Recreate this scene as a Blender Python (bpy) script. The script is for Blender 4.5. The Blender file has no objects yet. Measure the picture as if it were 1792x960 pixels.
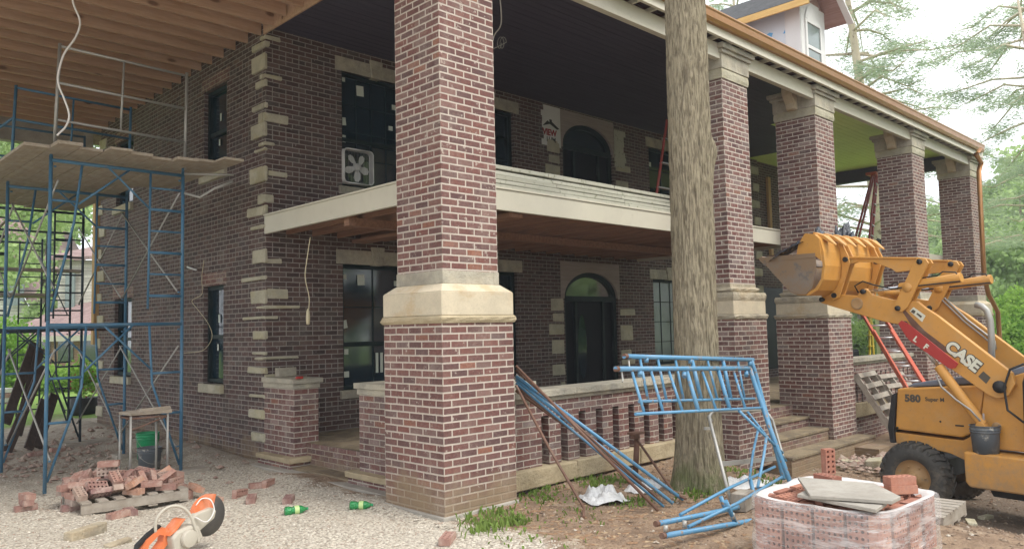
import bpy, math, random
import numpy as np
from mathutils import Vector, Matrix
R = random.Random(7)
NR = np.random.RandomState(11)
SC = bpy.context.scene
COL = SC.collection
rad = math.radians

# ---------------------------------------------------------------- camera survey (x along the porch front, y into the house, z up)
CX, CY = 896.0, 480.0
VL = (-450.0, 605.0); VR = (2300.0, 545.0)
FP = math.sqrt(-((VL[0]-CX)*(VR[0]-CX)+(VL[1]-CY)*(VR[1]-CY)))
def _ray(px, py): return Vector((px-CX, -(py-CY), FP)).normalized()
DX = _ray(*VR); DY = _ray(*VL); DZ = DY.cross(DX).normalized()
if DZ.y < 0: DZ = -DZ
CAMP = Vector((0, 0, 1.72))
def wray(px, py):
    r = _ray(px, py); return Vector((DX.dot(r), DY.dot(r), DZ.dot(r)))
def onz(px, py, z=0.0):
    r = wray(px, py); return CAMP + r*((z-CAMP.z)/r.z)
def onx(px, py, x):
    r = wray(px, py); return CAMP + r*(x/r.x)
def ony(px, py, y):
    r = wray(px, py); return CAMP + r*(y/r.y)

X0, Y0, YW, XH = 4.59, 5.615, 9.915, 5.04

# ---------------------------------------------------------------- object helpers
WORLD = {}
def tag(o, label=None, cat=None, group=None, kind=None):
    if label: o['label'] = label
    if cat: o['category'] = cat
    if group: o['group'] = group
    if kind: o['kind'] = kind
    return o
def thing(name, label, cat, loc=(0, 0, 0), group=None, rot=None):
    o = bpy.data.objects.new(name, None); COL.objects.link(o)
    o.location = loc; o.empty_display_size = 0.2
    if rot: o.rotation_euler = rot
    WORLD[o.name] = Vector(loc)
    return tag(o, label, cat, group)
class MB:
    def __init__(s): s.v = []; s.f = []; s.m = []; s.sm = []
    def quad(s, a, b, c, d, m=0):
        n = len(s.v); s.v += [tuple(a), tuple(b), tuple(c), tuple(d)]; s.f.append((n, n+1, n+2, n+3)); s.m.append(m); s.sm.append(False)
    def poly(s, pts, m=0):
        n = len(s.v); s.v += [tuple(p) for p in pts]; s.f.append(tuple(range(n, n+len(pts)))); s.m.append(m); s.sm.append(False)
    def hexa(s, c8, m=0):
        n = len(s.v); s.v += [tuple(p) for p in c8]
        for f in ((0,3,2,1),(4,5,6,7),(0,1,5,4),(1,2,6,5),(2,3,7,6),(3,0,4,7)):
            s.f.append(tuple(n+i for i in f)); s.m.append(m); s.sm.append(False)
    def box(s, x0, x1, y0, y1, z0, z1, m=0, j=0.0):
        c = [(x0,y0,z0),(x1,y0,z0),(x1,y1,z0),(x0,y1,z0),(x0,y0,z1),(x1,y0,z1),(x1,y1,z1),(x0,y1,z1)]
        if j: c = [(a+R.uniform(-j,j), b+R.uniform(-j,j), d+R.uniform(-j,j)) for a,b,d in c]
        s.hexa(c, m)
    def obox(s, c, ax, ay, az, m=0):   # centre and half-axis vectors
        c, ax, ay, az = Vector(c), Vector(ax), Vector(ay), Vector(az)
        s.hexa([c-ax-ay-az, c+ax-ay-az, c+ax+ay-az, c-ax+ay-az, c-ax-ay+az, c+ax-ay+az, c+ax+ay+az, c-ax+ay+az], m)
    def bar(s, p, q, w, h, up=(0,0,1), m=0):
        p, q = Vector(p), Vector(q); d = (q-p)/2; n = d.normalized(); u = Vector(up)
        a = n.cross(u); a = a.normalized() if a.length > 1e-4 else Vector((1,0,0)); b = a.cross(n).normalized()
        s.obox((p+q)/2, d, a*(w/2), b*(h/2), m)
    def tube(s, pts, r, n=10, m=0, cap=True, radii=None):
        pts = [Vector(p) for p in pts]; rings = []
        prev = None
        for i, p in enumerate(pts):
            t = (pts[min(i+1, len(pts)-1)]-pts[max(i-1, 0)]).normalized()
            if prev is None:
                a = t.cross(Vector((0,0,1)));
                if a.length < 1e-3: a = Vector((1,0,0))
            else: a = prev - t*prev.dot(t)
            a.normalize(); prev = a; b = t.cross(a)
            rr = radii[i] if radii else r
            k = len(s.v)
            s.v += [tuple(p + a*(rr*math.cos(2*math.pi*j/n)) + b*(rr*math.sin(2*math.pi*j/n))) for j in range(n)]
            rings.append(k)
        for i in range(len(pts)-1):
            for j in range(n):
                k = (j+1) % n
                s.f.append((rings[i]+j, rings[i]+k, rings[i+1]+k, rings[i+1]+j)); s.m.append(m); s.sm.append(True)
        if cap:
            s.f.append(tuple(rings[0]+j for j in reversed(range(n)))); s.m.append(m); s.sm.append(False)
            s.f.append(tuple(rings[-1]+j for j in range(n))); s.m.append(m); s.sm.append(False)
    def extr(s, prof, fn, a, b, m=0, cap=True):   # profile [(u,v)] carried by fn(u,v,t) from t=a to t=b
        n = len(prof); k = len(s.v)
        s.v += [tuple(fn(u, v, a)) for u, v in prof] + [tuple(fn(u, v, b)) for u, v in prof]
        for j in range(n):
            i = (j+1) % n; s.f.append((k+j, k+i, k+n+i, k+n+j)); s.m.append(m); s.sm.append(False)
        if cap:
            s.f.append(tuple(k+j for j in reversed(range(n)))); s.m.append(m); s.sm.append(False)
            s.f.append(tuple(k+n+j for j in range(n))); s.m.append(m); s.sm.append(False)
    def lathe(s, prof, c=(0,0,0), ax=(0,0,1), n=24, m=0):
        c, ax = Vector(c), Vector(ax).normalized()
        a = ax.cross(Vector((0,0,1)))
        if a.length < 1e-3: a = Vector((1,0,0))
        a.normalize(); b = ax.cross(a); k = len(s.v)
        for r, h in prof:
            s.v += [tuple(c + ax*h + a*(r*math.cos(2*math.pi*j/n)) + b*(r*math.sin(2*math.pi*j/n))) for j in range(n)]
        for i in range(len(prof)-1):
            for j in range(n):
                q = (j+1) % n
                s.f.append((k+i*n+j, k+i*n+q, k+(i+1)*n+q, k+(i+1)*n+j)); s.m.append(m); s.sm.append(True)
def mesh_from(name, mb, mats):
    me = bpy.data.meshes.new(name)
    me.from_pydata([tuple(v) for v in mb.v], [], mb.f)
    for mt in (mats if isinstance(mats, (list, tuple)) else [mats]): me.materials.append(mt)
    me.polygons.foreach_set('material_index', mb.m); me.polygons.foreach_set('use_smooth', mb.sm)
    me.update(); return me
def put(name, mb, mats, parent=None, label=None, cat=None, group=None, kind=None, origin=None, bevel=0.0, local=False, weld=False):
    """link mb as one mesh object; vertices are world coordinates (unless local), origin = where its own origin goes"""
    pw = WORLD.get(parent.name, Vector((0,0,0))) if parent else Vector((0,0,0))
    if local: o_w = pw.copy()
    else:
        o_w = Vector(origin) if origin is not None else pw.copy()
        mb.v = [(v[0]-o_w.x, v[1]-o_w.y, v[2]-o_w.z) for v in mb.v]
    o = bpy.data.objects.new(name, mesh_from(name, mb, mats)); COL.objects.link(o)
    if parent: o.parent = parent
    o.location = o_w - pw
    WORLD[o.name] = o_w
    if bevel:
        b = o.modifiers.new('bevel', 'BEVEL'); b.width = bevel; b.segments = 2; b.limit_method = 'ANGLE'; b.angle_limit = rad(40)
    return tag(o, label, cat, group, kind)
def copy_tree(o, parent=None):
    c = o.copy(); COL.objects.link(c); c.parent = parent
    WORLD[c.name] = WORLD.get(o.name, Vector((0,0,0)))
    for ch in [x for x in list(COL.objects) if x.parent == o]: copy_tree(ch, c)
    return c

# ---------------------------------------------------------------- node helpers
class NT:
    def __init__(s, name, disp=False):
        s.mat = bpy.data.materials.new(name); s.mat.use_nodes = True
        s.t = s.mat.node_tree; s.t.nodes.clear()
        s.out = s.t.nodes.new('ShaderNodeOutputMaterial')
    def n(s, typ, **kw):
        nd = s.t.nodes.new('ShaderNode'+typ)
        for k, v in kw.items(): setattr(nd, k, v)
        return nd
    def l(s, a, b): s.t.links.new(a, b)
    def val(s, sock, v):
        if isinstance(v, bpy.types.NodeSocket): s.l(v, sock)
        elif isinstance(v, (tuple, list)) and len(v) == 3 and sock.type == 'RGBA': sock.default_value = (*v, 1)
        else: sock.default_value = v
    def m(s, op, a, b=0.0, c=0.0, clamp=False):
        nd = s.n('Math', operation=op, use_clamp=clamp)
        s.val(nd.inputs[0], a); s.val(nd.inputs[1], b); s.val(nd.inputs[2], c); return nd.outputs[0]
    def mix(s, f, a, b, blend='MIX'):
        nd = s.n('Mix', data_type='RGBA', blend_type=blend)
        s.val(nd.inputs[0], f); s.val(nd.inputs[6], a); s.val(nd.inputs[7], b); return nd.outputs[2]
    def noise(s, scale, detail=3.0, rough=0.55, vec=None, dist=0.0, col=False):
        nd = s.n('TexNoise'); nd.inputs['Scale'].default_value = scale; nd.inputs['Detail'].default_value = detail
        nd.inputs['Roughness'].default_value = rough; nd.inputs['Distortion'].default_value = dist
        if vec is not None: s.l(vec, nd.inputs['Vector'])
        return nd.outputs['Color' if col else 'Fac']
    def obj(s): return s.n('TexCoord').outputs['Object']
    def pos(s): return s.n('NewGeometry').outputs['Position']
    def mapv(s, vec, sc=(1,1,1), rot=(0,0,0), loc=(0,0,0)):
        nd = s.n('Mapping'); s.l(vec, nd.inputs[0]); nd.inputs['Scale'].default_value = sc; nd.inputs['Rotation'].default_value = rot
        nd.inputs['Location'].default_value = loc; return nd.outputs[0]
    def ramp(s, f, stops, interp='LINEAR'):
        nd = s.n('ValToRGB'); nd.color_ramp.interpolation = interp; e = nd.color_ramp.elements
        while len(e) < len(stops): e.new(0.5)
        for i, (p, c) in enumerate(stops): e[i].position = p; e[i].color = (*c, 1) if len(c) == 3 else c
        s.val(nd.inputs[0], f); return nd.outputs[0]
    def step(s, f, a, b):
        nd = s.n('MapRange', interpolation_type='SMOOTHSTEP'); s.val(nd.inputs[0], f)
        nd.inputs[1].default_value = a; nd.inputs[2].default_value = b; return nd.outputs[0]
    def sep(s, v):
        nd = s.n('SeparateXYZ'); s.l(v, nd.inputs[0]); return nd.outputs
    def comb(s, x, y, z=0.0):
        nd = s.n('CombineXYZ'); s.val(nd.inputs[0], x); s.val(nd.inputs[1], y); s.val(nd.inputs[2], z); return nd.outputs[0]
    def bump(s, h, strength=0.4, dist=0.01):
        nd = s.n('Bump'); nd.inputs['Strength'].default_value = strength; nd.inputs['Distance'].default_value = dist
        s.val(nd.inputs['Height'], h); return nd.outputs[0]
    def fin(s, col, rough=0.7, bump=None, metal=0.0, spec=0.4, alpha=None, trans=0.0, coat=0.0, ior=None):
        b = s.n('BsdfPrincipled'); s.val(b.inputs['Base Color'], col); s.val(b.inputs['Roughness'], rough); s.val(b.inputs['Metallic'], metal)
        s.val(b.inputs['Specular IOR Level'], spec)
        if bump is not None: s.l(bump, b.inputs['Normal'])
        if alpha is not None: s.val(b.inputs['Alpha'], alpha)
        if trans: s.val(b.inputs['Transmission Weight'], trans)
        if ior: s.val(b.inputs['IOR'], ior)
        if coat: s.val(b.inputs['Coat Weight'], coat)
        s.l(b.outputs[0], s.out.inputs[0]); return s.mat

def brick_mat(name, pal, mortar, wash=0.25, washcol=(.5,.46,.42), mudz=None, headers=0, dirt=0.15, seed=0.0, mw=0.0105, bw=0.2032, bh=0.0677):
    t = NT(name); P = t.obj(); x, y, z = t.sep(P)
    N = t.sep(t.n('NewGeometry').outputs['True Normal'])
    ax = t.m('GREATER_THAN', t.m('ABSOLUTE', N[0]), 0.5); az = t.m('GREATER_THAN', t.m('ABSOLUTE', N[2]), 0.6)
    u = t.m('ADD', t.m('MULTIPLY', x, t.m('SUBTRACT', 1.0, ax)), t.m('MULTIPLY', t.m('MULTIPLY', y, -1.0), ax))
    v = t.m('ADD', t.m('MULTIPLY', z, t.m('SUBTRACT', 1.0, az)), t.m('MULTIPLY', y, az))
    wob = t.noise(9.0, 2, vec=P, col=True); wx, wy, wz = t.sep(wob)
    fine = t.noise(120.0, 3, vec=P); 
    u2 = t.m('ADD', u, t.m('MULTIPLY', t.m('SUBTRACT', wx, .5), .007)); v2 = t.m('ADD', v, t.m('MULTIPLY', t.m('SUBTRACT', wy, .5), .005))
    V = t.m('DIVIDE', v2, bh); row = t.m('FLOOR', V)
    U = t.m('DIVIDE', u2, bw)
    if headers:
        hd = t.m('COMPARE', t.m('FLOORED_MODULO', row, float(headers)), 2.0, 0.1)
        U = t.m('MULTIPLY', U, t.m('ADD', 1.0, hd))
    U = t.m('ADD', U, t.m('MULTIPLY', t.m('FLOORED_MODULO', row, 2.0), 0.5)); col = t.m('FLOOR', U)
    # a jitter in each brick's own joint
    wn0 = t.n('TexWhiteNoise', noise_dimensions='3D'); t.l(t.comb(col, row, seed+5), wn0.inputs[0])
    fx = t.m('SUBTRACT', U, col); fy = t.m('SUBTRACT', V, row)
    ex = t.m('MULTIPLY', t.m('MINIMUM', fx, t.m('SUBTRACT', 1.0, fx)), bw)
    if headers: ex = t.m('DIVIDE', ex, t.m('ADD', 1.0, hd))
    ey = t.m('MULTIPLY', t.m('MINIMUM', fy, t.m('SUBTRACT', 1.0, fy)), bh)
    e = t.m('MINIMUM', ex, ey)
    e2 = t.m('ADD', e, t.m('MULTIPLY', t.m('SUBTRACT', fine, .5), .006))
    face = t.step(e2, mw/2-.0008, mw/2+.0022)
    wn = t.n('TexWhiteNoise', noise_dimensions='3D'); t.l(t.comb(col, row, seed), wn.inputs[0])
    wr, wg, wb = t.sep(wn.outputs[1])
    bc = t.ramp(wr, pal, 'LINEAR')
    bc = t.mix(t.m('MULTIPLY', wg, .25), bc, (.09,.055,.055))
    mott = t.noise(38.0, 4, .7, vec=P)
    bc = t.mix(t.step(mott, .35, .75), bc, t.mix(.5, bc, (.05,.03,.035)))
    ws = t.noise(4.0, 5, .7, vec=P); ws2 = t.noise(24.0, 5, .75, vec=t.mapv(P, (1,1,2.2)))
    wf = t.m('MULTIPLY', t.m('MULTIPLY', t.step(ws, .35, .75), t.step(ws2, .38, .72)), wash*2.0, clamp=True)
    wf = t.m('ADD', wf, t.m('MULTIPLY', t.m('POWER', wb, 5.0), wash), clamp=True)
    bc = t.mix(wf, bc, washcol)
    mo = t.mix(t.noise(30.0, 3, vec=P), mortar, tuple(c*.72 for c in mortar))
    mo = t.mix(t.m('MULTIPLY', t.step(t.noise(1.7, 4, .65, vec=P), .4, .7), .35), mo, tuple(c*.5 for c in mortar))
    smear = t.m('MULTIPLY', t.step(t.noise(14.0, 4, .7, vec=P), .60, .70), .8)
    colr = t.mix(t.m('MULTIPLY', face, t.m('SUBTRACT', 1.0, smear)), mo, bc)
    if dirt:
        colr = t.mix(t.m('MULTIPLY', t.step(t.noise(1.3, 5, .65, vec=P), .45, .7), dirt), colr, (.10,.085,.07))
    if mudz is not None:
        wz_ = t.sep(t.pos())[2]
        mf = t.m('ADD', t.m('MULTIPLY', t.m('SUBTRACT', mudz, wz_), 3.2), t.m('MULTIPLY', t.m('SUBTRACT', t.noise(2.6, 5, .65, vec=P), .52), 3.0), clamp=True)
        colr = t.mix(t.m('MULTIPLY', mf, .82), colr, t.mix(t.noise(7.0, 4, vec=P), (.30,.22,.13), (.22,.165,.11)))
    colr = t.mix(t.m('MULTIPLY', t.m('MULTIPLY', t.step(t.noise(2.1, 6, .75, vec=t.mapv(P, (1,1,.45), loc=(2,5,1))), .50, .68), t.step(fine, .35, .6)), wash*1.1), colr, tuple(c*.95 for c in mortar))
    hgt = t.m('ADD', t.m('MULTIPLY', face, 1.0), t.m('MULTIPLY', mott, .35))
    hgt = t.m('ADD', hgt, t.m('MULTIPLY', wb, .25))
    return t.fin(colr, t.m('SUBTRACT', .95, t.m('MULTIPLY', face, .1)), t.bump(hgt, .75, .006), spec=.25)

def stone_mat(name, c1, c2, rough=False, stain=(.42,.27,.12), sf=.25, grey=0.0):
    t = NT(name); P = t.obj()
    n1 = t.noise(3.5, 5, .65, vec=P); n2 = t.noise(45.0, 4, .7, vec=P)
    c = t.mix(t.step(n1, .3, .7), c1, c2)
    c = t.mix(t.m('MULTIPLY', t.step(t.noise(2.3, 4, .6, vec=t.mapv(P, (1,1,1.6), loc=(3,1,7))), .47, .66), sf), c, stain)
    c = t.mix(t.m('MULTIPLY', t.step(n2, .45, .8), .22), c, (.13,.11,.09))
    if grey: c = t.mix(t.m('MULTIPLY', t.step(t.noise(2.2, 5, .7, vec=P), .4, .65), grey), c, (.17,.165,.15))
    h = t.m('ADD', t.m('MULTIPLY', t.noise(11.0, 5, .7, vec=P), 1.6 if rough else .25), t.m('MULTIPLY', n2, .3))
    return t.fin(c, .9, t.bump(h, .9 if rough else .35, .02 if rough else .006), spec=.2)

def paint_mat(name, c, rough=.45, wear=.2, wearcol=(.16,.09,.05), scale=9.0, metal=0.0, dust=0.15, dustcol=(.42,.38,.32), spec=.45, bumpy=.08, mud=None, scratch=0.0):
    t = NT(name); P = t.obj()
    n = t.noise(scale, 6, .7, vec=P)
    k = t.mix(t.noise(2.0, 3, vec=P), c, tuple(x*.82 for x in c))
    k = t.mix(t.m('MULTIPLY', t.step(t.noise(3.1, 5, .7, vec=P), .45, .75), dust), k, dustcol)
    k = t.mix(t.m('MULTIPLY', t.step(n, .72-wear*.6, .78-wear*.5), min(1.0, wear*4)), k, wearcol)
    if scratch:
        sn = t.noise(26.0, 4, .8, vec=t.mapv(P, (.35,1,2.4), rot=(.3,.5,.2))); sp = t.noise(70.0, 3, .8, vec=P)
        k = t.mix(t.m('MULTIPLY', t.m('MULTIPLY', t.step(sn, .60, .66), t.step(sp, .45, .6)), scratch), k, wearcol)
        k = t.mix(t.m('MULTIPLY', t.step(t.noise(1.4, 5, .7, vec=t.mapv(P,(1,1,1),loc=(3,3,3))), .45, .7), .35), k, tuple(x*.55 for x in c))
    if mud is not None:
        mz = t.sep(t.pos())[2]
        mk = t.m('ADD', t.m('MULTIPLY', t.m('SUBTRACT', mud, mz), 1.6), t.m('MULTIPLY', t.m('SUBTRACT', t.noise(9.0, 6, .75, vec=P), .5), 2.6), clamp=True)
        k = t.mix(t.m('MULTIPLY', mk, .7), k, (.25,.20,.145))
    r = t.m('ADD', rough, t.m('MULTIPLY', t.m('SUBTRACT', n, .5), .35))
    return t.fin(k, r, t.bump(n, bumpy*3, .004), metal=metal, spec=spec)

def wood_mat(name, c1, c2, axis=0, scale=1.0, knots=True, rough=.8, grey=0.0, dusty=0.0):
    t = NT(name); P = t.obj()
    oi = t.n('ObjectInfo').outputs['Random']
    st = [14.0, 14.0, 14.0]; st[axis] = 0.9
    v = t.mapv(P, tuple(s_*scale for s_ in st))
    off = t.comb(t.m('MULTIPLY', oi, 31.0), t.m('MULTIPLY', oi, 17.0), 0.0)
    va = t.n('VectorMath', operation='ADD'); t.l(v, va.inputs[0]); t.l(off, va.inputs[1]); v = va.outputs[0]
    g = t.noise(1.6, 5, .65, vec=v, dist=.6); g2 = t.noise(7.0, 3, .6, vec=v)
    c = t.mix(t.step(g, .3, .7), c1, c2)
    c = t.mix(t.m('MULTIPLY', g2, .25), c, tuple(x*.55 for x in c2))
    if knots:
        kv = [3.4, 3.4, 3.4]; kv[axis] = 1.5
        vo = t.n('TexVoronoi', feature='F1'); t.l(t.mapv(P, tuple(kv)), vo.inputs['Vector']); vo.inputs['Scale'].default_value = 1.0
        kd = t.m('SUBTRACT', 1.0, t.step(vo.outputs['Distance'], .06, .15))
        c = t.mix(t.m('MULTIPLY', kd, .75), c, (.09,.035,.02))
    if grey: c = t.mix(t.m('MULTIPLY', t.step(t.noise(2.5, 5, .7, vec=P), .3, .7), grey), c, (.30,.28,.25))
    if dusty: c = t.mix(t.m('MULTIPLY', t.step(t.noise(5, 5, .7, vec=P), .35, .7), dusty), c, (.5,.45,.38))
    return t.fin(c, rough, t.bump(g, .3, .004), spec=.25)
# ---------------------------------------------------------------- materials
PAL_COL = [(0.0,(.120,.064,.060)),(.25,(.155,.072,.063)),(.5,(.185,.078,.066)),(.75,(.21,.085,.068)),(.93,(.195,.095,.082)),(1.0,(.29,.12,.075))]
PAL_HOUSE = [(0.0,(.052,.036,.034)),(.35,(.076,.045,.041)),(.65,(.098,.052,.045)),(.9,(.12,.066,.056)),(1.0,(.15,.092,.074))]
M = {}
M['brick_col'] = brick_mat('brick_columns', PAL_COL, (.58,.50,.43), wash=.20, washcol=(.38,.31,.27), mudz=.42, dirt=.12, seed=1, mw=.0142)
M['brick_far'] = brick_mat('brick_far_columns', PAL_COL, (.62,.545,.47), wash=.22, dirt=.2, seed=2, mudz=-.15, mw=.0135)
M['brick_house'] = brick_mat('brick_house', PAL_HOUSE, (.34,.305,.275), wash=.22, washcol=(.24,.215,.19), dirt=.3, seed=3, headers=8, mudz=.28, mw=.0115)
M['brick_porch'] = brick_mat('brick_porch', PAL_COL, (.46,.39,.31), wash=.3, dirt=.3, seed=4, mudz=.0)
M['brick_side'] = brick_mat('brick_side_entrance', PAL_COL, (.46,.39,.31), wash=.3, dirt=.3, seed=14, mudz=.25)
M['brick_rail'] = brick_mat('brick_railing', PAL_COL, (.55,.49,.42), wash=.25, dirt=.15, seed=6)
M['stone'] = stone_mat('limestone_smooth', (.60,.52,.385), (.50,.435,.325), stain=(.45,.30,.15), sf=.55)
M['stone_rough'] = stone_mat('limestone_rough', (.52,.45,.33), (.36,.315,.235), rough=True, grey=.5)
M['stone_cap'] = stone_mat('limestone_cap', (.50,.455,.36), (.40,.37,.30), rough=True, grey=.5, sf=.1)
M['stone_slab'] = stone_mat('sandy_slab', (.47,.39,.26), (.38,.31,.20), rough=True, sf=.1)
M['quoin'] = stone_mat('quoin_stone', (.53,.49,.375), (.40,.37,.285), rough=True, stain=(.42,.36,.18), sf=.4, grey=.15)
M['concrete'] = stone_mat('concrete', (.42,.39,.34), (.32,.29,.25), sf=0, grey=.3)
M['cream'] = paint_mat('cream_paint', (.60,.56,.455), .5, wear=.12, dust=.3, wearcol=(.35,.3,.22))
M['cream_dirty'] = paint_mat('weathered_cream_boards', (.46,.45,.37), .6, wear=.26, dust=.3, wearcol=(.22,.22,.15), scale=14)
M['trim_white'] = paint_mat('white_trim', (.70,.70,.68), .5, wear=.04, dust=.1)
M['soffit_dark'] = wood_mat('stained_ceiling', (.085,.075,.105), (.06,.053,.078), axis=0, knots=False, rough=.6)
M['soffit_green_lit'] = paint_mat('beadboard_green_bounce', (.74,.88,.30), .5, wear=.0, dust=.0)  # green light bounced from the lawn, painted into the board colour
M['joist'] = wood_mat('pine_joist', (.53,.345,.24), (.42,.265,.175), axis=0, dusty=.1)
M['deckwood'] = wood_mat('porch_deck_wood', (.34,.19,.125), (.23,.125,.085), axis=1, knots=False)
M['rawboard'] = wood_mat('sheathing_board', (.40,.33,.29), (.30,.245,.22), axis=0, knots=False, grey=.3)
M['plank'] = wood_mat('scaffold_plank', (.42,.34,.25), (.30,.24,.18), axis=1, knots=False, grey=.4, dusty=.5)
M['oldwood'] = wood_mat('old_pallet_wood', (.36,.31,.25), (.25,.21,.17), axis=0, knots=False, grey=.5, dusty=.5)
M['freshwood'] = wood_mat('pallet_wood', (.50,.38,.25), (.38,.28,.18), axis=0, knots=True, grey=.2, dusty=.2)
M['post'] = wood_mat('yellow_pine_post', (.55,.36,.17), (.42,.26,.11), axis=2)
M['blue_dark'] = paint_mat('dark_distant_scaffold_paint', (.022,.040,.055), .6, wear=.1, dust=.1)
M['frame'] = paint_mat('dark_green_frame', (.008,.020,.022), .5, wear=0, dust=.04, spec=.2)
M['housewrap'] = paint_mat('white_housewrap', (.62,.66,.70), .5, wear=0, dust=.05)
M['blueprint'] = paint_mat('blue_print', (.12,.38,.68), .5, wear=0, dust=0)
M['blue'] = paint_mat('blue_scaffold_paint', (.062,.175,.285), .5, wear=.16, wearcol=(.20,.13,.09), dust=.25, scale=16, dustcol=(.22,.25,.27))
M['blue_bright'] = paint_mat('light_blue_scaffold_paint', (.10,.275,.45), .45, wear=.26, wearcol=(.25,.18,.13), dust=.25, scale=18, dustcol=(.35,.42,.48))
M['rust'] = paint_mat('rusty_steel', (.16,.082,.055), .75, wear=.2, wearcol=(.28,.13,.07), dust=.2, scale=22)
M['galv'] = paint_mat('galvanised_steel', (.42,.41,.38), .55, wear=.15, wearcol=(.25,.18,.13), dust=.2, metal=.5, scale=20)
M['copper'] = paint_mat('copper', (.37,.18,.065), .38, wear=.1, wearcol=(.35,.17,.07), dust=.1, metal=.55, scale=5)
M['orange'] = paint_mat('loader_orange', (.62,.30,.065), .5, wear=.13, wearcol=(.26,.155,.09), dust=.45, dustcol=(.46,.30,.15), scale=11, bumpy=.05, mud=.35, scratch=.8)
M['orange_worn'] = paint_mat('worn_bucket_steel', (.27,.18,.11), .6, wear=.3, wearcol=(.16,.135,.12), dust=.8, dustcol=(.21,.195,.18), scale=6)
M['black'] = paint_mat('black_rubber_parts', (.018,.018,.019), .6, wear=0, dust=.2, dustcol=(.12,.11,.10))
M['darkblue'] = paint_mat('dusty_hood', (.17,.20,.26), .5, wear=.05, dust=.4, dustcol=(.33,.33,.34))
M['tyre'] = paint_mat('tyre_rubber', (.06,.057,.052), .85, wear=.1, wearcol=(.16,.14,.11), dust=.7, dustcol=(.16,.145,.12), scale=14, mud=.05)
M['rim'] = paint_mat('dusty_rim', (.42,.25,.11), .65, wear=.25, wearcol=(.26,.21,.14), dust=.6, dustcol=(.34,.28,.2))
M['chrome'] = paint_mat('chrome_rod', (.65,.65,.66), .2, wear=0, dust=.05, metal=.9)
M['greydecal'] = paint_mat('dark_grey_lettering', (.09,.075,.055), .6, wear=0, dust=.1)
M['whitedecal'] = paint_mat('cream_lettering', (.72,.71,.58), .6, wear=0, dust=.05)
M['red_plate'] = paint_mat('red_guard', (.42,.035,.028), .4, wear=.05, dust=.05)
M['ladder'] = paint_mat('orange_red_fibreglass', (.62,.135,.075), .5, wear=.05, dust=.25, dustcol=(.55,.3,.22))
M['ladder_red'] = paint_mat('red_fibreglass', (.38,.035,.028), .5, wear=.05, dust=.15)
M['alu'] = paint_mat('aluminium', (.55,.55,.55), .4, wear=.05, dust=.2, metal=.6)
M['green_plastic'] = paint_mat('green_plastic', (.015,.30,.115), .35, wear=0, dust=.2, dustcol=(.3,.36,.28))
M['grey_plastic'] = paint_mat('mortar_splashed_plastic', (.10,.115,.13), .6, wear=.25, wearcol=(.42,.40,.35), dust=.8, dustcol=(.30,.29,.26), scale=7)
M['white_paint'] = paint_mat('white_plastic', (.72,.72,.70), .4, wear=0, dust=.1)
M['wire_white'] = paint_mat('white_cable', (.78,.75,.72), .45, wear=0, dust=.05)
M['wire_tan'] = paint_mat('tan_cable', (.58,.50,.33), .5, wear=0, dust=.1)
M['saw_orange'] = paint_mat('saw_orange', (.70,.19,.07), .5, wear=.02, dust=.8, dustcol=(.66,.42,.32))
M['saw_grey'] = paint_mat('dusty_metal', (.50,.46,.38), .6, wear=.1, dust=.6)
M['saw_blade'] = paint_mat('saw_blade', (.13,.125,.12), .5, wear=.1, dust=.3, metal=.4)
M['label_y'] = paint_mat('yellow_label', (.8,.6,.08), .5, wear=0, dust=.1)
M['sticker'] = paint_mat('paper_sticker', (.62,.66,.58), .6, wear=0, dust=.05)
M['red_print'] = paint_mat('dark_red_print', (.30,.02,.03), .6, wear=0, dust=.05)
M['dark_print'] = paint_mat('black_print', (.02,.025,.03), .6, wear=0, dust=.05)
M['shingle'] = brick_mat('shingles', [(0,(.30,.20,.19)),(1,(.42,.29,.27))], (.22,.15,.14), wash=.1, dirt=.1, bw=.3, bh=.14, mw=.01)
M['siding'] = brick_mat('white_lap_siding', [(0,(.66,.64,.56)),(1,(.72,.70,.62))], (.36,.35,.31), wash=0, dirt=.05, bw=6.0, bh=.16, mw=.02)
M['brick_orange'] = brick_mat('neighbour_brick', [(0,(.40,.20,.12)),(1,(.52,.30,.19))], (.55,.46,.38), wash=.1, dirt=.1)
PALB = [(0.0,(.28,.125,.09)),(.35,(.37,.165,.115)),(.7,(.43,.20,.135)),(1.0,(.52,.26,.17))]
def loose_brick_mat(name, pal, dust=.35, core=False):
    t = NT(name); P = t.obj(); r = t.n('ObjectInfo').outputs['Random']
    c = t.ramp(r, pal); n = t.noise(30, 5, .7, vec=P); n2 = t.noise(9, 4, .7, vec=P)
    c = t.mix(t.m('MULTIPLY', t.step(n, .4, .75), .4), c, (.16,.07,.06))
    c = t.mix(t.m('MULTIPLY', t.step(n2, .42, .72), dust), c, (.55,.44,.37))
    return t.fin(c, .92, t.bump(n, .5, .004), spec=.2)
M['loose'] = loose_brick_mat('loose_brick', [(0.0,(.22,.13,.12)),(.4,(.33,.19,.155)),(.7,(.40,.23,.18)),(.85,(.34,.29,.25)),(1.0,(.52,.25,.15))], .6)
M['loose_new'] = loose_brick_mat('new_brick', PALB, .15)
def glass_mat(name, base, rough=.06, spec=.6, ior=None):
    t = NT(name); P = t.obj()
    n = t.noise(2.0, 3, vec=P)
    return t.fin(t.mix(n, base, tuple(x*.5 for x in base)), t.m('ADD', rough, t.m('MULTIPLY', t.noise(7.0, 4, .7, vec=P), .08)), t.bump(t.noise(1.1, 2, vec=P), .12, .02), spec=spec, ior=ior)
M['glass'] = glass_mat('dark_blue_window_glass', (.009,.032,.050), .04, .5, ior=1.95)
M['glass_black'] = glass_mat('black_door_glass', (.004,.006,.012), .35, .12)
M['glass_light'] = glass_mat('hazy_window_glass', (.20,.26,.24), .15, .8)
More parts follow.
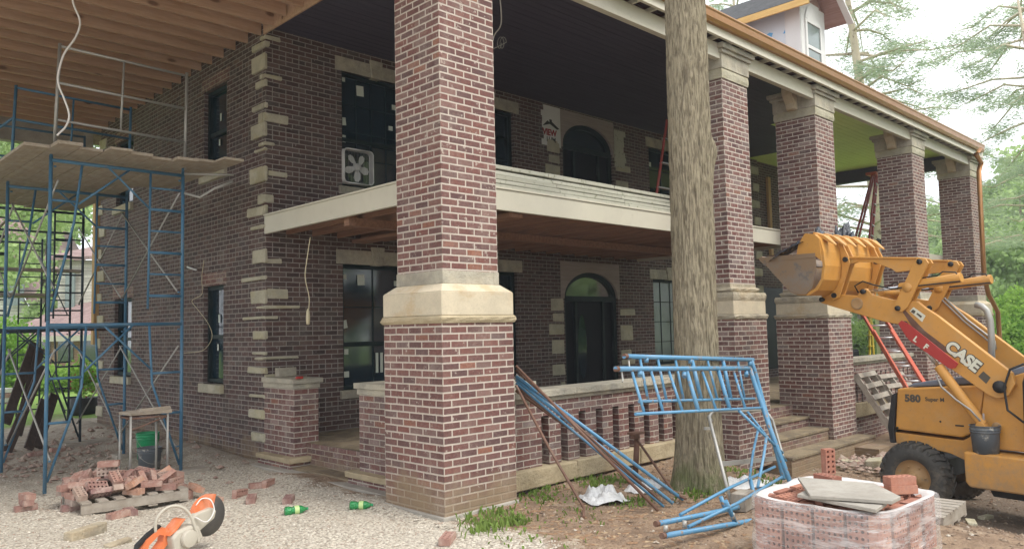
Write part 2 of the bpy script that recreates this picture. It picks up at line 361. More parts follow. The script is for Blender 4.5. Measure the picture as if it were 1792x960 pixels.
t = NT('green_bottle'); P = t.obj(); nb_ = t.noise(30, 3, vec=P); M['bottle'] = t.fin(t.mix(nb_, (.06,.50,.16), (.03,.35,.10)), .2, t.bump(nb_, 1.0, .02), spec=.6, trans=.5)
t = NT('bottle_label'); M['bottle_label'] = t.fin((.45,.6,.25), .5)
# plastic film, sheet and tarp
t = NT('stretch_film'); P = t.obj()
n = t.noise(3.5, 5, .7, vec=t.mapv(P, (1,1,5.0)), dist=.2); nf = t.noise(14.0, 6, .75, vec=t.mapv(P, (.5,.5,9.0)), dist=.1)
al = t.m('ADD', .15, t.m('MULTIPLY', t.step(n, .42, .70), .34)); al = t.m('ADD', al, t.m('MULTIPLY', t.step(nf, .56, .66), .35), clamp=True)
M['film'] = t.fin((.88,.86,.85), .3, t.bump(t.m('ADD', n, nf), .35, .01), spec=.6, alpha=al)
t = NT('folded_film_edge'); P = t.obj(); n = t.noise(14.0, 5, .7, vec=P)
M['film_thick'] = t.fin(t.mix(n, (.82,.81,.79), (.62,.56,.54)), .35, t.bump(n, .9, .015), spec=.5, alpha=.86)
t = NT('white_plastic_sheet'); P = t.obj(); n = t.noise(16.0, 6, .75, vec=P, dist=.5)
M['sheet'] = t.fin(t.mix(n, (.80,.80,.79), (.60,.60,.60)), .35, t.bump(n, 1.0, .02), spec=.5)
t = NT('black_plastic_tarp'); P = t.obj(); n = t.noise(9.0, 6, .7, vec=P, dist=.6)
M['tarp'] = t.fin((.030,.036,.047), .22, t.bump(n, 1.0, .04), spec=.6)

# ---------------------------------------------------------------- the house
house = thing('brick_house', 'unfinished two storey dark brick house with tall brick porch columns and limestone trim', 'house', (XH, YW, 0))
def hp(name, mb, mats, label=None, parent=None, **kw): return put(name, mb, mats, parent or house, label=label, **kw)

def wall_sheet(mb, fn, u0, u1, z0, z1, ops, depth):
    """outer face with openings [(ua,ub,za,zb)], reveals going back by depth; fn(u,d,z)"""
    us = sorted({u0, u1, *[o[0] for o in ops], *[o[1] for o in ops]}); zs = sorted({z0, z1, *[o[2] for o in ops], *[o[3] for o in ops]})
    for i in range(len(us)-1):
        for j in range(len(zs)-1):
            uc, zc = (us[i]+us[i+1])/2, (zs[j]+zs[j+1])/2
            if any(a < uc < b and c < zc < d for a, b, c, d in ops): continue
            mb.quad(fn(us[i],0,zs[j]), fn(us[i+1],0,zs[j]), fn(us[i+1],0,zs[j+1]), fn(us[i],0,zs[j+1]))
    for a, b, c, d in ops:
        for p, q in (((a,c),(a,d)), ((b,d),(b,c)), ((a,d),(b,d)), ((b,c),(a,c))):
            mb.quad(fn(p[0],0,p[1]), fn(p[0],depth,p[1]), fn(q[0],depth,q[1]), fn(q[0],0,q[1]))
fF = lambda u, d, z: (u, YW+d, z)
fS = lambda u, d, z: (XH+d, u, z)
XR = 18.76; YB = 16.9; ZT = 6.1
WIN_X = [(6.25,7.45),(8.65,9.85),(13.97,15.17),(16.35,17.55)]
frontops = [(a,b,.89,2.73) for a,b in WIN_X] + [(a,b,3.88,5.62) for a,b in WIN_X] + [(11.10,12.73,.40,2.80),(11.16,12.71,3.35,5.74)]
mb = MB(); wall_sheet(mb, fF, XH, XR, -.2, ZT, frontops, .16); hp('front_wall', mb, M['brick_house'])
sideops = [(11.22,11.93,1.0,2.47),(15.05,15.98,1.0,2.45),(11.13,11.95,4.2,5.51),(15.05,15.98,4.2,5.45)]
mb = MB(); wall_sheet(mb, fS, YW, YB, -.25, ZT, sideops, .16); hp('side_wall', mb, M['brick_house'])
mb = MB(); mb.quad((XR,YW,-.3),(XR,YB,-.3),(XR,YB,ZT),(XR,YW,ZT)); mb.quad((XH,YB,-.3),(XH,YB,ZT),(XR,YB,ZT),(XR,YB,-.3)); hp('rear_wall', mb, M['brick_house'])
mb = MB(); mb.box(18.78, 20.6, YW+.06, YW+.3, -.4, ZT-.12); hp('recessed_wall', mb, M['brick_house'], origin=(18.78, YW, 0))
mb = MB(); mb.box(18.86, 20.4, YW+.02, YW+.055, .55, 2.65); hp('black_panel', mb, M['glass_black'], label='tall black panel beside the right house corner')
mb = MB(); mb.box(19.3, 19.42, YW-.02, YW+.055, 3.4, 5.6); hp('timber_strip', mb, M['post'])
mb = MB(); mb.box(XH+.2, XR-.2, YW+.2, YB-.2, ZT-.1, ZT); hp('attic_floor', mb, M['concrete'])

def window(name, fn, a, b, z0, z1, lites, stickers=(), label=None, glass='glass', frame='frame', rails=(.45,)):
    mb = MB(); w = .055; d0, d1 = .07, .15
    def bx(ua, ub, za, zb, da=d0, db=d1): mb.hexa([fn(ua,da,za),fn(ub,da,za),fn(ub,db,za),fn(ua,db,za),fn(ua,da,zb),fn(ub,da,zb),fn(ub,db,zb),fn(ua,db,zb)])
    bx(a,a+w,z0,z1); bx(b-w,b,z0,z1); bx(a+w,b-w,z0,z0+w); bx(a+w,b-w,z1-w,z1)
    for r in rails: zz = z0+(z1-z0)*r; bx(a+w,b-w,zz-.03,zz+.03,d0+.015,d1)
    o = hp(name, mb, M[frame], label=label)
    g = MB(); g.quad(fn(a+w,.125,z0+w),fn(b-w,.125,z0+w),fn(b-w,.125,z1-w),fn(a+w,.125,z1-w)); put('pane', g, M[glass], o)
    if lites:
        nu, nz = lites; g = MB()
        for i in range(1, nu):
            u = a+w+(b-a-2*w)*i/nu; g.hexa([fn(u-.008,.112,z0+w),fn(u+.008,.112,z0+w),fn(u+.008,.123,z0+w),fn(u-.008,.123,z0+w),fn(u-.008,.112,z1-w),fn(u+.008,.112,z1-w),fn(u+.008,.123,z1-w),fn(u-.008,.123,z1-w)])
        for i in range(1, nz):
            z = z0+w+(z1-z0-2*w)*i/nz; g.hexa([fn(a+w,.114,z-.008),fn(b-w,.114,z-.008),fn(b-w,.121,z-.008),fn(a+w,.121,z-.008),fn(a+w,.114,z+.008),fn(b-w,.114,z+.008),fn(b-w,.121,z+.008),fn(a+w,.121,z+.008)])
        put('glazing_bars', g, M['frame'], o)
    for (u, z, sw, sh, rot) in stickers:
        g = MB(); U, Z = a+(b-a)*u, z0+(z1-z0)*z
        c, s_ = math.cos(rot), math.sin(rot)
        pts = [(-sw/2,-sh/2),(sw/2,-sh/2),(sw/2,sh/2),(-sw/2,sh/2)]
        g.poly([fn(U+p*c-q*s_, .108, Z+p*s_+q*c) for p, q in pts]); put('sticker', g, M['sticker'], o)
    return o
def lintel(fn, a, b, z0, h, key=True, parent=None):
    g = MB(); mid = (a+b)/2
    def bx(g, p, q, za, zb, d): g.hexa([fn(p[0],-d,za),fn(q[0],-d,za),fn(q[0],.1,za),fn(p[0],.1,za),fn(p[1],-d,zb),fn(q[1],-d,zb),fn(q[1],.1,zb),fn(p[1],.1,zb)])
    bx(g, (a,a), (mid-.08 if key else mid, mid-.12 if key else mid), z0, z0+h, .012)
    bx(g, (mid+.08 if key else mid+.004, mid+.12 if key else mid+.004), (b,b), z0, z0+h, .010)
    o = hp('lintel', g, M['stone_cap'], bevel=.004)
    if key:
        k = MB(); bx(k, (mid-.078,mid-.118), (mid+.078,mid+.118), z0-.01, z0+h+.06, .035); hp('keystone', k, M['stone_cap'], bevel=.006)
stA = [(.08,.9,.07,.07,0),(.32,.88,.13,.16,.05),(.86,.86,.09,.08,0),(.08,.52,.08,.12,.2),(.1,.30,.07,.08,0),(.1,.12,.09,.09,0),(.55,.2,.05,.3,0),(.62,.2,.05,.3,0)]
stB = [(.08,.95,.07,.07,0),(.33,.88,.13,.16,.05),(.86,.80,.09,.08,0),(.08,.58,.09,.12,.1),(.08,.43,.08,.11,-.05),(.8,.6,.08,.07,0)]
for i, (a, b) in enumerate(WIN_X):
    lo = window('window', fF, a, b, .89, 2.73, (3,4) if i >= 2 else (2,3), stA if i == 0 else [(.12,.82,.08,.08,0)] if i == 1 else [], glass='glass_light' if i == 2 else 'glass', label='tall dark lower window dotted with paper stickers' if i == 0 else None, rails=(.36,) if i < 2 else ())
    up = window('window', fF, a, b, 3.88, 5.62, (4,4) if i == 0 else (2,4), stB if i == 0 else [(.15,.8,.1,.1,0)], rails=(.42,))
    for z in (2.73, 5.62): lintel(fF, a-.11, b+.13, z, .21)
    for z in (.89, 3.88):
        g = MB(); g.box(a-.06, b+.06, YW-.05, YW+.07, z-.12, z); hp('sill', g, M['stone_cap'], bevel=.006)
for j, (a, b, c, d) in enumerate(sideops):
    window('window', fS, a, b, c+.02, d, None, [(.2,.8,.16,.26,0),(.55,.66,.05,.12,0),(.6,.36,.05,.1,0)] if j in (0,2) else [(.3,.8,.12,.2,0)], rails=(.47,))
    g = MB()
    for k in range(int((b-a+.2)/.07)):      # soldier course over each side window
        u = a-.1+k*.07; g.box(XH-.008, XH+.05, u+.005, u+.065, d+.005, d+.20)
    hp('soldier_course', g, M['brick_porch'])
    g = MB(); g.box(XH-.06, XH+.06, a-.02, (a+b)/2+.05, c-.13, c, j=.004); g.box(XH-.055, XH+.06, (a+b)/2+.055, b+.06, c-.13, c, j=.004); hp('sill', g, M['quoin'], bevel=.01)

# quoins at the corner: [y top px, y bottom px, front reach px, side reach px]
Q = [(60,70,490,455),(70,83,471,438),(92,122,467,438),(127,137,492,455),(137,152,468,446),(178,190,467,438),(195,214,503,452),(212,239,466,437),(246,255,479,452),(256,264,466,443),(289,318,463,434),
     (338,356,478,451),(357,376,464,427),(391,400,474,436),(433,461,464,440),(480,490,464,414),(505,532,464,434),(533,541,524,447),(551,559,486,417),(577,595,465,439),(614,622,465,438),(623,631,522,445),(641,655,464,429),(689,698,463,432),(716,735,463,431),(757,775,463,438)]
for i, (ya, yb, xf, xs) in enumerate(Q):
    zt = ony(464, ya, YW).z; zb = ony(464, yb, YW).z
    xr = max(ony(xf, (ya+yb)/2, YW).x, XH+.02); yr = max(onx(xs, (ya+yb)/2, XH).y, YW+.06); yr = YW+(yr-YW)*.78; zt -= .012; zb += .012
    g = MB(); e = .022+R.random()*.012
    g.box(XH-e, xr, YW-e, YW+.04, zb, zt, j=.008)
    if yr > YW+.1: g.box(XH-e-.004, XH+.04, YW+.041, yr, zb, zt, j=.008)
    hp('quoin', g, M['quoin'], bevel=.014)
for (x1, x2, y1, y2) in [(468,502,298,307),(465,492,452,460),(466,503,505,522),(463,490,655,662)]:
    p, q = ony(x1,(y1+y2)/2,YW), ony(x2,(y1+y2)/2,YW); zt, zb = ony(x1,y1,YW).z, ony(x1,y2,YW).z
    g = MB(); g.box(p.x+.01, q.x, YW-.02, YW+.04, zb, zt, j=.006); hp('quoin', g, M['quoin'], bevel=.01)
# quoins at the far side-wall corner and the right front corner
for k in range(13):
    z = .2+k*.44; w = .18 if k % 2 else .34
    g = MB(); g.box(XH-.03, XH+.05, YB-w, YB+.02, z, z+.2, j=.01); hp('quoin', g, M['quoin'], bevel=.012)
    g = MB(); g.box(XR-w-.1, XR+.02, YW-.03, YW+.05, z+.1, z+.3, j=.01); hp('quoin', g, M['quoin'], bevel=.012)
# loose stone blocks in the doors' jambs
for (side, zs) in ((11.06, [(.55,.72,.12),(.85,1.05,.34),(1.25,1.5,.34),(1.6,1.8,.40),(1.85,2.0,.3),(2.05,2.28,.34)]), (12.79, [(.95,1.05,.45),(1.1,1.25,.34),(1.45,1.75,.4),(1.95,2.08,.5)])):
    for z0, z1, w in zs:
        a, b = (side-w, side) if side < 12 else (side, side+w)
        g = MB(); g.box(a, b, YW-.012, YW+.05, z0, z1, j=.008); hp('quoin', g, M['quoin'], bevel=.01)
        g = MB(); g.box(a, b, YW-.012, YW+.05, z0+3.0, z1+3.0, j=.008); hp('quoin', g, M['quoin'], bevel=.01)

# arched doorways: sheathing board with an arch cut out, frame, fanlight, door
def arch_unit(xa, xb, z0, zs, zt, sx0, sx1, sz0, sz1, upper):
    xc, ra, rb = (xa+xb)/2, (xb-xa)/2, zt-zs
    g = MB(); n = 18; y = YW+.03
    pts = [(xc-ra*math.cos(math.pi*i/n), zs+rb*math.sin(math.pi*i/n)) for i in range(n+1)]
    for i in range(n):
        (x1, za), (x2, zb_) = pts[i], pts[i+1]
        g.quad((x1,YW-.006,za),(x2,YW-.006,zb_),(x2,YW-.006,sz1),(x1,YW-.006,sz1)); g.quad((x1,YW-.006,za),(x1,YW+.15,za),(x2,YW+.15,zb_),(x2,YW-.006,zb_))
    g.box(sx0, xa, YW-.006, YW+.02, sz0, sz1); g.box(xb, sx1, YW-.006, YW+.02, sz0, sz1)
    hp('sheathing', g, M['rawboard'], label='bare sheathing boards around the upper arch' if upper else 'bare sheathing boards around the lower arch')
    if upper:
        for (a, b, c, d) in ((10.60,11.10,5.16,5.93),(12.76,13.10,5.02,5.80)):
            g = MB(); n = 7
            for k in range(n):
                za, zb_ = c+(d-c)*k/n, c+(d-c)*(k+1)/n; dx = R.uniform(-.05,.05) if a < 12 else 0; dx2 = R.uniform(-.04,.05) if a > 12 else 0
                g.box(a+dx, b+dx2, YW-.012, YW-.007, za, zb_)
            hp('wrap_panel', g, M['trim_white'] if a < 12 else M['cream_dirty'], label='torn white lumber wrap beside the upper arch' if a < 12 else 'mortar smeared panel right of the upper arch')
    g = MB(); w = .09
    def P_(k, s, yy): a_ = math.pi*k/20; return (xc-(ra-s)*math.cos(a_), yy, zs+(rb-s)*math.sin(a_))
    for k in range(20):
        g.hexa([P_(k,0,YW+.05),P_(k+1,0,YW+.05),P_(k+1,0,YW+.15),P_(k,0,YW+.15),P_(k,w,YW+.05),P_(k+1,w,YW+.05),P_(k+1,w,YW+.15),P_(k,w,YW+.15)])
    g.box(xa, xa+w, YW+.05, YW+.15, z0, zs); g.box(xb-w, xb, YW+.05, YW+.15, z0, zs); g.box(xa+w, xb-w, YW+.04, YW+.15, zs-.07, zs+.03)
    g.box(xa+w+.28, xa+w+.34, YW+.06, YW+.15, z0, zs-.07); g.box(xb-w-.34, xb-w-.28, YW+.06, YW+.15, z0, zs-.07)
    o = hp('doorway', g, M['frame'], label='upper arched doorway in dark green frame' if upper else 'main arched doorway in dark green frame')
    g = MB(); g.poly([P_(k,w,YW+.11) for k in range(21)]); put('fanlight', g, glass_mat('mirrored_fanlight_glass', (.10,.13,.12), .03, .5, ior=3.2) if not upper else M['glass'], o)
    g = MB(); g.box(xa+w+.34, xb-w-.34, YW+.10, YW+.14, z0, zs-.07); put('door', g, M['glass_black'], o)
    for s_ in (xa+w, xb-w-.28):
        g = MB(); g.quad((s_,YW+.12,z0),(s_+.28,YW+.12,z0),(s_+.28,YW+.12,zs-.07),(s_,YW+.12,zs-.07)); put('sidelight', g, M['glass_black'], o)
    if not upper:
        g = MB(); g.poly([(xa+.50+.13*math.sin(k*math.pi/14)+.1, YW+.098, 1.35+.62*math.cos(k*math.pi/14)) for k in range(28)]); put('oval_glass', g, M['glass'], o)
arch_unit(11.10,12.73,.40,2.30,2.80,11.0,12.80,2.28,2.99,False)
arch_unit(11.16,12.71,3.35,5.26,5.74,11.11,12.75,5.2,5.93,True)
# lettering on the torn lumber wrap
def text_mesh(name, body, size, mat, parent, pos, rot, ext=.001, bold=0.0, label=None, shear=0.0, spacing=1.0, align='LEFT'):
    cu = bpy.data.curves.new(name, 'FONT'); cu.body = body; cu.size = size; cu.extrude = ext; cu.offset = bold; cu.shear = shear; cu.space_character = spacing; cu.align_x = align
    tmp = bpy.data.objects.new(name+'_tmp', cu); COL.objects.link(tmp)
    bpy.context.view_layer.update()
    dg = bpy.context.evaluated_depsgraph_get(); me = bpy.data.meshes.new_from_object(tmp.evaluated_get(dg))
    bpy.data.objects.remove(tmp)
    me.materials.clear(); me.materials.append(mat)
    o = bpy.data.objects.new(name, me); COL.objects.link(o); pw = WORLD[parent.name]
    Mx = rot if isinstance(rot, Matrix) else Matrix.Identity(3)
    o.parent = parent; o.matrix_basis = Matrix.Translation(Vector(pos)-pw) @ Mx.to_4x4()
    WORLD[o.name] = Vector(pos)
    if label: o['label'] = label
    return o
RF = Matrix(((1,0,0),(0,0,-1),(0,1,0)))
text_mesh('lettering', 'VIEW', .165, M['red_print'], house, (10.60, YW-.014, 5.36), RF, bold=.007, spacing=.95)
text_mesh('lettering', 'LUM', .13, M['dark_print'], house, (10.70, YW-.014, 5.24), RF, bold=.003)
g = MB(); g.poly([(10.60,YW-.014,5.52),(10.74,YW-.014,5.64),(10.79,YW-.014,5.61),(10.79,YW-.014,5.67),(10.86,YW-.014,5.67),(10.86,YW-.014,5.63),(11.07,YW-.014,5.52),(11.0,YW-.014,5.50),(10.80,YW-.014,5.58)]); hp('roof_emblem', g, M['dark_print'])

# ---------------------------------------------------------------- columns
def ring(g, x0, x1, y0, y1, z0, z1, i0=0.0, i1=0.0, m=0, j=0.0):
    c = [(x0+i0,y0+i0,z0),(x1-i0,y0+i0,z0),(x1-i0,y1-i0,z0),(x0+i0,y1-i0,z0),(x0+i1,y0+i1,z1),(x1-i1,y0+i1,z1),(x1-i1,y1-i1,z1),(x0+i1,y1-i1,z1)]
    if j: c = [(a+R.uniform(-j,j), b+R.uniform(-j,j), d) for a, b, d in c]
    g.hexa(c, m)
def rough_band(g, x0, x1, y0, y1, z0, z1, out, m=0, n=9):
    """split-faced course: each side is a strip of small facets pushed out unevenly"""
    pts = []
    for k in range(n): pts.append((x0+(x1-x0)*k/n, y0, 0, -1))
    for k in range(n): pts.append((x1, y0+(y1-y0)*k/n, 1, 0))
    for k in range(n): pts.append((x1-(x1-x0)*k/n, y1, 0, 1))
    for k in range(n): pts.append((x0, y1-(y1-y0)*k/n, -1, 0))
    zs = [z0, z0+(z1-z0)*.35, z0+(z1-z0)*.7, z1]; rows = []
    for i, z in enumerate(zs):
        row = []
        for k, (x, y, nx, ny) in enumerate(pts):
            o_ = (out*(R.uniform(.55,1.15)) if i in (1,2) else out*.35)
            if k % n == 0: nx, ny = ([(-1,-1),(1,-1),(1,1),(-1,1)][k//n])
            row.append((x+nx*o_, y+ny*o_, z))
        rows.append(row)
    L_ = len(pts)
    for i in range(3):
        for k in range(L_): g.quad(rows[i][k], rows[i][(k+1)%L_], rows[i+1][(k+1)%L_], rows[i+1][k], m)
    g.poly(rows[3], m); g.poly(list(reversed(rows[0])), m)
def column(x, y, zb, first=False, chamfer=True, label=None):
    W, I = .914, .10; brick = M['brick_col'] if first else M['brick_far']
    xa, xb, ya, yb = x, x+W, y, y+W; ux0, ux1, uy0, uy1 = x+I, x+W-I, y+I, y+W-I
    g = MB()
    ring(g, xa, xb, ya, yb, zb, 1.79); ring(g, ux0, ux1, uy0, uy1, 2.29, 5.24)
    o = hp('column', g, brick, origin=(xa, ya, 0), label=label)
    g = MB(); rough_band(g, xa, xb, ya, yb, 1.79, 1.862, .03)
    if chamfer:
        put('bead_course', g, M['stone_slab'], o)
        g = MB(); ring(g, xa-.006, xb+.006, ya-.006, yb+.006, 1.864, 2.085); ring(g, xa-.006, xb+.006, ya-.006, yb+.006, 2.086, 2.165, 0, I-.006); put('stone_band', g, M['stone'], o, bevel=.006)
        g = MB()
        ring(g, ux0-.003, ux1+.003, uy0-.003, uy1+.003, 2.166, 2.29)
        for (px_, py_) in ((ux0,uy0),(ux1,uy0),(ux0,uy1)):
            sx, sy = (1 if px_ == ux0 else -1), (1 if py_ == uy0 else -1)
            g.box(min(px_-sx*.008,px_+sx*.06), max(px_-sx*.008,px_+sx*.06), min(py_-sy*.008,py_+sy*.06), max(py_-sy*.008,py_+sy*.06), 2.167, 2.291)
        put('die_course', g, M['stone_cap'], o, bevel=.003)
    else:
        put('bead_course', g, M['stone_rough'], o)
        g = MB(); ring(g, xa+.004, xb-.004, ya+.004, yb-.004, 1.864, 2.05); put('stone_band', g, M['stone'], o, bevel=.004)
        g = MB(); rough_band(g, xa+.01, xb-.01, ya+.01, yb-.01, 2.052, 2.17, .02); rough_band(g, ux0, ux1, uy0, uy1, 2.172, 2.245, .05); ring(g, ux0-.003, ux1+.003, uy0-.003, uy1+.003, 2.246, 2.292); put('split_course', g, M['stone_rough'], o)
    g = MB(); rough_band(g, ux0-.01, ux1+.01, uy0-.01, uy1+.01, 5.242, 5.385, .014, n=5); put('split_course', g, M['quoin'], o)
    g = MB(); m_ = (ux0+ux1)/2
    ring(g, ux0-.03, ux1+.03, uy0-.03, uy1+.03, 5.387, 5.595)
    c = put('capital', g, M['stone_cap'], o, bevel=.005)
    g = MB(); rough_band(g, ux0-.055, ux1+.055, uy0-.055, uy1+.055, 5.597, 5.65, .01); rough_band(g, ux0-.09, ux1+.09, uy0-.09, uy1+.09, 5.652, 5.725, .010); put('capital_moulding', g, M['stone_cap'], o)
    if not first:      # scrolled console on the left face under the front beam
        yc = y+.47
        prof = [(0,5.77),(.20,5.77),(.215,5.70),(.19,5.62),(.13,5.55),(.08,5.49),(.07,5.44),(.05,5.40),(0,5.38)]
        g = MB(); g.extr(prof, lambda a, b, t: (ux0-.035-a, t, b), yc-.09, yc+.09)
        g.extr([(a*1.0+.015 if a else 0, b) for a, b in prof], lambda a, b, t: (ux0-.035-a, t, b), yc-.06, yc+.06)
        put('console', g, M['stone'], o)
    return o
column(X0, Y0, -.06, True, label='massive near brick column with sloped limestone band')
column(9.79, Y0, -.3, chamfer=False, label='brick column left of the front steps')
column(12.79, Y0, -.6, chamfer=False, label='brick column right of the front steps')
column(17.38, Y0, -.6, label='fourth brick column behind the ladder')
column(21.36, Y0, -.6, label='last brick column beside the copper downspout')
g = MB(); g.box(X0-.03, X0+.93, Y0-.025, Y0+.95, -.12, .045, j=.008); hp('footing', g, M['concrete'], bevel=.01)
# ---------------------------------------------------------------- porch base, piers, balustrades, steps
FLZ = .33
g = MB(); g.box(5.20, 10.6, 6.05, YW-.01, -.3, FLZ); g.box(10.6, 12.8, 6.30, YW-.01, -.5, FLZ); g.box(12.8, 22.1, 6.05, YW-.01, -.7, FLZ); g.box(18.8, 22.1, YW-.01, 17, -.7, FLZ)
hp('porch_floor', g, [M['brick_side']], origin=(5.2, 9.0, 0))
g = MB()
for i in range(8):
    for j in range(4): pass
def slabtop(x0, x1, y0, y1, z):
    n, m_ = max(2, int((x1-x0)/.25)), max(2, int((y1-y0)/.25)); g = MB()
    hs = {}
    for i in range(n+1):
        for j in range(m_+1): hs[i,j] = z+.004+ (0 if i in (0,n) or j in (0,m_) else R.uniform(0,.018))
    for i in range(n):
        for j in range(m_):
            P_ = lambda a, b: (x0+(x1-x0)*a/n, y0+(y1-y0)*b/m_, hs[a,b]); g.quad(P_(i,j),P_(i+1,j),P_(i+1,j+1),P_(i,j+1))
    return g
t = NT('sandy_dust'); P = t.pos(); n1 = t.noise(3.0, 6, .7, vec=P); n2 = t.noise(30.0, 5, .7, vec=P)
M['dust'] = t.fin(t.mix(t.m('MULTIPLY', n2, .5), t.mix(t.step(n1,.35,.65), (.36,.29,.19), (.21,.17,.12)), (.12,.09,.07)), .95, t.bump(n2, .8, .02), spec=.15)
hp('porch_floor_dust', slabtop(5.2, 10.6, 6.05, YW-.02, FLZ), M['dust']); hp('porch_floor_dust', slabtop(10.6, 22.1, 6.31, YW-.02, FLZ), M['dust'])
# three steps between the second and third columns, wider at the bottom
for k, (y, z, xa, xb) in enumerate([(6.02,.17,10.71,12.78),(5.70,.0,10.71,12.78),(5.33,-.19,10.71,13.75)]):
    g = MB(); g.box(xa, xb, y, y+.40 if k else 6.31, -.6, z-.045); o = hp('step', g, M['brick_porch'], origin=(xa, y, 0))
    g = MB(); g.box(xa, xb, y-.02, (6.31 if k == 0 else y+.36), z-.043, z, j=.003); put('tread', g, M['dust'], o, bevel=.008)
g = MB(); g.box(12.9, 15.2, 4.95, 5.4, -.7, -.30); hp('retaining_edge', g, M['brick_porch'], origin=(12.9,4.95,0), label='low brick edge beside the front steps')
# piers at the side entrance
for (y0_, y1_, x1_) in ((9.12, YW-.002, 5.37), (6.532, 7.64, 5.42)):
    g = MB(); g.box(5.02, x1_, y0_, y1_, .17, 1.02); g.box(4.93, x1_+.06, y0_-.07 if y0_ > 8 else y0_, y1_ if y0_ > 8 else y1_+.1, -.25, .10)
    o = hp('entrance_pier', g, M['brick_rail'], origin=(5.02, y0_, 0))
    g = MB(); g.box(4.90, x1_+.07, (y0_-.11 if y0_ > 8 else y0_), (y1_ if y0_ > 8 else y1_+.13), .102, .168, j=.006); put('base_slab', g, M['stone_slab'], o, bevel=.01)
    g = MB(); g.box(5.0, x1_+.015, (y0_-.02 if y0_ > 8 else y0_), (y1_ if y0_ > 8 else y1_+.02), 1.022, 1.085); g.box(4.975, x1_+.045, (y0_-.05 if y0_ > 8 else y0_), (y1_ if y0_ > 8 else y1_+.05), 1.087, 1.15); put('cap', g, M['stone_cap'], o, bevel=.006)
g = MB(); g.box(4.80, 5.2, 6.53, 9.92, -.3, .035, j=.004); hp('entrance_footing', g, M['concrete'], bevel=.01)
g = MB(); g.box(4.96, 5.2, 7.70, 9.05, .03, .06); hp('entrance_sill', g, M['dust'])
g = MB(); g.box(5.42, 6.22, 6.0, 6.75, 1.05, 1.15); g.box(5.40, 6.16, 6.03, 6.72, .3, 1.045, 1); hp('corner_pier', g, [M['stone_cap'], M['brick_rail']], origin=(5.42,6.0,0), bevel=.004)
def balustrade(x0, x1, pitch, slot, s0, zb=.05):
    y0, y1 = 5.92, 6.18; g = MB(); za, zs0, zs1, zt = .26, .27, .775, .93
    g.box(x0, x1, y0, y1, zs1, zt)
    x = x0; xs = s0
    while xs+slot < x1-.08:
        g.box(x, xs, y0, y1, zs0-.02, zs1); x = xs+slot; xs += pitch
    g.box(x, x1, y0, y1, zs0-.02, zs1); g.box(x0, x1, y0+.02, y1, -.6, zb)
    o = hp('balustrade', g, M['brick_rail'], origin=(x0, y0, 0))
    g = MB(); n = 10; k = 0
    xx = x0
    while xx < x1:
        xn = min(xx+R.uniform(.9,1.2), x1); g.box(xx+.004, xn-.004, y0-.07-R.random()*.015, y1+.05, zb+.002, zs0-.024, j=.007); xx = xn
    put('base_stone', g, M['stone_slab'], o, bevel=.015)
    g = MB(); xx = x0
    while xx < x1:
        xn = min(xx+1.22, x1); g.box(xx+.003, xn-.003, y0-.02, y1+.02, zt+.002, zt+.05); g.box(xx+.002, xn-.002, y0-.06, y1+.06, zt+.052, zt+.125); xx = xn
    put('cap', g, M['stone_cap'], o, bevel=.006)
balustrade(5.51, 9.79, .308, .118, 6.20)
balustrade(13.72, 17.38, .235, .075, 13.80, zb=.0); balustrade(18.31, 21.36, .235, .075, 18.45, zb=.0)

# ---------------------------------------------------------------- balcony
g = MB(); g.box(XH-.02, 13.45, 6.44, 6.49, 3.085, 3.325); g.box(XH-.02, XH+.03, 6.495, YW, 3.085, 3.325); g.box(XH-.035, 13.46, 6.425, 6.51, 3.327, 3.35); g.box(XH-.035, XH+.04, 6.515, YW, 3.327, 3.35)
g.box(13.41, 13.46, 6.495, YW, 3.085, 3.325)
balc = hp('balcony', g, M['cream'], label='second floor balcony with cream fascia', bevel=.003)
g = MB(); g.box(17.3, 22.6, 6.44, 6.49, 3.085, 3.325); g.box(22.56, 22.61, 6.495, 9, 3.085, 3.325); put('right_fascia', g, M['cream'], balc)
g = MB(); k = 0; x = XH+.3
while x < 13.3:
    g.box(x, x+.045, 6.50, YW-.01, 3.10, 3.31); x += .405
y = 6.6
for x in (5.1, 9.0): pass
put('floor_joists', g, M['deckwood'], balc)
g = MB(); n = 24
for k in range(24):
    ya = 6.5+(YW-6.5)*k/24; g.box(XH+.03, 13.41, ya+.002, ya+(YW-6.5)/24-.002, 3.312, 3.326)
for k in range(10): g.box(17.3, 22.56, 6.5+k*.25, 6.5+k*.25+.246, 3.312, 3.326)
put('deck_boards', g, M['deckwood'], balc)
g = MB(); g.box(6.4, 6.62, 6.55, YW-.02, 3.04, 3.09); g.box(XH+.1, 13.3, 8.0, 8.12, 3.0, 3.098); put('carrying_beam', g, M['deckwood'], balc)
# stack of cream boards laid along the balcony edge
bs = thing('board_stack', 'long stack of weathered cream boards lying along the balcony edge', 'board stack', (6.2, 6.6, 3.35))
for k in range(5):
    g = MB(); z = 3.352+k*.057+(.018 if k == 4 else 0); y = 6.48+.022*k+.01*(k % 2)
    for q in range(3): g.box(6.0+q*1.32-.05*k, 6.0+(q+1)*1.32-.05*k-.006, y, y+.20, z, z+.045, j=.004)
    put('board', g, M['cream_dirty'], bs, bevel=.003)

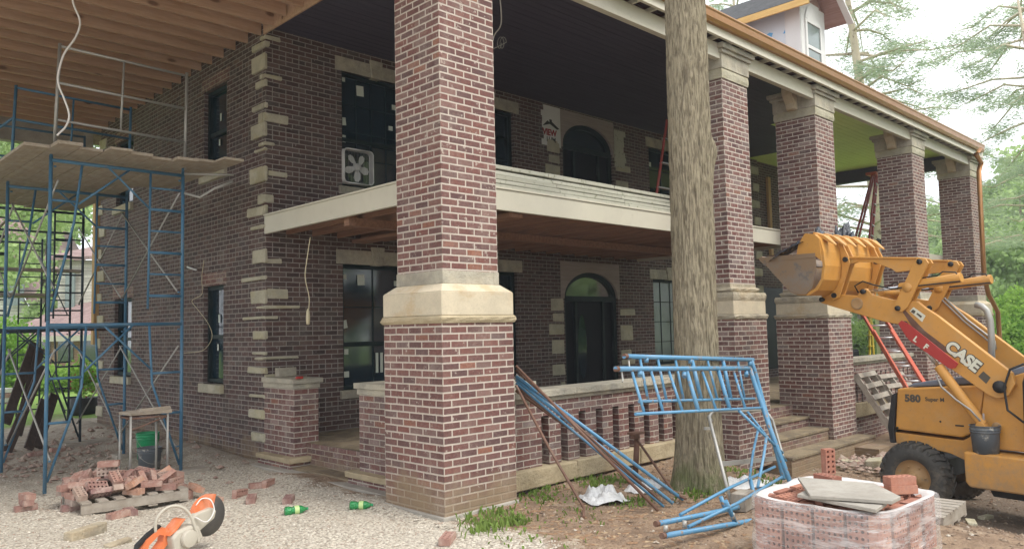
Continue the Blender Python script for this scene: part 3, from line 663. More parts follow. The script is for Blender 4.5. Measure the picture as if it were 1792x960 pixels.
# ---------------------------------------------------------------- porch ceilings, beam, eaves, gutter, roof
CZ = 5.97
def boards(x0, x1, y0, y1, z, w, along='x', m=None, name='ceiling', label=None):
    g = MB()
    if along == 'x':
        y = y0
        while y < y1-.01: g.box(x0, x1, y+.003, min(y+w, y1)-.003, z+R.uniform(0,.002), z+.02); y += w
    else:
        x = x0
        while x < x1-.01: g.box(x+.003, min(x+w, x1)-.003, y0, y1, z+R.uniform(0,.002), z+.02); x += w
    return hp(name, g, m, label=label)
boards(XH-.02, 15.6, 5.95, YW, CZ, .13, 'x', M['soffit_dark'], 'porch_ceiling', 'dark stained board ceiling over the upper porch')
boards(15.6, 22.3, 5.95, 7.9, CZ, .14, 'x', M['soffit_green_lit'], 'porch_ceiling', 'beadboard ceiling at the right end, green bounce light painted in')
boards(18.3, 22.3, 7.9, YW, CZ, .14, 'x', M['soffit_green_lit'], 'porch_ceiling')
boards(15.6, 18.3, 7.9, YW, CZ, .13, 'x', M['soffit_dark'], 'porch_ceiling')
boards(18.8, 22.3, YW, 13.5, CZ, .14, 'y', M['soffit_green_lit'], 'porch_ceiling')
g = MB(); g.box(XH+.05, 22.2, 5.96, 13.5, CZ+.03, CZ+.05); hp('ceiling_backing', g, M['soffit_dark'])
g = MB(); g.box(22.1, 22.3, 5.95, 13.5, 5.62, 5.96); g.box(18.7, 22.3, 10.1, 10.28, 5.55, 5.96); hp('end_beam', g, M['soffit_dark'])
g = MB(); g.box(4.2, 22.2, 5.712, 5.80, 5.51, 5.735); hp('front_beam', g, M['cream'], bevel=.004, label='long cream front beam')
g = MB(); g.quad((4.0,5.58,5.80),(22.2,5.58,5.80),(22.2,5.95,5.86),(4.0,5.95,5.86)); g.quad((4.0,5.80,5.735),(22.2,5.80,5.735),(22.2,5.81,5.97),(4.0,5.81,5.97)); hp('soffit', g, wood_mat('red_brown_soffit', (.13,.055,.045), (.08,.035,.03), axis=0, knots=False))
x = 4.1
while x < 22.1:
    g = MB(); g.box(x, x+.03, 5.581, 5.80, 5.737, 5.79); hp('rafter_tail', g, M['cream']); x += .37
g = MB(); g.box(4.0, 22.1, 5.555, 5.58, 5.75, 5.93); g.box(4.0, 22.1, 5.548, 5.595, 5.728, 5.75); hp('fascia', g, M['cream'], bevel=.003)
g = MB(); prof = [(0,0),(.0,.13),(-.02,.155),(-.13,.175),(-.14,.155),(-.125,.13),(-.12,.05),(-.085,.0)]
g.extr(prof, lambda a, b, t_: (t_, 5.565+a*.72, 5.85+b*1.05), 3.9, 21.95); gut = hp('gutter', g, M['copper'], label='copper gutter along the eave')
g = MB(); D = [ony(1708,264,5.25), ony(1713,276,5.3)]
yd = 5.42; dpts = [ony(1716,262,5.28), ony(1708,270,5.32), ony(1717,284,yd), ony(1713,300,yd), ony(1722,480,yd), ony(1730,515,yd), ony(1746,545,yd), ony(1750,600,yd), ony(1752,680,yd-.02), ony(1752,740,yd-.05)]
dp = []
for i, p in enumerate(dpts):
    dp.append(p)
g.tube(dp, .055, 8); put('downspout', g, M['copper'], house, label='bent copper downspout at the last column')
g = MB(); g.quad((3.9,5.52,6.02),(22.1,5.52,6.02),(22.1,13.5,9.9),(3.9,13.5,9.9)); g.poly([(22.1,5.52,6.02),(22.1,20,6.3),(22.1,13.5,9.9)]); g.poly([(3.9,5.52,6.02),(3.9,13.5,9.88),(3.9,20,6.3)]); g.quad((3.9,13.5,9.9),(22.1,13.5,9.9),(22.1,20,6.3),(3.9,20,6.3)); 
hp('roof', g, M['shingle'])
# dormer
DXA, DXB, DY0 = 15.28, 16.40, 7.0
dm = MB(); dm.box(DXA, DXA+.03, DY0, 12.5, 6.4, 8.35); d = hp('dormer', dm, M['housewrap'], label='house wrapped dormer with arched window')
g = MB(); g.box(DXA-.02, DXA+.20, DY0-.03, DY0+.0, 6.4, 8.35); g.box(DXB-.23, DXB+.02, DY0-.03, DY0, 6.4, 8.35); g.box(DXA+.2, DXB-.23, DY0-.03, DY0, 7.98, 8.40); g.box(DXA-.03,DXA-.001,DY0-.03,DY0+.3,6.6,8.5); g.box(DXB,DXB+.02,DY0,12,6.5,8.6); put('front', g, M['trim_white'], d, bevel=.004)
g = MB(); xa, xb = DXA+.24, DXA+.84; zc = 7.98
g.box(xa-.08, xa, DY0-.06, DY0-.031, 6.9, zc); g.box(xb, xb+.08, DY0-.06, DY0-.031, 6.9, zc); g.box(xa, xb, DY0-.06, DY0-.031, 7.38, 7.45); g.box(xa, xb, DY0-.06, DY0-.031, 7.93, 8.02)
g.poly([((xa+xb)/2-.36*math.cos(math.pi*k/14), DY0-.05, 7.98+.36*math.sin(math.pi*k/14)) for k in range(15)]); put('window_trim', g, M['trim_white'], d)
g = MB(); g.quad((xa,DY0-.04,6.9),(xb,DY0-.04,6.9),(xb,DY0-.04,7.95),(xa,DY0-.04,7.95)); put('pane', g, M['glass_light'], d)
# gable roof of the dormer, ridge running back
g = MB(); xm = (DXA+DXB)/2
for s_, xe in ((-1, DXA-.38), (1, DXB+.38)):
    g.hexa([(xe,DY0-.42,8.12),(xm,DY0-.42,8.85),(xm,13,8.85),(xe,13,8.12),(xe,DY0-.42,8.20),(xm,DY0-.42,8.93),(xm,13,8.93),(xe,13,8.20)])
put('gable_roof', g, M['black'], d)
g = MB()
g.bar((DXA-.40,DY0-.4,8.10),(DXA-.40,13,8.10), .05, .14); put('rake_boards', g, wood_mat('bright_new_lumber', (.72,.50,.20), (.60,.38,.14), axis=1, knots=False), d, label='bright new lumber under the dormer eave')
g = MB()
for xe in (DXA-.39, DXB+.39): g.bar((xe,DY0-.44,8.10),(xm,DY0-.44,8.83), .04, .13, up=(0,1,0))
put('rake_trim', g, M['trim_white'], d)
g = MB()
for xe in (DXA-.36, DXB+.36): g.quad((xe,DY0-.40,8.11),(xm,DY0-.40,8.83),(xm,DY0+.3,8.83),(xe,DY0+.3,8.11))
g.poly([(DXA,DY0-.02,8.3),(DXB,DY0-.02,8.3),(xm,DY0-.02,8.84)]); put('soffit', g, wood_mat('rosy_soffit_wood', (.40,.27,.24), (.28,.17,.14), axis=1, knots=False), d)
for (px_, py_) in ((1345,62),(1378,52)):
    p = onx(px_, py_, DXA-.004); g = MB()
    g.poly([(DXA-.004,p.y+.10,p.z-.06),(DXA-.004,p.y-.06,p.z-.07),(DXA-.004,p.y-.10,p.z+.02),(DXA-.004,p.y-.02,p.z+.14 if px_>1360 else p.z+.05),(DXA-.004,p.y+.05,p.z+.02)]); put('wrap_print', g, M['blueprint'], d)

# ---------------------------------------------------------------- carport roof over the left yard
g = MB(); y = 6.0
while y < 17.2:
    dz = R.uniform(-.012,.012); xe = 5.00+R.uniform(-.05,.04) if y < 9.6 else 5.03
    g.box(-4.5, xe, y, y+.038, 5.89+dz, 6.062); y += .402
cp = hp('carport_joists', g, M['joist'], label='new pine joists of the high carport ceiling')
g = MB(); y = 6.0
while y < 17.3: g.box(-4.5, 5.02, y+.002, y+.19-.002, 6.063, 6.085); y += .19
put('sheathing', g, M['joist'], cp)
g = MB(); g.box(-4.5, 5.0, 17.28, 17.5, 5.55, 6.14); g.box(-4.6,-4.4,6,17.5,5.55,6.14); put('fascia_beam', g, M['concrete'], cp)
g = MB(); g.box(5.005, 5.03, 5.9, YW, 5.86, 6.2); put('rim_board', g, M['joist'], cp)
g = MB(); g.box(4.98, 5.13, 17.02, 17.17, 1.6, 5.55); put('post', g, M['post'], cp, label='yellow pine post at the far corner')
for yy in (6, 17):
    g = MB(); g.box(-4.6,-4.35,yy,yy+.25,-.1,5.55); put('post', g, M['post'], cp)
# ---------------------------------------------------------------- scaffolding
def smooth(pts, n=6):
    pts = [Vector(p) for p in pts]; q = [pts[0]*2-pts[1]]+pts+[pts[-1]*2-pts[-2]]; out = []
    for i in range(1, len(q)-2):
        a, b, c, d = q[i-1:i+3]
        for k in range(n):
            t_ = k/n; out.append(((b*2)+(c-a)*t_+(a*2-b*5+c*4-d)*t_**2+(b*3-a-c*3+d)*t_**3)*.5)
    return out+[pts[-1]]
def tube_obj(name, pts, r, mat, parent=None, label=None, n=8, **kw):
    g = MB(); g.tube(pts, r, n); return put(name, g, mat, parent, label=label, **kw)
BX0, BX1 = 2.47, 3.98
def scaffold_frame(parent, y, z0, h, kind, mat, x0=BX0, x1=BX1):
    W = x1-x0; P_ = lambda u, z: (x0+u, y, z0+z)
    g = MB(); r = .021
    g.tube([P_(0,0), P_(0,h)], r, 10); g.tube([P_(W,0), P_(W,h)], r, 10); g.tube([P_(0,h-.05), P_(W,h-.05)], r, 10)
    for u in (0, W):
        g.tube([P_(u, h), P_(u, h+.05)], .017, 8)
        for zz in (h-.12, .35): g.tube([P_(u+(.03 if u == 0 else -.03), zz), P_(u+(.055 if u == 0 else -.055), zz)], .012, 6)
    f = put('frame', g, mat, parent)
    g = MB()
    if kind == 'walk':
        for s_, b in ((0, 1), (W, -1)):
            g.tube([P_(s_+b*.40,h-.05), P_(s_+b*.36,h*.60), P_(s_+b*.02,.12)], .015, 8)
            for zz, k in ((h*.66, .365), (h*.40, .25)): g.tube([P_(s_,zz), P_(s_+b*k,zz)], .015, 8)
            g.tube([P_(s_+b*.36,h*.68), P_(s_+b*.92,h-.06)], .013, 8)
    elif kind == 'mixed':
        g.tube([P_(.33,h-.05), P_(.25,h*.6), P_(0.03,.10)], .015, 8); g.tube([P_(0,h*.73), P_(.29,h*.73)], .015, 8); g.tube([P_(.30,h*.72), P_(.86,h-.06)], .013, 8); g.tube([P_(.62,h-.06), P_(1.12,h*.72)], .013, 8)
        g.tube([P_(W-.40,h-.05), P_(W-.42,.14)], .015, 8)
        for k in range(6): g.tube([P_(W-.41,.30+k*.27), P_(W,.30+k*.27)], .012 if k % 2 else .018, 8)
    elif kind == 'ladder':
        for s_, b in ((0, 1), (W, -1)):
            g.tube([P_(s_+b*.42,h-.05), P_(s_+b*.42,.12)], .015, 8)
            for k in range(6): g.tube([P_(s_+b*.42,.25+k*.29), P_(s_,.25+k*.29)], .013, 8)
    put('ladder_braces', g, mat, f)
    return f
tw = thing('scaffold_tower', 'tall blue scaffold tower standing against the side wall of the house', 'scaffold', (3.2, 12.1, 0))
for i, y in enumerate((10.07, 12.14, 14.21)):
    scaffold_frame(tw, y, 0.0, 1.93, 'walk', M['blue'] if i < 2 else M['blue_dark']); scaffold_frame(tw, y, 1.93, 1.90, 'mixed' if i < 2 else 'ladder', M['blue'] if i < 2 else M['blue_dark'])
def xbrace(parent, x, ya, yb, za, zb, mat=None):
    g = MB(); g.tube([(x,ya,za),(x,yb,zb)], .012, 6); g.tube([(x+.026,ya,zb),(x+.026,yb,za)], .012, 6); put('cross_brace', g, mat or M['galv'], parent)
for x in (BX0+.05, BX1-.07):
    for ya, yb in ((10.07,12.14),(12.14,14.21)): xbrace(tw, x, ya, yb, .35, 1.6); xbrace(tw, x, ya, yb, 2.3, 3.55)
for i, y in enumerate((10.07, 12.14)):
    g = MB(); m_ = M['galv'] if i == 0 else M['blue']
    g.tube([(BX0+.03,y,3.86),(BX0+.07,y,5.17)], .02, 8); g.tube([(BX1+.02,y,3.86),(BX1+.04,y,5.14)], .02, 8)
    for za, zb in ((5.14,5.10),(4.70,4.66),(4.26,4.22)): g.tube([(BX0+.06,y,za),(BX1+.03,y,zb)], .017, 8)
    g.tube([(3.25,y,5.12),(3.22,y,4.24)], .014, 8); put('guard_rail', g, m_, tw, label='rusty grey guard rail frame on the near end' if i == 0 else None)
g = MB()
for z in (4.25, 4.72): g.tube([(BX0+.05,12.14,z),(BX0-.05,14.6,z-.02)], .018, 8)
g.tube([(BX0+.05,14.21,3.8),(BX0+.05,14.21,5.1)], .018, 8); g.tube([(BX1,14.21,3.8),(BX1,14.21,5.1)], .018, 8); g.tube([(BX0,14.21,5.08),(BX1,14.21,5.08)], .018, 8); g.tube([(BX0,14.21,4.6),(BX1,14.21,4.6)], .018, 8); put('guard_rail', g, M['blue'], tw)
for b_ in ((3.8,4.3,9.95,10.2),(3.75,4.5,14.1,14.4),(3.85,4.15,12.0,12.3)):
    g = MB(); g.box(*b_,-.02,.05,j=.004); put('base_board', g, M['oldwood'], tw)
g = MB(); br = [(3.98,10.03,3.55),(4.15,9.95,3.50),(4.3,9.85,3.62),(4.5,9.75,3.72)]
g.tube(br, .016, 8); g.tube([(3.98,10.03,3.80),(4.5,9.72,3.80)], .016, 8); put('side_bracket', g, M['galv'], tw)
tw2 = thing('scaffold_tower', 'darker distant scaffold tower beyond the rear corner of the house', 'scaffold', (3.6, 17.9, 0))
for y in (17.0, 19.1):
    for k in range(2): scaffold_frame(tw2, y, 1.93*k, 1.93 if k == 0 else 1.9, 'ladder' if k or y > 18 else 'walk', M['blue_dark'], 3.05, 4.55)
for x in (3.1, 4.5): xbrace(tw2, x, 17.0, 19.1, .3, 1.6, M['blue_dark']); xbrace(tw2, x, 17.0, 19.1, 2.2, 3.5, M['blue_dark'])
g = MB(); g.box(2.6, 4.75, 16.9, 17.2, 3.02, 3.07); g.box(2.9, 4.6, 18.0, 19.0, 2.6, 2.65); put('board', g, M['oldwood'], tw2)
g = MB(); g.tube([(1.2,14.9,1.92),(5.0,16.2,1.88)], .02, 8); put('ledger_pipe', g, M['rust'], tw2)
for k in range(9):      # planks of the working platform, running away along the wall
    x = 2.12+k*.258
    ya = [9.75,9.45,9.62,9.40,9.50,9.62,9.45,9.58,9.30,9.15][k]; yb = ya+R.uniform(4.7,5.1)
    if k >= 7: yb = ya+R.uniform(1.9,2.6)
    z = 3.845+(.045 if k in (7,8) else 0)
    g = MB(); g.box(x+.004, x+.254, ya, yb, z+R.uniform(0,.008), z+.038, j=.004)
    put('scaffold_plank', g, M['plank'], None, label='dusty plank in the scaffold platform, board %s from its outer edge' % ('nearest one two three four five six seven eight nine'.split()[k] if k else 'outermost'), cat='plank', group='planks of the scaffold platform', origin=(x, ya, z), bevel=.003)
for k, (a, b) in enumerate([((75,640),(12,800)),((78,700),(50,790)),((95,690),(65,800)),((70,610),(30,760)),((60,600),(10,740))]):
    p, q = ony(*a, 14.9+.1*k), ony(*b, 14.2+.05*k); q.z = max(q.z, 0.02)
    g = MB(); g.bar(p, q, .14, .045, up=(0,1,0)); put('leaning_board', g, wood_mat('dark_wet_board', (.10,.07,.055), (.06,.045,.04), axis=2, knots=False) if k == 0 else bpy.data.materials['dark_wet_board'], label='dark board leaning in the scaffold, %s one' % ['longest','short right hand','rightmost','middle','leftmost'][k], cat='board', group='dark boards leaning on the scaffold')
tube_obj('hanging_cable', smooth([ony(x, y, 9.3) for x, y in [(122,-40),(128,5),(140,38),(132,66),(112,95),(102,130),(103,150),(112,172),(121,200),(116,220),(100,237)]]), .011, M['wire_white'], None, 'white cable dangling in curves from the carport ceiling', cat='cable')
# wires on the walls
tube_obj('wall_wire', smooth([onx(x, y, XH-.02) for x, y in [(357,455),(353,485),(354,505),(352,516),(336,526),(345,540),(362,562),(371,583),(367,600),(352,614),(322,617)]]), .005, M['wire_tan'], None, 'thin tan wire looping beside the side wall window', cat='wire')
tube_obj('wall_pipe', [onx(328,467,XH-.04), onx(343,472,XH-.04)], .014, M['white_paint'], None, 'short white pipe stub on the side wall', cat='pipe')
tube_obj('drain_pipe', [onx(340,772,XH-.01), onx(341,785,XH-.02), onx(334,793,XH-.08)], .02, M['white_paint'], None, 'white drain elbow at the foot of the side wall', cat='pipe')
tube_obj('hanging_cable', smooth([ony(x, y, 8.6) for x, y in [(543,415),(537,455),(534,485),(541,520),(540,545)]]), .006, M['wire_tan'], None, 'tan cable with taped end hanging under the balcony', cat='cable')
g = MB(); g.lathe([(0,0),(.022,.01),(.026,.08),(.02,.16),(.006,.2),(0,.2)], ony(539,568,8.6)-Vector((0,0,.0)), n=8); put('cable_knot', g, M['wire_tan'], bpy.data.objects['hanging_cable.001'])
tube_obj('hanging_cable', smooth([ony(x, y, 6.9) for x, y in [(872,-30),(877,20),(876,45),(866,60),(862,72)]]), .008, M['wire_white'], None, 'cream cable end beside the near column top', cat='cable')
tube_obj('cable_coil', [ony(873+4.5*math.cos(a)+(.7*a), 75+10*math.sin(a), 6.9) for a in [k*.5 for k in range(26)]]+[ony(863,86,6.9)], .004, M['galv'], None, 'small coil of grey wire on the near column', cat='wire')

# box fan in the upper window
fn = ony(625, 293, YW-.02); fan = thing('box_fan', 'white square box fan with five blades in the upper window', 'fan', fn)
s_ = .255; g = MB()
cr = []
for cx_, cz_, a0 in ((s_-.06,s_-.06,0),(-s_+.06,s_-.06,90),(-s_+.06,-s_+.06,180),(s_-.06,-s_+.06,270)):
    for k in range(5): cr.append((cx_+.06*math.cos(rad(a0+22.5*k)), cz_+.06*math.sin(rad(a0+22.5*k))))
for k in range(len(cr)):
    a, b = cr[k], cr[(k+1) % len(cr)]
    for y_ in (-.05, .05): g.tube([fn+Vector((a[0],y_,a[1])), fn+Vector((b[0],y_,b[1]))], .011, 6)
    g.quad(fn+Vector((a[0],-.05,a[1])), fn+Vector((b[0],-.05,b[1])), fn+Vector((b[0],.05,b[1])), fn+Vector((a[0],.05,a[1])))
put('housing', g, M['white_paint'], fan)
g = MB()
for k in range(-9, 10): g.tube([fn+Vector((k*.026,-.048,-s_+.015)), fn+Vector((k*.026,-.048,s_-.015))], .0022, 4)
put('grille', g, M['galv'], fan)
g = MB(); g.lathe([(0,-.03),(.055,-.03),(.065,.03),(0,.03)], fn, (0,1,0), 16)
for k in range(5):
    a = rad(90+72*k+180); d_ = Vector((math.cos(a),0,math.sin(a))); e_ = Vector((-math.sin(a),0,math.cos(a)))
    pts = [(.05,.02,-.015),(.11,.055,-.01),(.17,.06,0),(.215,.03,.01),(.215,-.02,.02),(.16,-.05,.02),(.10,-.04,.015),(.05,-.02,.01)]
    g.poly([fn+d_*p+e_*q+Vector((0,r_,0)) for p, q, r_ in pts]); 
put('blades', g, M['white_paint'], fan)

# ---------------------------------------------------------------- ground
def sm(t_, a, b): x = max(0.0, min(1.0, (t_-a)/(b-a))); return x*x*(3-2*x)
def gz(x, y):
    d = x-8.3+.45*(5-y); h = -.45*sm(d, 0, 2.5) if y < 9 else 0
    h += .022*math.sin(x*2.1+1.3*math.sin(y*1.7))*math.cos(y*1.9+.7*math.sin(x*1.3))+.012*math.sin(x*5.3+y*3.1)
    if x < 4.9 and y > 9.5: h += .10*sm(x, 3.9, 5.0)*sm(y, 9.5, 11.5)
    h += .06*sm(y, 9, 9.2)*0
    if 4.4 < x < 9.6 and y > 5.0: h += .03*sm(y, 5.0, 5.9)
    return h-.012
def lines(a, b, step, far):
    L_ = list(np.arange(a, b+1e-6, step)); lo, hi, s1 = [], [], step
    p = a; s1 = step
    while p > -far: s1 *= 1.35; p -= s1; lo.append(p)
    p = b; s1 = step
    while p < far: s1 *= 1.35; p += s1; hi.append(p)
    return lo[::-1]+L_+hi
xs, ys = lines(-1, 14.5, .1, 130), lines(0.5, 18, .1, 130)
me = bpy.data.meshes.new('ground'); nx, ny = len(xs), len(ys)
vv = [(x, y, gz(x, y) if (-3 < x < 40 and -3 < y < 40) else gz(min(max(x,-3),40), min(max(y,-3),40))) for y in ys for x in xs]
ff = [(j*nx+i, j*nx+i+1, (j+1)*nx+i+1, (j+1)*nx+i) for j in range(ny-1) for i in range(nx-1)]
me.from_pydata(vv, [], ff); me.polygons.foreach_set('use_smooth', [True]*len(ff))
t = NT('ground_mix'); P = t.pos(); x, y, z = t.sep(P)
nL = t.noise(.9, 5, .65, vec=P); nM = t.noise(4.0, 6, .7, vec=P); nF = t.noise(40.0, 5, .7, vec=P)
vo = t.n('TexVoronoi', feature='F1'); t.l(P, vo.inputs['Vector']); vo.inputs['Scale'].default_value = 38.0; vo.inputs['Randomness'].default_value = 1.0
vr = t.sep(vo.outputs['Color'])[0]; vd = vo.outputs['Distance']
vo2 = t.n('TexVoronoi', feature='F1'); t.l(t.mapv(P, (1,1,1), (0,0,.6)), vo2.inputs['Vector']); vo2.inputs['Scale'].default_value = 85.0
grav = t.mix(vr, (.70,.645,.54), (.48,.43,.355)); grav = t.mix(t.step(vd, .4, .8), grav, (.32,.28,.23))
grav = t.mix(t.m('MULTIPLY', t.step(nM, .45, .7), .6), grav, (.50,.445,.375))
grav = t.mix(t.m('MULTIPLY', t.step(t.noise(11, 4, .7, vec=P), .58, .7), .35), grav, (.33,.22,.18))
mudg = t.mix(t.step(nM, .35, .65), (.40,.35,.285), (.28,.235,.19)); mudg = t.mix(t.m('MULTIPLY', t.step(vr, .6, .9), .5), mudg, (.45,.40,.34))
dirt = t.mix(t.step(nM, .3, .7), (.33,.235,.16), (.19,.13,.09)); dirt = t.mix(t.m('MULTIPLY', t.step(nF, .5, .75), .5), dirt, (.34,.255,.18))
dirt = t.mix(t.m('MULTIPLY', t.step(t.noise(1.6, 5, .7, vec=t.mapv(P,(1,1,1),loc=(5,2,0))), .52, .68), .75), dirt, (.40,.315,.235))
dirt = t.mix(t.m('MULTIPLY', t.step(t.noise(2.3, 5, .7, vec=t.mapv(P,(1,1,1),loc=(1,8,0))), .60, .70), .55), dirt, (.09,.13,.035))
grass = t.mix(nF, (.13,.24,.045), (.22,.33,.08)); grass = t.mix(t.step(nM, .5, .7), grass, (.30,.30,.13))
e1 = t.m('ADD', x, t.m('MULTIPLY', t.m('SUBTRACT', nM, .5), 1.1))
e1 = t.m('ADD', e1, t.m('MULTIPLY', t.m('SUBTRACT', y, 5.6), -.0))
isd = t.step(e1, 4.55, 4.85)
far = t.step(t.m('ADD', y, t.m('MULTIPLY', nM, 2.5)), 10.6, 13.5)
mudedge = t.m('MULTIPLY', t.step(e1, 4.1, 4.7), t.step(y, 9.4, 10.4))
base = t.mix(t.m('MAXIMUM', far, mudedge), grav, mudg)
near = t.m('MULTIPLY', isd, t.m('SUBTRACT', 1.0, t.step(y, 9, 9.3)))
base = t.mix(near, base, dirt)
wet = t.m('MULTIPLY', t.step(t.m('ADD', x, t.m('MULTIPLY', nM, 1.2)), 8.4, 9.4), t.m('SUBTRACT', 1.0, t.step(t.m('ADD', y, nM), 3.6, 4.6)))
base = t.mix(t.m('MULTIPLY', wet, .65), base, t.mix(nF, (.075,.062,.052), (.17,.135,.105)))
gm = t.m('MAXIMUM', t.step(t.m('ADD', y, t.m('MULTIPLY', nL, 3.0)), 19.3, 20.5), t.step(t.m('ADD', x, t.m('MULTIPLY', nL, 3.0)), 23.5, 25.0))
base = t.mix(gm, base, grass)
hh = t.m('ADD', t.m('MULTIPLY', t.m('SUBTRACT', 1.0, vd), .8), t.m('ADD', t.m('MULTIPLY', nM, 1.0), t.m('MULTIPLY', nF, .6)))
me.materials.append(t.fin(base, .95, t.bump(hh, .8, .022), spec=.15))
go = bpy.data.objects.new('ground', me); COL.objects.link(go); tag(go, kind='structure')

def scatter(name, n, region, smin, smax, mat, label, cat, flat=.6, seed=1, kind='stuff', sides=6, zoff=0.0, elong=1.0):
    """many little irregular stones or chips as one object"""
    rs = np.random.RandomState(seed); V, F_ = [], []
    base_ = np.array([(math.cos(a)*.9, math.sin(a)*.9, 0) for a in np.linspace(0, 2*math.pi, sides, endpoint=False)]+[(0,0,1),(0,0,-.6)])
    cnt = 0
    while cnt < n:
        x, y = region(rs)
        s_ = smin+(smax-smin)*rs.rand()**2.2; a = rs.rand()*6.28
        b = base_*(.7+.6*rs.rand(len(base_),1)); b = b*[s_*elong, s_, s_*flat]; b[:sides,2] += rs.uniform(-.3,.3,sides)*s_*flat
        c, d = math.cos(a), math.sin(a); X = b[:,0]*c-b[:,1]*d+x; Y = b[:,0]*d+b[:,1]*c+y; Z = b[:,2]+gz(x, y)+s_*flat*.25+zoff
        k = len(V); V += list(zip(X, Y, Z))
        for i in range(sides): j = (i+1) % sides; F_.append((k+i, k+j, k+sides)); F_.append((k+j, k+i, k+sides+1))
        cnt += 1
    m_ = bpy.data.meshes.new(name); m_.from_pydata(V, [], F_); m_.materials.append(mat)
    o = bpy.data.objects.new(name, m_); COL.objects.link(o); return tag(o, label, cat, kind=kind)
def stone_var(name, stops):
    t = NT(name); P = t.pos(); v = t.n('TexVoronoi', feature='F1'); t.l(P, v.inputs['Vector']); v.inputs['Scale'].default_value = 28.0
    c = t.ramp(t.sep(v.outputs['Color'])[0], stops); return t.fin(t.mix(t.m('MULTIPLY', t.noise(60, 3, vec=P), .4), c, (.25,.21,.17)), .95, spec=.15)
gravm = stone_var('gravel_stones', [(0,(.74,.69,.60)),(.45,(.58,.53,.445)),(.75,(.44,.38,.31)),(1,(.36,.25,.19))])
def reg_g(rs):
    while True:
        x, y = rs.uniform(1.2, 4.75), 4.3+8.5*rs.rand()**1.3
        if rs.rand() < .35+.65*(y < 10): return x, y
scatter('gravel', 17000, reg_g, .005, .0155, gravm, 'pale crushed gravel over the yard', 'gravel', seed=3)
scatter('rubble', 420, lambda rs: (rs.uniform(2.4,4.9), rs.normal(13.0,1.6)), .02, .075, stone_var('rubble_bits', [(0,(.34,.20,.16)),(.5,(.40,.33,.27)),(1,(.26,.15,.13))]), 'broken brick and mortar rubble along the side wall', 'rubble', seed=5)
scatter('clods', 5200, lambda rs: (rs.uniform(4.8,13.2), rs.uniform(1.2,5.85)), .006, .030, stone_var('dirt_clods', [(0,(.22,.14,.09)),(.5,(.14,.09,.06)),(.85,(.32,.24,.17)),(1,(.5,.45,.38))]), 'dirt clods and pebbles over the bare soil', 'soil', seed=6)
scatter('fallen_leaves', 1500, lambda rs: (rs.uniform(4.8,9.2), rs.uniform(3.2,5.9)), .012, .04, stone_var('dry_leaves', [(0,(.30,.17,.09)),(.5,(.20,.11,.06)),(1,(.45,.33,.2))]), 'dry leaves and twigs on the soil', 'leaves', flat=.25, seed=8, elong=1.8)
scatter('rubble', 260, lambda rs: (rs.uniform(11.5,14.2), rs.uniform(4.2,5.5)), .03, .11, bpy.data.materials['rubble_bits'], 'heap of dirt and rubble beside the front steps', 'rubble', seed=9, zoff=.05)

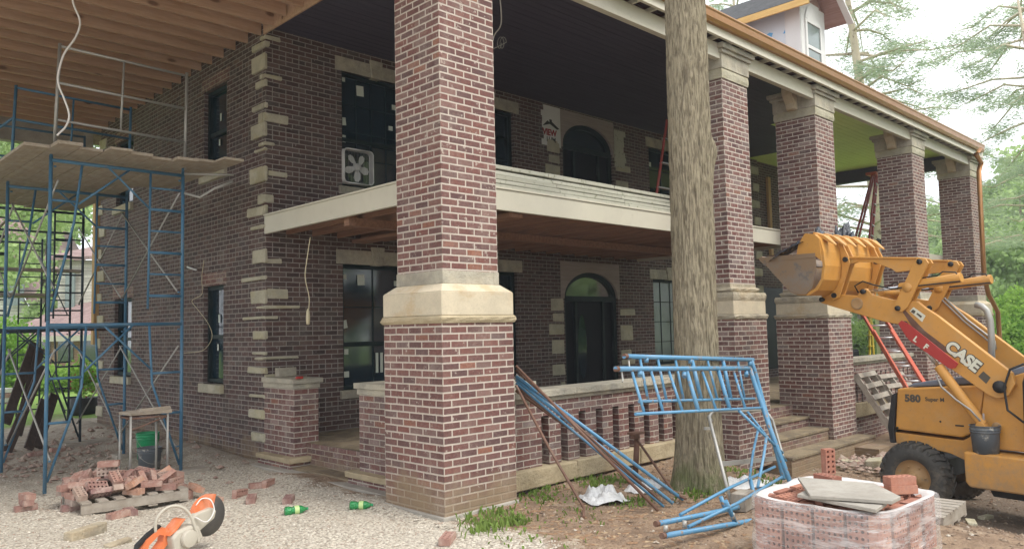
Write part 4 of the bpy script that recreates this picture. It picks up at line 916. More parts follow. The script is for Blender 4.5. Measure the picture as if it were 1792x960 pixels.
PILE = [[0.023,0.087,0.158,0.984,-0.0,0.0,0.177],
[-0.508,0.205,0.158,0.899,-0.006,-0.013,0.437],
[-0.163,-0.033,0.158,0.965,-0.0,-0.0,0.264],
[0.438,-0.135,0.158,0.961,0.0,0.0,0.278],
[-0.112,0.179,0.158,0.077,0.0,0.0,0.997],
[0.254,0.153,0.158,0.948,0.0,0.0,0.318],
[-0.107,0.039,0.214,0.717,-0.0,-0.0,0.697],
[-0.146,0.356,0.158,0.111,0.0,0.0,0.994],
[-0.296,0.048,0.175,0.652,-0.652,-0.274,0.274],
[-0.111,0.452,0.127,0.448,-0.215,0.502,0.708],
[0.021,0.408,0.175,0.418,0.418,0.571,0.571],
[0.091,0.257,0.18,0.866,-0.304,-0.131,0.374],
[-0.313,0.203,0.186,0.121,-0.144,0.018,0.982],
[0.108,0.007,0.198,0.769,0.133,-0.17,0.601],
[-0.016,0.304,0.235,0.02,0.819,0.54,0.194],
[-0.186,-0.405,0.158,0.009,0.0,-0.0,1.0],
[0.202,-0.067,0.181,0.315,0.787,0.492,0.197],
[0.328,-0.09,0.181,0.332,0.888,0.299,0.112],
[-0.249,-0.035,0.223,0.002,-0.867,-0.476,-0.149],
[0.058,-0.109,0.201,0.929,0.191,-0.118,0.295],
[-0.167,0.284,0.214,0.603,0.0,0.0,0.798],
[0.173,-0.404,0.158,0.343,-0.0,0.0,0.94],
[0.346,0.062,0.201,0.103,-0.05,-0.583,-0.804],
[-0.529,-0.102,0.158,0.0,0.238,0.971,0.0],
[-0.054,0.579,0.045,0.707,0.707,-0.015,-0.015],
[0.45,-0.274,0.175,0.668,0.668,0.232,0.232],
[-0.098,0.35,0.264,0.217,0.588,0.752,0.205],
[0.491,0.078,0.158,0.655,-0.0,-0.0,0.756],
[0.619,-0.385,0.109,0.16,-0.652,-0.737,0.076],
[0.367,-0.159,0.235,0.237,-0.073,0.224,-0.942],
[-0.568,0.322,0.073,0.537,0.373,-0.601,-0.46],
[-0.424,-0.069,0.175,0.231,-0.231,-0.668,0.668],
[-0.008,-0.372,0.158,0.0,0.877,-0.48,-0.0],
[0.556,0.094,0.028,0.0,-0.709,-0.705,0.0],
[-0.326,0.316,0.217,0.184,0.826,0.532,0.012],
[0.278,-0.519,0.054,0.405,0.132,-0.15,-0.892],
[-0.102,-0.017,0.27,0.0,0.935,0.355,0.0],
[-0.478,-0.263,0.19,0.682,0.122,-0.117,0.712],
[0.315,-0.381,0.158,0.0,0.961,-0.278,0.0],
[0.529,-0.021,0.214,0.666,0.0,0.0,0.746],
[0.199,0.215,0.19,0.862,-0.345,-0.089,0.361],
[0.115,-0.525,0.1,0.653,0.272,-0.653,0.272],
[-0.154,-0.297,0.192,0.129,0.697,0.693,-0.129],
[0.007,0.107,0.262,0.465,-0.129,-0.246,0.841],
[-0.463,0.071,0.158,0.18,-0.0,0.0,-0.984],
[-0.144,0.125,0.282,0.19,0.12,0.962,-0.156],
[0.231,0.407,0.162,0.913,-0.196,0.075,0.35],
[-0.354,0.156,0.234,0.967,0.051,-0.147,-0.202],
[-0.495,0.236,0.232,0.534,0.52,0.464,0.479],
[0.428,0.239,0.192,0.15,0.542,0.821,-0.099],
[0.64,0.284,0.045,0.706,-0.706,-0.047,0.047],
[0.139,-0.458,0.231,0.694,-0.694,0.133,-0.133],
[-0.101,-0.48,0.19,0.484,0.515,-0.484,0.515],
[-0.683,0.271,0.228,0.0,-0.795,-0.607,-0.0],
[0.046,-0.231,0.205,0.602,0.208,-0.166,0.753],
[-0.676,0.273,0.1,0.405,0.58,-0.405,0.58],
[0.162,0.576,0.028,0.897,-0.0,-0.0,0.441],
[0.65,0.136,0.028,0.0,0.716,0.698,0.0],
[0.22,-0.218,0.226,0.709,-0.277,-0.519,0.389],
[0.732,-0.197,0.028,0.831,-0.0,-0.0,0.556],
[-0.301,-0.307,0.18,0.942,-0.336,-0.006,0.017],
[0.362,-0.247,0.224,0.452,0.853,-0.032,0.259],
[-0.162,0.0,0.343,0.062,-0.062,-0.704,0.704],
[0.478,-0.5,0.028,0.993,0.0,-0.0,-0.12],
[-0.072,-0.185,0.214,0.345,0.438,0.777,0.292],
[-0.303,-0.193,0.201,0.555,-0.819,-0.141,-0.027],
[0.369,0.49,0.1,0.423,0.567,-0.423,0.567],
[-0.154,-0.015,0.416,0.226,-0.0,-0.0,0.974],
[0.647,-0.4,0.028,0.875,-0.0,0.0,0.484],
[0.767,-0.501,0.055,0.14,-0.16,-0.977,-0.023],
[-0.306,-0.531,0.028,0.054,0.0,0.0,-0.999],
[0.556,0.587,0.028,0.171,-0.0,-0.0,0.985],
[-0.383,0.375,0.198,0.446,-0.739,-0.277,0.421],
[0.67,-0.083,0.028,0.0,0.558,-0.83,-0.0],
[-0.102,-0.494,0.045,0.144,-0.144,-0.692,0.692],
[-0.135,-0.206,0.286,0.681,0.165,-0.152,0.697],
[-0.508,0.066,0.214,0.087,-0.0,-0.0,-0.996],
[0.025,-0.04,0.241,0.582,0.729,0.025,0.358],
[0.088,0.461,0.148,0.135,0.763,-0.488,0.401],
[-0.345,-0.048,0.254,0.331,-0.098,-0.113,0.932],
[0.578,0.011,0.084,0.0,-0.683,-0.731,0.0],
[0.728,-0.372,0.106,0.007,0.456,-0.14,0.879],
[0.379,-0.031,0.241,0.232,0.071,0.934,-0.262],
[0.396,0.376,0.175,0.048,0.048,-0.706,-0.706],
[-0.38,0.512,0.028,0.0,0.308,-0.951,-0.0],
[0.584,-0.294,0.045,0.425,0.425,-0.565,-0.565],
[-0.329,-0.269,0.243,0.896,0.423,0.118,0.069],
[-0.082,-0.668,0.084,0.953,-0.0,0.0,0.304],
[-0.212,0.28,0.279,0.171,-0.339,0.921,-0.094],
[0.725,0.438,0.028,0.0,0.584,-0.811,-0.0],
[0.165,-0.389,0.214,0.188,-0.0,-0.0,0.982],
[0.314,0.195,0.23,0.474,0.104,-0.187,-0.854],
[-0.126,-0.656,0.028,0.0,-0.106,-0.994,0.0],
[0.21,0.274,0.233,0.355,0.105,-0.339,-0.865],
[-0.393,0.231,0.285,0.83,-0.105,-0.127,0.532],
[-0.337,0.135,0.299,0.83,-0.059,-0.151,0.533],
[0.003,-0.355,0.242,0.913,-0.15,-0.165,0.341],
[-0.44,-0.106,0.253,0.019,-0.319,-0.946,0.057],
[-0.229,0.59,0.028,0.594,-0.0,-0.0,0.805],
[0.211,0.018,0.282,0.432,0.025,-0.145,0.89],
[-0.391,-0.444,0.045,0.022,0.022,-0.707,-0.707],
[-0.624,0.156,0.028,0.989,-0.0,-0.0,0.148],
[0.573,0.439,0.028,0.0,-0.161,-0.987,0.0],
[0.127,-0.21,0.226,0.282,0.616,0.347,0.648]]
# ---------------------------------------------------------------- loose bricks
def brick_mesh(name, mat, l=.200, w=.092, h=.057, holes=True):
    g = MB()
    if not holes: g.box(-l/2,l/2,-w/2,w/2,-h/2,h/2); return mesh_from(name, g, mat)
    nx_, ny_ = 5, 2; cw, ch = l/nx_, w/ny_
    for i in range(nx_):
        for j in range(ny_):
            cx_, cy_ = -l/2+cw*(i+.5), -w/2+ch*(j+.5); r = .0115
            sq = [(-1,-1),(0,-1),(1,-1),(1,0),(1,1),(0,1),(-1,1),(-1,0)]
            for z in (h/2, -h/2):
                o_ = [(cx_+a*cw/2, cy_+b*ch/2, z) for a, b in sq]; i_ = [(cx_+r*math.cos(rad(225+45*k)), cy_+r*math.sin(rad(225+45*k)), z) for k in range(8)]
                for k in range(8):
                    q = (o_[k], o_[(k+1)%8], i_[(k+1)%8], i_[k]); g.quad(*(q if z > 0 else q[::-1]))
            for k in range(8):
                a, b = rad(225+45*k), rad(270+45*k)
                g.quad((cx_+r*math.cos(a),cy_+r*math.sin(a),h/2),(cx_+r*math.cos(b),cy_+r*math.sin(b),h/2),(cx_+r*math.cos(b),cy_+r*math.sin(b),-h/2),(cx_+r*math.cos(a),cy_+r*math.sin(a),-h/2))
    for a, b, c, d in (((-l/2,-w/2),(l/2,-w/2),0,0),((l/2,-w/2),(l/2,w/2),0,0),((l/2,w/2),(-l/2,w/2),0,0),((-l/2,w/2),(-l/2,-w/2),0,0)):
        g.quad((*a,-h/2),(*b,-h/2),(*b,h/2),(*a,h/2))
    return mesh_from(name, g, mat)
BM = brick_mesh('cored_brick', M['loose']); BN = brick_mesh('new_cored_brick', M['loose_new'])
def brick(loc, quat=None, rz=0, label='', group=None, me=None, rot=None):
    o = bpy.data.objects.new('brick', me or BM); COL.objects.link(o); o.location = loc
    if quat: o.rotation_mode = 'QUATERNION'; o.rotation_quaternion = quat
    else: o.rotation_euler = rot or (0, 0, rz)
    return tag(o, label, 'brick', group)
def pallet(name, label, loc, rz, w=1.02, d=.82, mat='oldwood', rot=None, group=None):
    p = thing(name, label, 'pallet', (0,0,0), group)
    for k in range(3):
        g = MB(); g.box(-w/2, w/2, -d/2+(d-.038)*k/2, -d/2+(d-.038)*k/2+.038, .018, .110, j=.002); put('stringer', g, M[mat], p, local=True)
    for zz in (.111, 0.0):
        n = 7 if zz > .1 else 4
        for k in range(n):
            x = -w/2+(w-.09)*k/(n-1); g = MB(); g.box(x, x+.09, -d/2-.004, d/2+.004, zz, zz+.017, j=.002); put('deck_board', g, M[mat], p, local=True)
    p.location = loc; p.rotation_euler = rot or (0, 0, rz); WORLD[p.name] = Vector(loc); return p
PL = (2.94, 8.90)
pz = gz(*PL)+.02
pallet('pallet', 'old grey pallet under the heap of loose bricks', (PL[0], PL[1], pz), -.05)
ca, sa = math.cos(-.05), math.sin(-.05)
from mathutils import Quaternion
qz = Quaternion((0,0,1), -.05)
for k, b in enumerate(PILE):
    if b[1] < -.40 or b[0] < -.52 or b[0] > .62: continue
    bb = b[1]+.06; x, y = PL[0]+b[0]*ca-bb*sa, PL[1]+b[0]*sa+bb*ca
    q = qz @ Quaternion(b[3:7]); onp = abs(b[0]) < .53 and abs(b[1]) < .43
    zz = b[2]+pz if onp else b[2]+gz(x, y)
    brick((x, y, zz), q, label='loose cored brick in the heap on the old grey pallet' if onp else 'loose cored brick fallen around the old grey pallet', group='bricks heaped on the pallet' if onp else 'bricks fallen around the pallet')
g = MB()
# a scrap of clear plastic over the back of the heap
for i in range(8):
    for j in range(5):
        def Pq(a, b): return Vector((PL[0]-.50+.07*a, PL[1]-.10+.08*b, pz+.16+.13*math.sin(min(a,6)*.45)+.02*math.sin(a*2.3+b*1.9)-.02*b))
        g.quad(Pq(i,j),Pq(i+1,j),Pq(i+1,j+1),Pq(i,j+1))
put('plastic_sheet', g, M['film_thick'], None, 'crumpled clear plastic on the left side of the brick heap', cat='plastic sheet')
def gp(px, py, dz=0.0):
    z = 0
    for _ in range(6):
        p = onz(px, py, z); z = gz(p.x, p.y)
    p.z = z+dz; return p
sb = [(45,893,2,0),(127,893,0,0),(207,905,2,.3),(215,893,1,1.2),(358,885,1,.4),(372,880,2,.2),(420,868,1,.5),(452,853,2,-.2),(470,850,1,.6),(62,797,0,.3),(505,878,0,.9),(440,877,0,1.0),(100,790,0,.2),(185,822,0,.9),(250,780,0,.5),(228,900,0,1.5),(783,948,0,.6)]
for i, (px, py, n, a) in enumerate(sb):
    p = gp(px, py, .03)
    brick(p, rot=(0 if n != 1 else rad(90), R.uniform(-.1,.1), a), label='stray brick lying alone in the pale yard gravel', group='stray bricks in the gravel')
for k in range(3):
    for (px, py, rz_) in ((45,893,.1),(127,893,.15)):
        p = gp(px, py, .03+.058*k); 
        if k or True: brick(p+Vector((.005*k,0,0.0)) if k else p+Vector((.0,.0,.0)), rz=rz_+.1*k+1.4, label='brick in the small stack of three %s the pallet' % ('left of' if px < 100 else 'touching the corner of'), group='small stacks of three bricks') if k else None
# pale block in the foreground gravel
p = gp(150, 938); g = MB(); g.box(-.20,.20,-.05,.05,-.01,.085,j=.004); bl = put('stone_block', g, M['stone_rough'], None, 'pale rough stone block lying in the foreground gravel', cat='stone block', bevel=.01); bl.location = p; bl.rotation_euler = (0,0,.55)
p = gp(207, 952); g = MB(); g.box(-.13,.13,-.03,.03,-.01,.03,j=.012); bl = put('stone_chunk', g, M['stone_rough'], None, 'flat brown stone chunk near the saw', cat='stone', bevel=.012); bl.location = p; bl.rotation_euler = (0,0,.5)

# ---------------------------------------------------------------- buckets, stool, bottles
def bucket(name, label, loc, r, h, mat, lidless=True, handle=True, rz=0):
    b = thing(name, label, 'bucket', loc); c = Vector(loc)
    g = MB(); n = 28; rb = r*.88
    g.lathe([(0,.004),(rb,.004),(rb+(r-rb)*.7,h*.70),(r*1.0,h*.76),(r*1.045,h*.765),(r*1.045,h*.78),(r*1.0,h*.785),(r,h*.84),(r*1.06,h*.845),(r*1.06,h*.865),(r,h*.87),(r*1.01,h*.97),(r*1.06,h*.975),(r*1.06,h),(r*.98,h),(r*.96,h*.9),(rb*.95,.03),(0,.03)], c, n=n)
    put('body', g, M[mat], b)
    if handle:
        g = MB(); g.tube([c+Vector((r*1.05*math.cos(a), -r*1.1*abs(math.sin(a))-.01, h*.82-.55*h*math.sin(a)*.9)) for a in [math.pi*k/12 for k in range(13)]], .003, 6); put('handle', g, M['galv'], b)
    return b
p = gp(272, 806); bucket('bucket', 'green plastic bucket behind the stool by the side wall', p+Vector((0,.3,0)), .150, .37, 'green_plastic')
p = gp(264, 822); bucket('bucket', 'mortar splashed grey bucket in front of the green one', (p.x, p.y+.05, p.z), .145, .29, 'grey_plastic')
st = thing('stool', 'low trestle stool with a rough board on thin steel legs', 'stool', (3.38, 9.55, 0))
zt_ = .83; xa_, xb_, ya_, yb_ = 3.17, 3.58, 9.45, 9.80
g = MB(); g.box(xa_-.02, xb_+.04, ya_-.03, yb_+.02, zt_, zt_+.035, j=.012); g.box(xa_+.12, xb_+.05, ya_+.05, ya_+.17, zt_+.036, zt_+.07, j=.015); put('seat', g, M['plank'], st, bevel=.006)
for (x, y) in ((xa_,ya_),(xb_,ya_),(xa_,yb_),(xb_,yb_)):
    g = MB(); g.tube([(x,y,0),(x,y,zt_)], .014, 8); put('leg', g, M['galv'], st)
g = MB(); g.tube([(xa_,ya_,zt_-.16),(xb_,ya_,zt_-.03)], .010, 6); g.tube([(xa_,ya_,zt_-.03),(xa_,yb_,zt_-.03),(xb_,yb_,zt_-.03),(xb_,ya_,zt_-.03),(xa_,ya_,zt_-.03)], .012, 6); put('rail', g, M['rust'], st)
def bottle(px, py, rz, lab):
    p = gp(px, py, .035); b = thing('bottle', lab, 'bottle', p)
    ax = Vector((math.cos(rz), math.sin(rz), 0)); g = MB()
    g.lathe([(0,-.11),(.03,-.11),(.042,-.10),(.040,-.05),(.030,-.035),(.041,-.02),(.041,.03),(.036,.055),(.02,.085),(.012,.10)], p, ax, 18); put('body', g, M['bottle'], b)
    g = MB(); g.lathe([(.0417,-.018),(.0417,.025)], p, ax, 18); put('wrapper', g, M['bottle_label'], b)
    g = MB(); g.lathe([(0,.10),(.014,.10),(.014,.116),(0,.116)], p, ax, 12); put('cap', g, M['green_plastic'], b)
bottle(518, 898, -.25, 'crushed green plastic bottle out in the gravel, the left one')
bottle(632, 882, -.75, 'green plastic bottle against the entrance footing, the right one')
g = MB(); g.box(-.05,.05,-.02,.02,0,.03,j=.006); p = onx(524,659,5.06); p.z = 1.152; rg = put('red_glove', g, M['red_plate'], None, 'small red object lying on the left entrance pier', cat='glove', bevel=.01); rg.location = p
g = MB(); g.box(5.12,5.38,9.70,9.82,1.152,1.27,j=.006); put('stone_block', g, M['stone_cap'], None, 'spare limestone block standing on the left entrance pier', cat='stone block', bevel=.006)

# ---------------------------------------------------------------- cut-off saw in the foreground
sw = gp(310, 938); saw = thing('cutoff_saw', 'orange cut-off saw with a big grey cutting disc lying in the gravel', 'saw', sw)
E1 = Vector((.60,.80,0)).normalized(); 
# saw axes: a = along the saw (towards the blade), n = sideways, up
ah = Vector((.96,.27,0)).normalized(); n_ = Vector((-ah.y, ah.x, 0)); a_ = ah*math.cos(rad(14))+Vector((0,0,math.sin(rad(14)))); u_ = Vector((0,0,math.cos(rad(14))))-ah*math.sin(rad(14)); O = gp(244, 999)
S_ = lambda a, n, u: O+a_*(a*.88)+n_*(n*.9)+u_*(u*.88)
g = MB(); prof = [(.0,.05),(.03,.17),(.10,.235),(.24,.27),(.30,.25),(.33,.18),(.30,.12),(.22,.08),(.14,.02),(.05,.0)]
prof2 = [(.07,.12),(.11,.185),(.22,.225),(.26,.20),(.24,.15),(.15,.10)]
for i in range(10):
    a, b = prof[i], prof[(i+1) % 10]
    c, d = (prof2[int(i*.6) % 6], prof2[int((i+1)*.6) % 6 if i < 9 else 0])
    for n0, fl in ((-.04, 1), (.04, -1)): g.poly([S_(a[0],n0,a[1]), S_(b[0],n0,b[1]), S_(d[0],n0,d[1]), S_(c[0],n0,c[1])][::fl])
    g.quad(S_(a[0],-.04,a[1]), S_(b[0],-.04,b[1]), S_(b[0],.04,b[1]), S_(a[0],.04,a[1])); g.quad(S_(c[0],-.04,c[1]), S_(d[0],-.04,d[1]), S_(d[0],.04,d[1]), S_(c[0],.04,c[1]))
put('rear_handle', g, M['saw_orange'], saw, bevel=.006)
g = MB(); g.extr([(.0,.185),(.02,.23),(.14,.275),(.26,.295),(.27,.275),(.12,.24)], lambda a, u, n: S_(a,n,u), -.02, .02); put('grip', g, M['black'], saw)
g = MB(); g.extr([(.27,.0),(.28,.17),(.34,.205),(.50,.19),(.56,.14),(.58,.03),(.52,0)], lambda a, u, n: S_(a,n,u), -.12, .06); put('engine_body', g, M['saw_grey'], saw, bevel=.02)
g = MB(); g.extr([(.27,.19),(.30,.215),(.42,.275),(.46,.265),(.34,.20)], lambda a, u, n: S_(a,n,u), -.10, .03); put('top_cover', g, M['saw_orange'], saw, bevel=.006)
g = MB(); g.lathe([(0,0),(.065,0),(.07,.03),(.05,.05),(0,.05)], S_(.42,-.16,.10), n_, 20); put('starter_cover', g, M['saw_grey'], saw, bevel=.004)
g = MB(); g.tube(smooth([S_(.20,-.02,.25), S_(.23,-.03,.36), S_(.32,-.05,.42), S_(.42,-.08,.40), S_(.49,-.11,.30), S_(.51,-.13,.10), S_(.50,-.14,.02)], 5), .012, 10); put('front_handle', g, M['saw_grey'], saw)
g = MB(); g.extr([(.50,.06),(.52,.17),(.62,.22),(.80,.20),(.84,.15),(.80,.09),(.62,.05)], lambda a, u, n: S_(a,n,u), -.02, .05); put('arm', g, M['saw_grey'], saw, bevel=.012)
BC = S_(.80, .06, .11)
g = MB(); g.lathe([(0,-.002),(.165,-.002),(.165,.002),(0,.002)], BC, n_, 48); put('cutting_disc', g, M['saw_blade'], saw)
g = MB()
for k in range(13):
    a0, a1 = rad(10+k*8.5), rad(10+(k+1)*8.5)
    for ri, ro, n0, n1 in ((.0,.175,-.03,.02),):
        c0 = [BC+a_*(-ro*math.cos(a0)*-1*-1)+u_*(ro*math.sin(a0)), BC+a_*(-ro*math.cos(a1))+u_*(ro*math.sin(a1))]
        c0[0] = BC+a_*(-ro*math.cos(a0))+u_*(ro*math.sin(a0))
        g.quad(c0[0]+n_*n0, c0[1]+n_*n0, c0[1]+n_*n1, c0[0]+n_*n1); g.poly([BC+n_*n0, c0[0]+n_*n0, c0[1]+n_*n0]); g.poly([BC+n_*n1, c0[1]+n_*n1, c0[0]+n_*n1])
gd = put('blade_guard', g, M['saw_orange'], saw); md = gd.modifiers.new('th','SOLIDIFY'); md.thickness = .004
g = MB(); g.tube(smooth([S_(.60,-.03,.20), S_(.68,-.06,.12), S_(.78,-.06,.18), S_(.79,-.03,.28), S_(.74,.02,.31), S_(.68,.04,.27)], 5), .005, 8); put('water_hose', g, M['wire_white'], saw)
g = MB(); g.box(-.03,.03,-.001,.001,-.02,.02); lb = put('warning_label', g, M['label_y'], saw, local=True); lb.location = S_(.13,-.0425,.055)-sw; lb.rotation_euler = (0,0,math.atan2(a_.y,a_.x))

# ---------------------------------------------------------------- big tree trunk in front of the porch
def bark_mat():
    t = NT('tree_bark'); P = t.pos(); x, y, z = t.sep(P)
    v = t.mapv(P, (1,1,.26)); n = t.noise(34.0, 4, .6, vec=v, dist=.5); f = t.noise(80.0, 4, .7, vec=t.mapv(P,(1,1,.5)))
    n = t.noise(46.0, 3, .5, vec=t.mapv(P, (1,1,.10)), dist=1.1); nb = t.noise(30.0, 4, .6, vec=t.mapv(P, (1,1,.3), loc=(4,2,1)), dist=.4); n = t.m('ADD', t.m('MULTIPLY', n, .65), t.m('MULTIPLY', nb, .35))
    c = t.mix(t.step(n, .40, .56), (.125,.105,.075), (.31,.27,.19)); c = t.mix(t.m('MULTIPLY', f, .45), c, (.22,.18,.12))
    gf = t.m('MULTIPLY', t.m('SUBTRACT', 1.0, t.step(t.m('ADD', z, t.m('MULTIPLY', t.noise(4,4,.6,vec=P), .5)), .25, .75)), .75)
    c = t.mix(t.m('MULTIPLY', gf, t.step(t.noise(8,4,.6,vec=P), .35, .6)), c, (.09,.13,.035))
    return t.fin(c, .95, t.bump(t.m('ADD', n, t.m('MULTIPLY', f, .4)), 1.0, .02), spec=.15)
M['bark'] = bark_mat()
tr = thing('tree', 'tall straight tree trunk with ridged bark in front of the porch', 'tree', (7.2, 4.72, 0))
from mathutils import noise as mnoise
g = MB(); na, nz = 260, 520; H_ = 9.5; cx0, cy0 = 7.30, 4.66
V = []
for j in range(nz+1):
    z = -.15+H_*(j/nz)**1.0; base_r = .240-.0065*z; fl = math.exp(-max(z+.05,0)/.28)
    ox, oy = .013*z, .002*z
    for i in range(na):
        a = 2*math.pi*i/na
        r_ = base_r+fl*(.085+.05*math.sin(3*a+1.0)+.025*math.sin(5*a))+.008*math.sin(2*a+z*.7)
        nn = mnoise.noise(Vector((a*14/ (2*math.pi)*1.0*math.pi, z*1.35, 0))) if False else mnoise.noise(Vector((math.cos(a)*8.8, math.sin(a)*8.8, z*4.6)))
        n2 = mnoise.noise(Vector((math.cos(a)*19, math.sin(a)*19, z*4.0+7)))
        ridge = (1-abs(nn)*2.6); r_ += .010*ridge+.004*n2
        kz = (z-3.62); ka = (a-rad(-47)+math.pi) % (2*math.pi)-math.pi     # a healed knot on the right
        r_ += .060*math.exp(-(kz/.13)**2-(ka/.30)**2)+.02*math.exp(-((kz+.2)/.2)**2-(ka/.3)**2)
        for (kz0, ka0, kh) in ((1.9,-2.0,.022),(2.7,-1.2,.016),(4.6,-1.7,.02),(1.15,-1.25,.014)):
            q = (a-ka0+math.pi) % (2*math.pi)-math.pi; d2 = ((z-kz0)/.075)**2+(q/.22)**2; r_ += kh*math.exp(-d2)-kh*.9*math.exp(-d2*6)
        V.append((cx0+ox+r_*math.cos(a), cy0+oy+r_*math.sin(a), z))
g.v = V
for j in range(nz):
    for i in range(na):
        k = (i+1) % na; g.f.append((j*na+i, j*na+k, (j+1)*na+k, (j+1)*na+i))
g.m = [0]*len(g.f); g.sm = [True]*len(g.f)
put('trunk', g, M['bark'], tr)
# ---------------------------------------------------------------- backhoe loader
MW = onz(1599, 895, -.45); MF = Vector((.11,.994,0)).normalized(); ML = Vector((MF.y,-MF.x,0)); UP = Vector((0,0,1))
mp = lambda f, l, z: MW + MF*f + ML*l + UP*z          # z above the ground under the machine
def onpl(px, py, l):
    r = wray(px, py); P0 = MW+ML*l; t_ = (P0-CAMP).dot(ML)/r.dot(ML); p = CAMP+r*t_
    return (p-MW).dot(MF), p.z-MW.z
bh = thing('backhoe_loader', 'orange backhoe loader with raised front bucket parked before the porch', 'backhoe', MW)
bp = lambda name, g, mat, par=None, **kw: put(name, g, M[mat], par or bh, **kw)
def plate(g, pts, l0, l1, px=True, lref=None):
    pr = [onpl(a, b, lref if lref is not None else l0) for a, b in pts] if px else pts
    g.extr(pr, lambda f, z, l: mp(f, l, z), l0, l1)
g = MB(); plate(g, [(.17,1.375),(.22,.90),(-.40,.875),(-.52,.87),(-.66,.95),(-.70,1.04),(-.78,1.455),(-.4,1.425)], .12, .82, px=False)
body = bp('hood', g, 'orange', bevel=.02, label='orange engine hood with model lettering')
g = MB(); plate(g, [(.10,1.39),(-.3,1.425),(-.75,1.47),(-1.2,1.60),(-1.2,1.68),(-.7,1.56),(-.3,1.50),(.02,1.44)], .2, .78, px=False); bp('hood_top', g, 'darkblue', bevel=.02)
g = MB(); plate(g, [(.175,1.33),(.235,1.30),(.30,.92),(.28,.74),(.225,.74),(.225,.9)], .10, .84, px=False); bp('grille', g, 'black', bevel=.01)
g = MB(); plate(g, [(.25,.865),(-.38,.84),(-.52,.84),(-.64,.92),(-.66,.62),(-.58,.60),(-.38,.68),(-.24,.70),(.22,.73)], .14, .80, px=False); bp('front_frame', g, 'orange', bevel=.01, label='dusty orange front frame over the wheel')
g = MB(); plate(g, [(-.71,1.02),(-.79,1.46),(-1.16,1.60),(-2.6,1.60),(-2.6,.75),(-1.17,.78),(-.70,.78)], .10, .84, px=False); bp('cowl', g, 'orange', bevel=.015)
g = MB(); plate(g, [(-.62,.76),(-.62,.44),(-.66,.385),(-2.4,.36),(-2.4,.70),(-1.2,.745)], -.12, .28, px=False); stp = bp('side_tank', g, 'orange', bevel=.02, label='orange side tank and step below the cab')
g = MB(); plate(g, [(-.58,.62),(-.75,.25),(-2.4,.22),(-2.4,.5),(-.6,.7)], .25, .8, px=False); plate(g, [(.15,.55),(.15,.35),(-.2,.35),(-.2,.55)], .2, 1.0, px=False); bp('chassis', g, 'black')
g = MB(); g.tube([mp(0,.05,.36), mp(0,1.15,.36)], .06, 10); bp('front_axle', g, 'rust')
# front wheels
for l0, sd in ((0.0, -1), (1.02, 1)):
    c = mp(0, l0, .38); g = MB(); w = .24; ax = ML
    prof = [(.20,.02),(.235,-.005),(.30,-.01),(.345,.01),(.375,.05),(.385,.12),(.375,.19),(.345,.23),(.30,.25),(.235,.245),(.20,.22)]
    g.lathe(prof, c, ax, 48); wh = bp('wheel', g, 'tyre')
    g = MB()
    for k in range(26):
        a = 2*math.pi*k/26
        for s0, s1, off in ((.0,.115,0),(.13,.245,.5)):
            a0 = a+off*2*math.pi/26; e = [MF*math.cos(a0+q)+UP*math.sin(a0+q) for q in (-.055,.055)]; e2 = [MF*math.cos(a0+q+.10)+UP*math.sin(a0+q+.10) for q in (-.05,.05)]
            A, B = (e, e2) if s0 == 0 else (e2, e)
            r0, r1 = (.355,.385) if s0 == 0 else (.385,.36)
            g.hexa([c+A[0]*(r0-.03)+ax*s0, c+A[1]*(r0-.03)+ax*s0, c+B[1]*(r1-.03)+ax*s1, c+B[0]*(r1-.03)+ax*s1, c+A[0]*(r0+.022)+ax*s0, c+A[1]*(r0+.022)+ax*s0, c+B[1]*(r1+.022)+ax*s1, c+B[0]*(r1+.022)+ax*s1])
    put('lugs', g, M['tyre'], wh)
    g = MB(); g.lathe([(.236,-.004),(.225,.012),(.20,.05),(.17,.075),(.10,.07),(.085,.02),(.0,.015)] if sd < 0 else [(.236,.244),(.20,.19),(.1,.17),(.0,.2)], c, ax, 40); rm = put('rim', g, M['rim'], wh)
    if sd < 0:
        g = MB(); g.lathe([(.0,-.01),(.055,-.008),(.062,.01),(.062,.05)], c, ax, 20)
        for k in range(6): a = 2*math.pi*k/6; q = c+(MF*math.cos(a)+UP*math.sin(a))*.125; g.lathe([(0,.055),(.011,.055),(.011,.08)], q, ax, 6)
        put('hub', g, M['rim'], wh)
# rear wheels and cab
for l0 in (-.25, .95):
    g = MB(); g.lathe([(.33,.05),(.36,0),(.50,0),(.62,.05),(.655,.2),(.62,.38),(.50,.42),(.33,.40)], mp(-2.35, l0, .655), ML, 48); wh = bp('wheel', g, 'tyre')
    g = MB(); g.lathe([(.33,.05),(.25,.12),(0,.12)], mp(-2.35, l0, .655), ML, 32); put('rim', g, M['rim'], wh)
g = MB()
for f in (-1.20,-2.6):
    for l in (.0,.95): g.tube([mp(f,l,.8), mp(f-.02,l,1.5), mp(f-(.42 if f > -2 else -.1),l,2.7)], .035, 8)
g.obox(mp(-2.2,.47,2.72), MF*.55, ML*.55, UP*.05); cab = bp('cab', g, 'black')
g = MB(); g.tube([mp(-1.19,-.03,1.10), mp(-1.05,-.05,1.22), mp(-1.03,-.05,1.45), mp(-1.09,-.03,1.64), mp(-1.22,-.02,1.70)], .012, 8); put('grab_handle', g, M['black'], cab)
g = MB(); g.obox(mp(-1.9,.47,1.5), MF*.3, ML*.3, UP*.15); put('seat', g, M['black'], cab)
